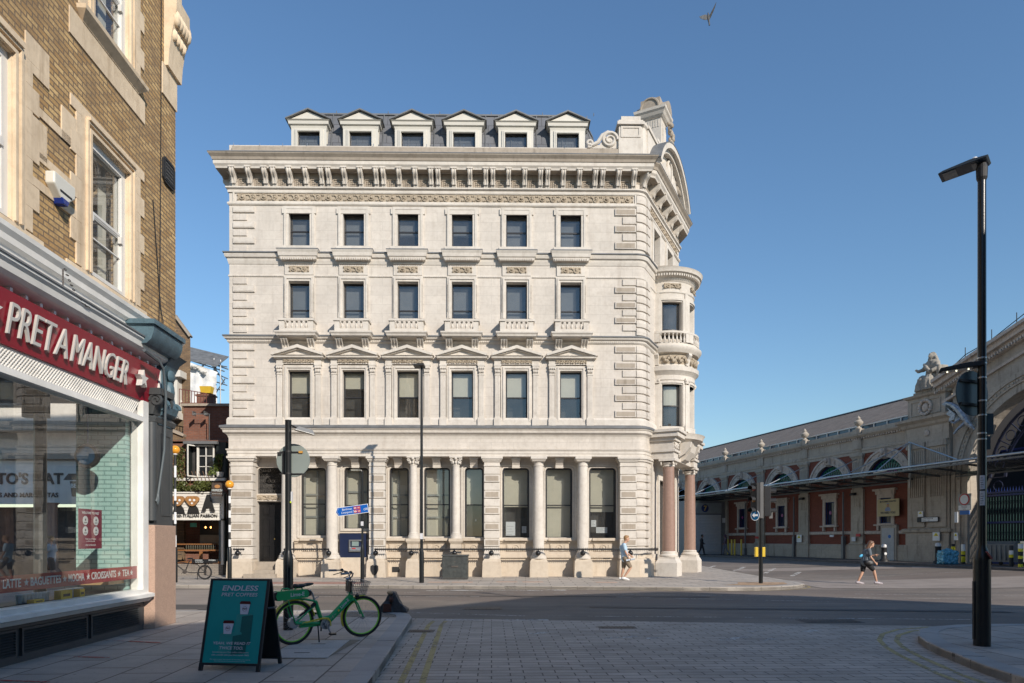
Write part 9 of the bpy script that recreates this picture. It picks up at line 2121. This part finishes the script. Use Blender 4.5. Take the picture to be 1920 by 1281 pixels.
# man in light blue on the bank pavement
Y = 27.1; loc = at_px(1171.3, Y)
J = dict(hip=(0, 0, .93), chest=(-.05, 0, 1.30), neck=(.0, 0, 1.50), head=(.075, 0, 1.655), shn=(-.05, -.18, 1.42), shf=(-.02, .18, 1.42), eln=(.0, -.22, 1.14), elf=(.06, .22, 1.16), han=(.13, -.20, .92), haf=(.26, .16, 1.0),
         knn=(.22, -.09, .53), knf=(-.03, .09, .50), ann=(-.03, -.08, .15), anf=(-.12, .09, .13), ton=(.14, -.09, .05), tof=(.06, .10, .04))
pm_ = person('man in light blue t-shirt and brown shorts walking past the stone building', loc, 0, J, m_skin, plain('light_blue_cotton', (.42, .56, .68), .85, var=.06), plain('khaki', (.22, .17, .12), .85, var=.08), plain('white_shoe', (.75, .74, .72), .6), m_hairb)
ob = thing('magazine', 'rolled pale magazine held in the hand of the man in light blue', 'magazine', loc+Vector((.18, -.24, .84))); m = MB(); m.tube([(-.16, 0, -.03), (.17, .0, .03)], .035, 10); m.build('paper_roll', plain('magazine_print', (.50, .56, .62), .5, var=.4, vs=15), ob, smooth=40); m = MB(); m.tube([(-.005, 0, -.002), (.02, 0, .003)], .037, 10); m.build('dark_band', m_bpaint, ob)
# woman crossing
Y = 26.7; loc = at_px(1621.8, Y, 0.0)
J = dict(hip=(0, 0, .90), chest=(.06, 0, 1.24), neck=(.15, 0, 1.42), head=(.25, 0, 1.565), shn=(.08, -.155, 1.34), shf=(.12, .155, 1.34), eln=(.13, -.20, 1.06), elf=(.22, .20, 1.10), han=(.30, -.19, .86), haf=(.40, .05, 1.14),
         knn=(.30, -.08, .56), knf=(-.05, .08, .50), ann=(.42, -.07, .12), anf=(-.22, .08, .12), ton=(.62, -.07, .045), tof=(-.02, .08, .035))
pw_ = person('woman with long brown hair in grey t-shirt and black shorts crossing the road', loc, 0, J, m_skin, plain('grey_cotton', (.11, .13, .15), .85, var=.12), plain('black_shorts', (.010, .010, .012), .8), plain('sandal_grey', (.38, .34, .36), .6, var=.3, vs=12), m_hairbr, 'long', f=.05)
ob = thing('phone', 'dark mobile phone in the hand of the woman crossing the road', 'phone', loc+Vector((.52, .03, 1.13))); m = MB(); m.box(-.07, .07, -.035, .035, -.005, .005); m.build('casing', m_bpaint, ob); m = MB(); m.box(-.06, .06, -.03, .03, .005, .0065); m.build('screen', plain('phone_screen', (.03, .06, .12), .1), ob)
ob = thing('waist_bag', 'black bag slung at the hip of the woman crossing the road', 'bag', loc+Vector((.08, -.20, .86))); m = MB(); m.ball((0, 0, 0), (.17, .06, .10), 14, 8); m.ball((.03, -.02, -.04), (.12, .05, .07), 12, 8); voxel(m, 'pouch', plain('bag_black', (.02, .02, .022), .5, var=.3), ob, .012); m = MB(); m.tube([(-.14, .02, .04), (-.10, .04, .25), (.0, .06, .50), (.06, .12, .58)], .012, 6); m.build('strap', m_bpaint, ob)
ob = thing('blue_pouch', 'small bright blue cloth hanging at the back of the woman crossing', 'cloth', loc+Vector((-.16, -.02, 1.12))); m = MB(); m.ball((0, 0, 0), (.085, .03, .05), 12, 8, m=Matrix.Rotation(radians(-35), 4, 'Y')); m.tube([(.04, 0, .02), (.12, 0, .10)], .008, 5); m.build('cloth', plain('bright_blue_cloth', (.08, .42, .68), .6), ob, smooth=60)
# two people by the shutter
Wk = dict(hip=(0, 0, .93), chest=(.0, 0, 1.28), neck=(.02, 0, 1.48), head=(.05, 0, 1.63), shn=(-.02, -.18, 1.40), shf=(.02, .18, 1.40), eln=(-.08, -.21, 1.12), elf=(.10, .21, 1.14), han=(.08, -.2, .98), haf=(.25, .15, 1.02),
          knn=(.14, -.08, .50), knf=(-.08, .08, .49), ann=(.20, -.08, .10), anf=(-.28, .08, .14), ton=(.36, -.08, .05), tof=(-.14, .08, .06))
person('man in dark suit walking in front of the roller shutter', at_px(1315.5, 58.5, .42), 0, Wk, m_skin2, plain('suit_black', (.012, .012, .015), .8), MATS['suit_black'], m_bpaint, m_hairk, 'short', .02, 'long', 'long')
person('hooded figure in dull purple top and grey trousers by the yellow bollards', at_px(1360.5, 58.0, .42), pi, Wk, m_skin2, plain('plum_top', (.10, .06, .08), .85), plain('grey_trouser', (.13, .14, .17), .85), m_bpaint, plain('plum_hood', (.07, .03, .05), .85), 'hood', .02, 'long', 'long')
# pedestrian seen through the cafe glass
Y = 25.6; person('man in grey t-shirt and dark shorts walking away, seen through the shop window', at_px(97, Y, .12), pi+.25, Wk, m_skin, MATS['grey_cotton'] if False else plain('pale_grey_cotton', (.34, .38, .42), .85), plain('dark_shorts', (.04, .04, .045), .85), m_skin, m_hairb, 'short', .016)
# bird
bp_ = W(1328, 34, 34.0); bd_ = thing('pigeon', 'pigeon in flight high in the blue sky above the building corner', 'bird', bp_)
m = MB(); m.tube([(-.015, 0, .29), (-.01, 0, .24), (.0, 0, .15), (.01, 0, .0), (.02, 0, -.14), (.035, 0, -.22), (.05, 0, -.33)], [.004, .03, .045, .062, .045, .03, .03], 10)
m.prism([(.02, -.18), (.065, -.18), (.09, -.36), (.02, -.37)], -.02, .02, 'xz')
def wing(pts, ys):
    n = len(pts); m.add([(x, y, z) for (x, z), y in zip(pts, ys)]+[(x, y+.012, z) for (x, z), y in zip(pts, ys)], [tuple(range(n)), tuple(range(2*n-1, n-1, -1))]+[(i, (i+1) % n, (i+1) % n+n, i+n) for i in range(n)])
wing([(.03, .10), (.10, .20), (.22, .40), (.30, .55), (.32, .56), (.28, .38), (.20, .18), (.10, -.02), (.04, -.06)], [0, -.1, -.2, -.3, -.3, -.2, -.1, 0, 0])
wing([(-.02, .10), (-.12, .12), (-.28, .06), (-.44, -.06), (-.52, -.12), (-.40, -.14), (-.20, -.15), (-.05, -.08)], [0, -.08, -.12, -.2, -.25, -.15, -.08, 0])
b_ = m.build('plumage', plain('pigeon_grey', (.075, .078, .082), .7, var=.6, vs=12), bd_, smooth=40)

# ------------------------------------------------------------------ buildings behind the camera: they throw the foreground shade and show in the windows
m_bst = stonemat('shade_building_stone', (.30, .24, .18), .7, joints=(1.2, .5)); 
def rear(label, poly, H, name='street_building', floors=4):
    cxm = sum(p[0] for p in poly)/len(poly); cym = sum(p[1] for p in poly)/len(poly); o = thing(name, label, 'building', (cxm, cym, .12))
    m = MB(); P_ = [(x-cxm, y-cym) for x, y in poly]; m.prism(P_, 0, H, 'xy'); m.build('wall', m_bst, o)
    w_ = MB(); c = MB(); n = len(P_)
    ar = sum(P_[i][0]*P_[(i+1) % n][1]-P_[(i+1) % n][0]*P_[i][1] for i in range(n))
    for i in range(n):
        a, b = Vector(P_[i]), Vector(P_[(i+1) % n]); d = b-a; L_ = d.length; d.normalize(); nn = Vector((d.y, -d.x))*(1 if ar > 0 else -1); k = int(L_/2.8)
        for j in range(k):
            for f_ in range(floors):
                c0 = a+d*((j+.5)*L_/k); z = 1.2+f_*(H-1.5)/floors; h = (H-1.5)/floors*.6; R_ = Matrix.Translation((c0.x+nn.x*.02, c0.y+nn.y*.02, z+h/2)) @ Rz(atan2(d.y, d.x)); w_.obox(R_, 1.1, .1, h)
                R_ = Matrix.Translation((c0.x+nn.x*.08, c0.y+nn.y*.08, z-.1)) @ Rz(atan2(d.y, d.x)); c.obox(R_, 1.5, .25, .15)
        R_ = Matrix.Translation(((a.x+b.x)/2+nn.x*.2, (a.y+b.y)/2+nn.y*.2, H-.3)) @ Rz(atan2(d.y, d.x)); c.obox(R_, L_, .5, .4)
    w_.build('window', mm_dglass, o)['kind'] = 'stuff'; c.build('sill', m_bst, o)['kind'] = 'stuff'; return o
HB = 12.0
def sh(x, y, H=HB): return (x+1.0525*H, y-1.549*H)      # roof point whose shadow falls at (x, y)
rear('stone building behind the viewpoint whose shadow covers the foreground street', [sh(-12, 8.0), sh(-6.5, 12.6), sh(-2.4, 16.4), sh(1.5, 20.9), sh(5.2, 22.4), sh(9, 20.6), sh(13.2, 17.6), sh(24, 11.0), (48, -30), (0, -40)], HB-.0)
rear('tall stone building far behind the viewpoint across the street', [(-34, -14), (-13, -20), (-10, -30), (-40, -34)], 17)

# ------------------------------------------------------------------ pieces that stand apart become parts of their own
SPLIT = {'carved_roundel': 'carved_roundel', 'panel': 'panel', 'carved_fruit': 'carved_fruit', 'bar_counter': 'bar_counter', 'glass_door': 'glass_door', 'balusters': 'baluster', 'bay_pilaster': 'bay_pilaster', 'bottles': 'bottle', 'door_panels': 'door_panel', 'rod': 'rod', 'steel_band': 'steel_band', 'bulb': 'bulb', 'pot': 'pot', 'led': 'led', 'downpipe': 'downpipe',
         'round_hole': 'round_hole', 'porch_pilaster': 'porch_pilaster', 'iron_column': 'iron_column', 'grip': 'grip', 'brake_lever': 'brake_lever', 'curtain': 'curtain', 'cable': 'cable', 'handle': 'handle', 'battery_cap': 'battery_cap',
         'carry_handle': 'carry_handle', 'hinge_strap': 'hinge_strap', 'window_sill': 'window_sill', 'upper_window': 'window', 'sign_channel': 'sign_channel', 'clamp': 'clamp', 'upper_moulding': 'upper_moulding', 'notice_lines': 'notice_line'}
def islands(me, gap=.02):
    n = len(me.vertices); p = list(range(n))
    def f(x):
        while p[x] != x: p[x] = p[p[x]]; x = p[x]
        return x
    for e in me.edges:
        a, b = f(e.vertices[0]), f(e.vertices[1])
        if a != b: p[a] = b
    g = {}
    for i in range(n): g.setdefault(f(i), []).append(i)
    L = [(k, [min(me.vertices[i].co[c] for i in g[k]) for c in range(3)], [max(me.vertices[i].co[c] for i in g[k]) for c in range(3)]) for k in g]
    for i in range(len(L)):
        for j in range(i):
            if all(L[i][1][c] <= L[j][2][c]+gap and L[j][1][c] <= L[i][2][c]+gap for c in range(3)):
                a, b = f(L[i][0]), f(L[j][0])
                if a != b: p[a] = b
    out = {}
    for i in range(n): out.setdefault(f(i), []).append(i)
    return list(out.values())
for o in [q for q in scene.objects if q.type == 'MESH' and q.name.split('.')[0] in SPLIT and not q.modifiers and not q.children]:
    me = o.data; sets = islands(me)
    if len(sets) < 2 or len(sets) > 60: continue
    which = {i: k for k, s in enumerate(sets) for i in s}; parts = [([], [], {}) for _ in sets]
    for k, s in enumerate(sets):
        for i in s: parts[k][2][i] = len(parts[k][0]); parts[k][0].append(tuple(me.vertices[i].co))
    sm = [[] for _ in sets]
    for f_ in me.polygons: k = which[f_.vertices[0]]; parts[k][1].append([parts[k][2][i] for i in f_.vertices]); sm[k].append(f_.use_smooth)
    nm = SPLIT[o.name.split('.')[0]]; par = o.parent; mw = (o.location.copy(), o.rotation_euler.copy())
    for k, (v, fc, _) in enumerate(parts):
        m2 = bpy.data.meshes.new(nm); m2.from_pydata(v, [], fc); m2.polygons.foreach_set('use_smooth', sm[k])
        if any(sm[k]): m2.set_sharp_from_angle(angle=radians(40))
        for q in me.materials: m2.materials.append(q)
        c = bpy.data.objects.new(nm, m2); COL.objects.link(c); c.parent = par; c.location = mw[0]; c.rotation_euler = mw[1]
    bpy.data.objects.remove(o)
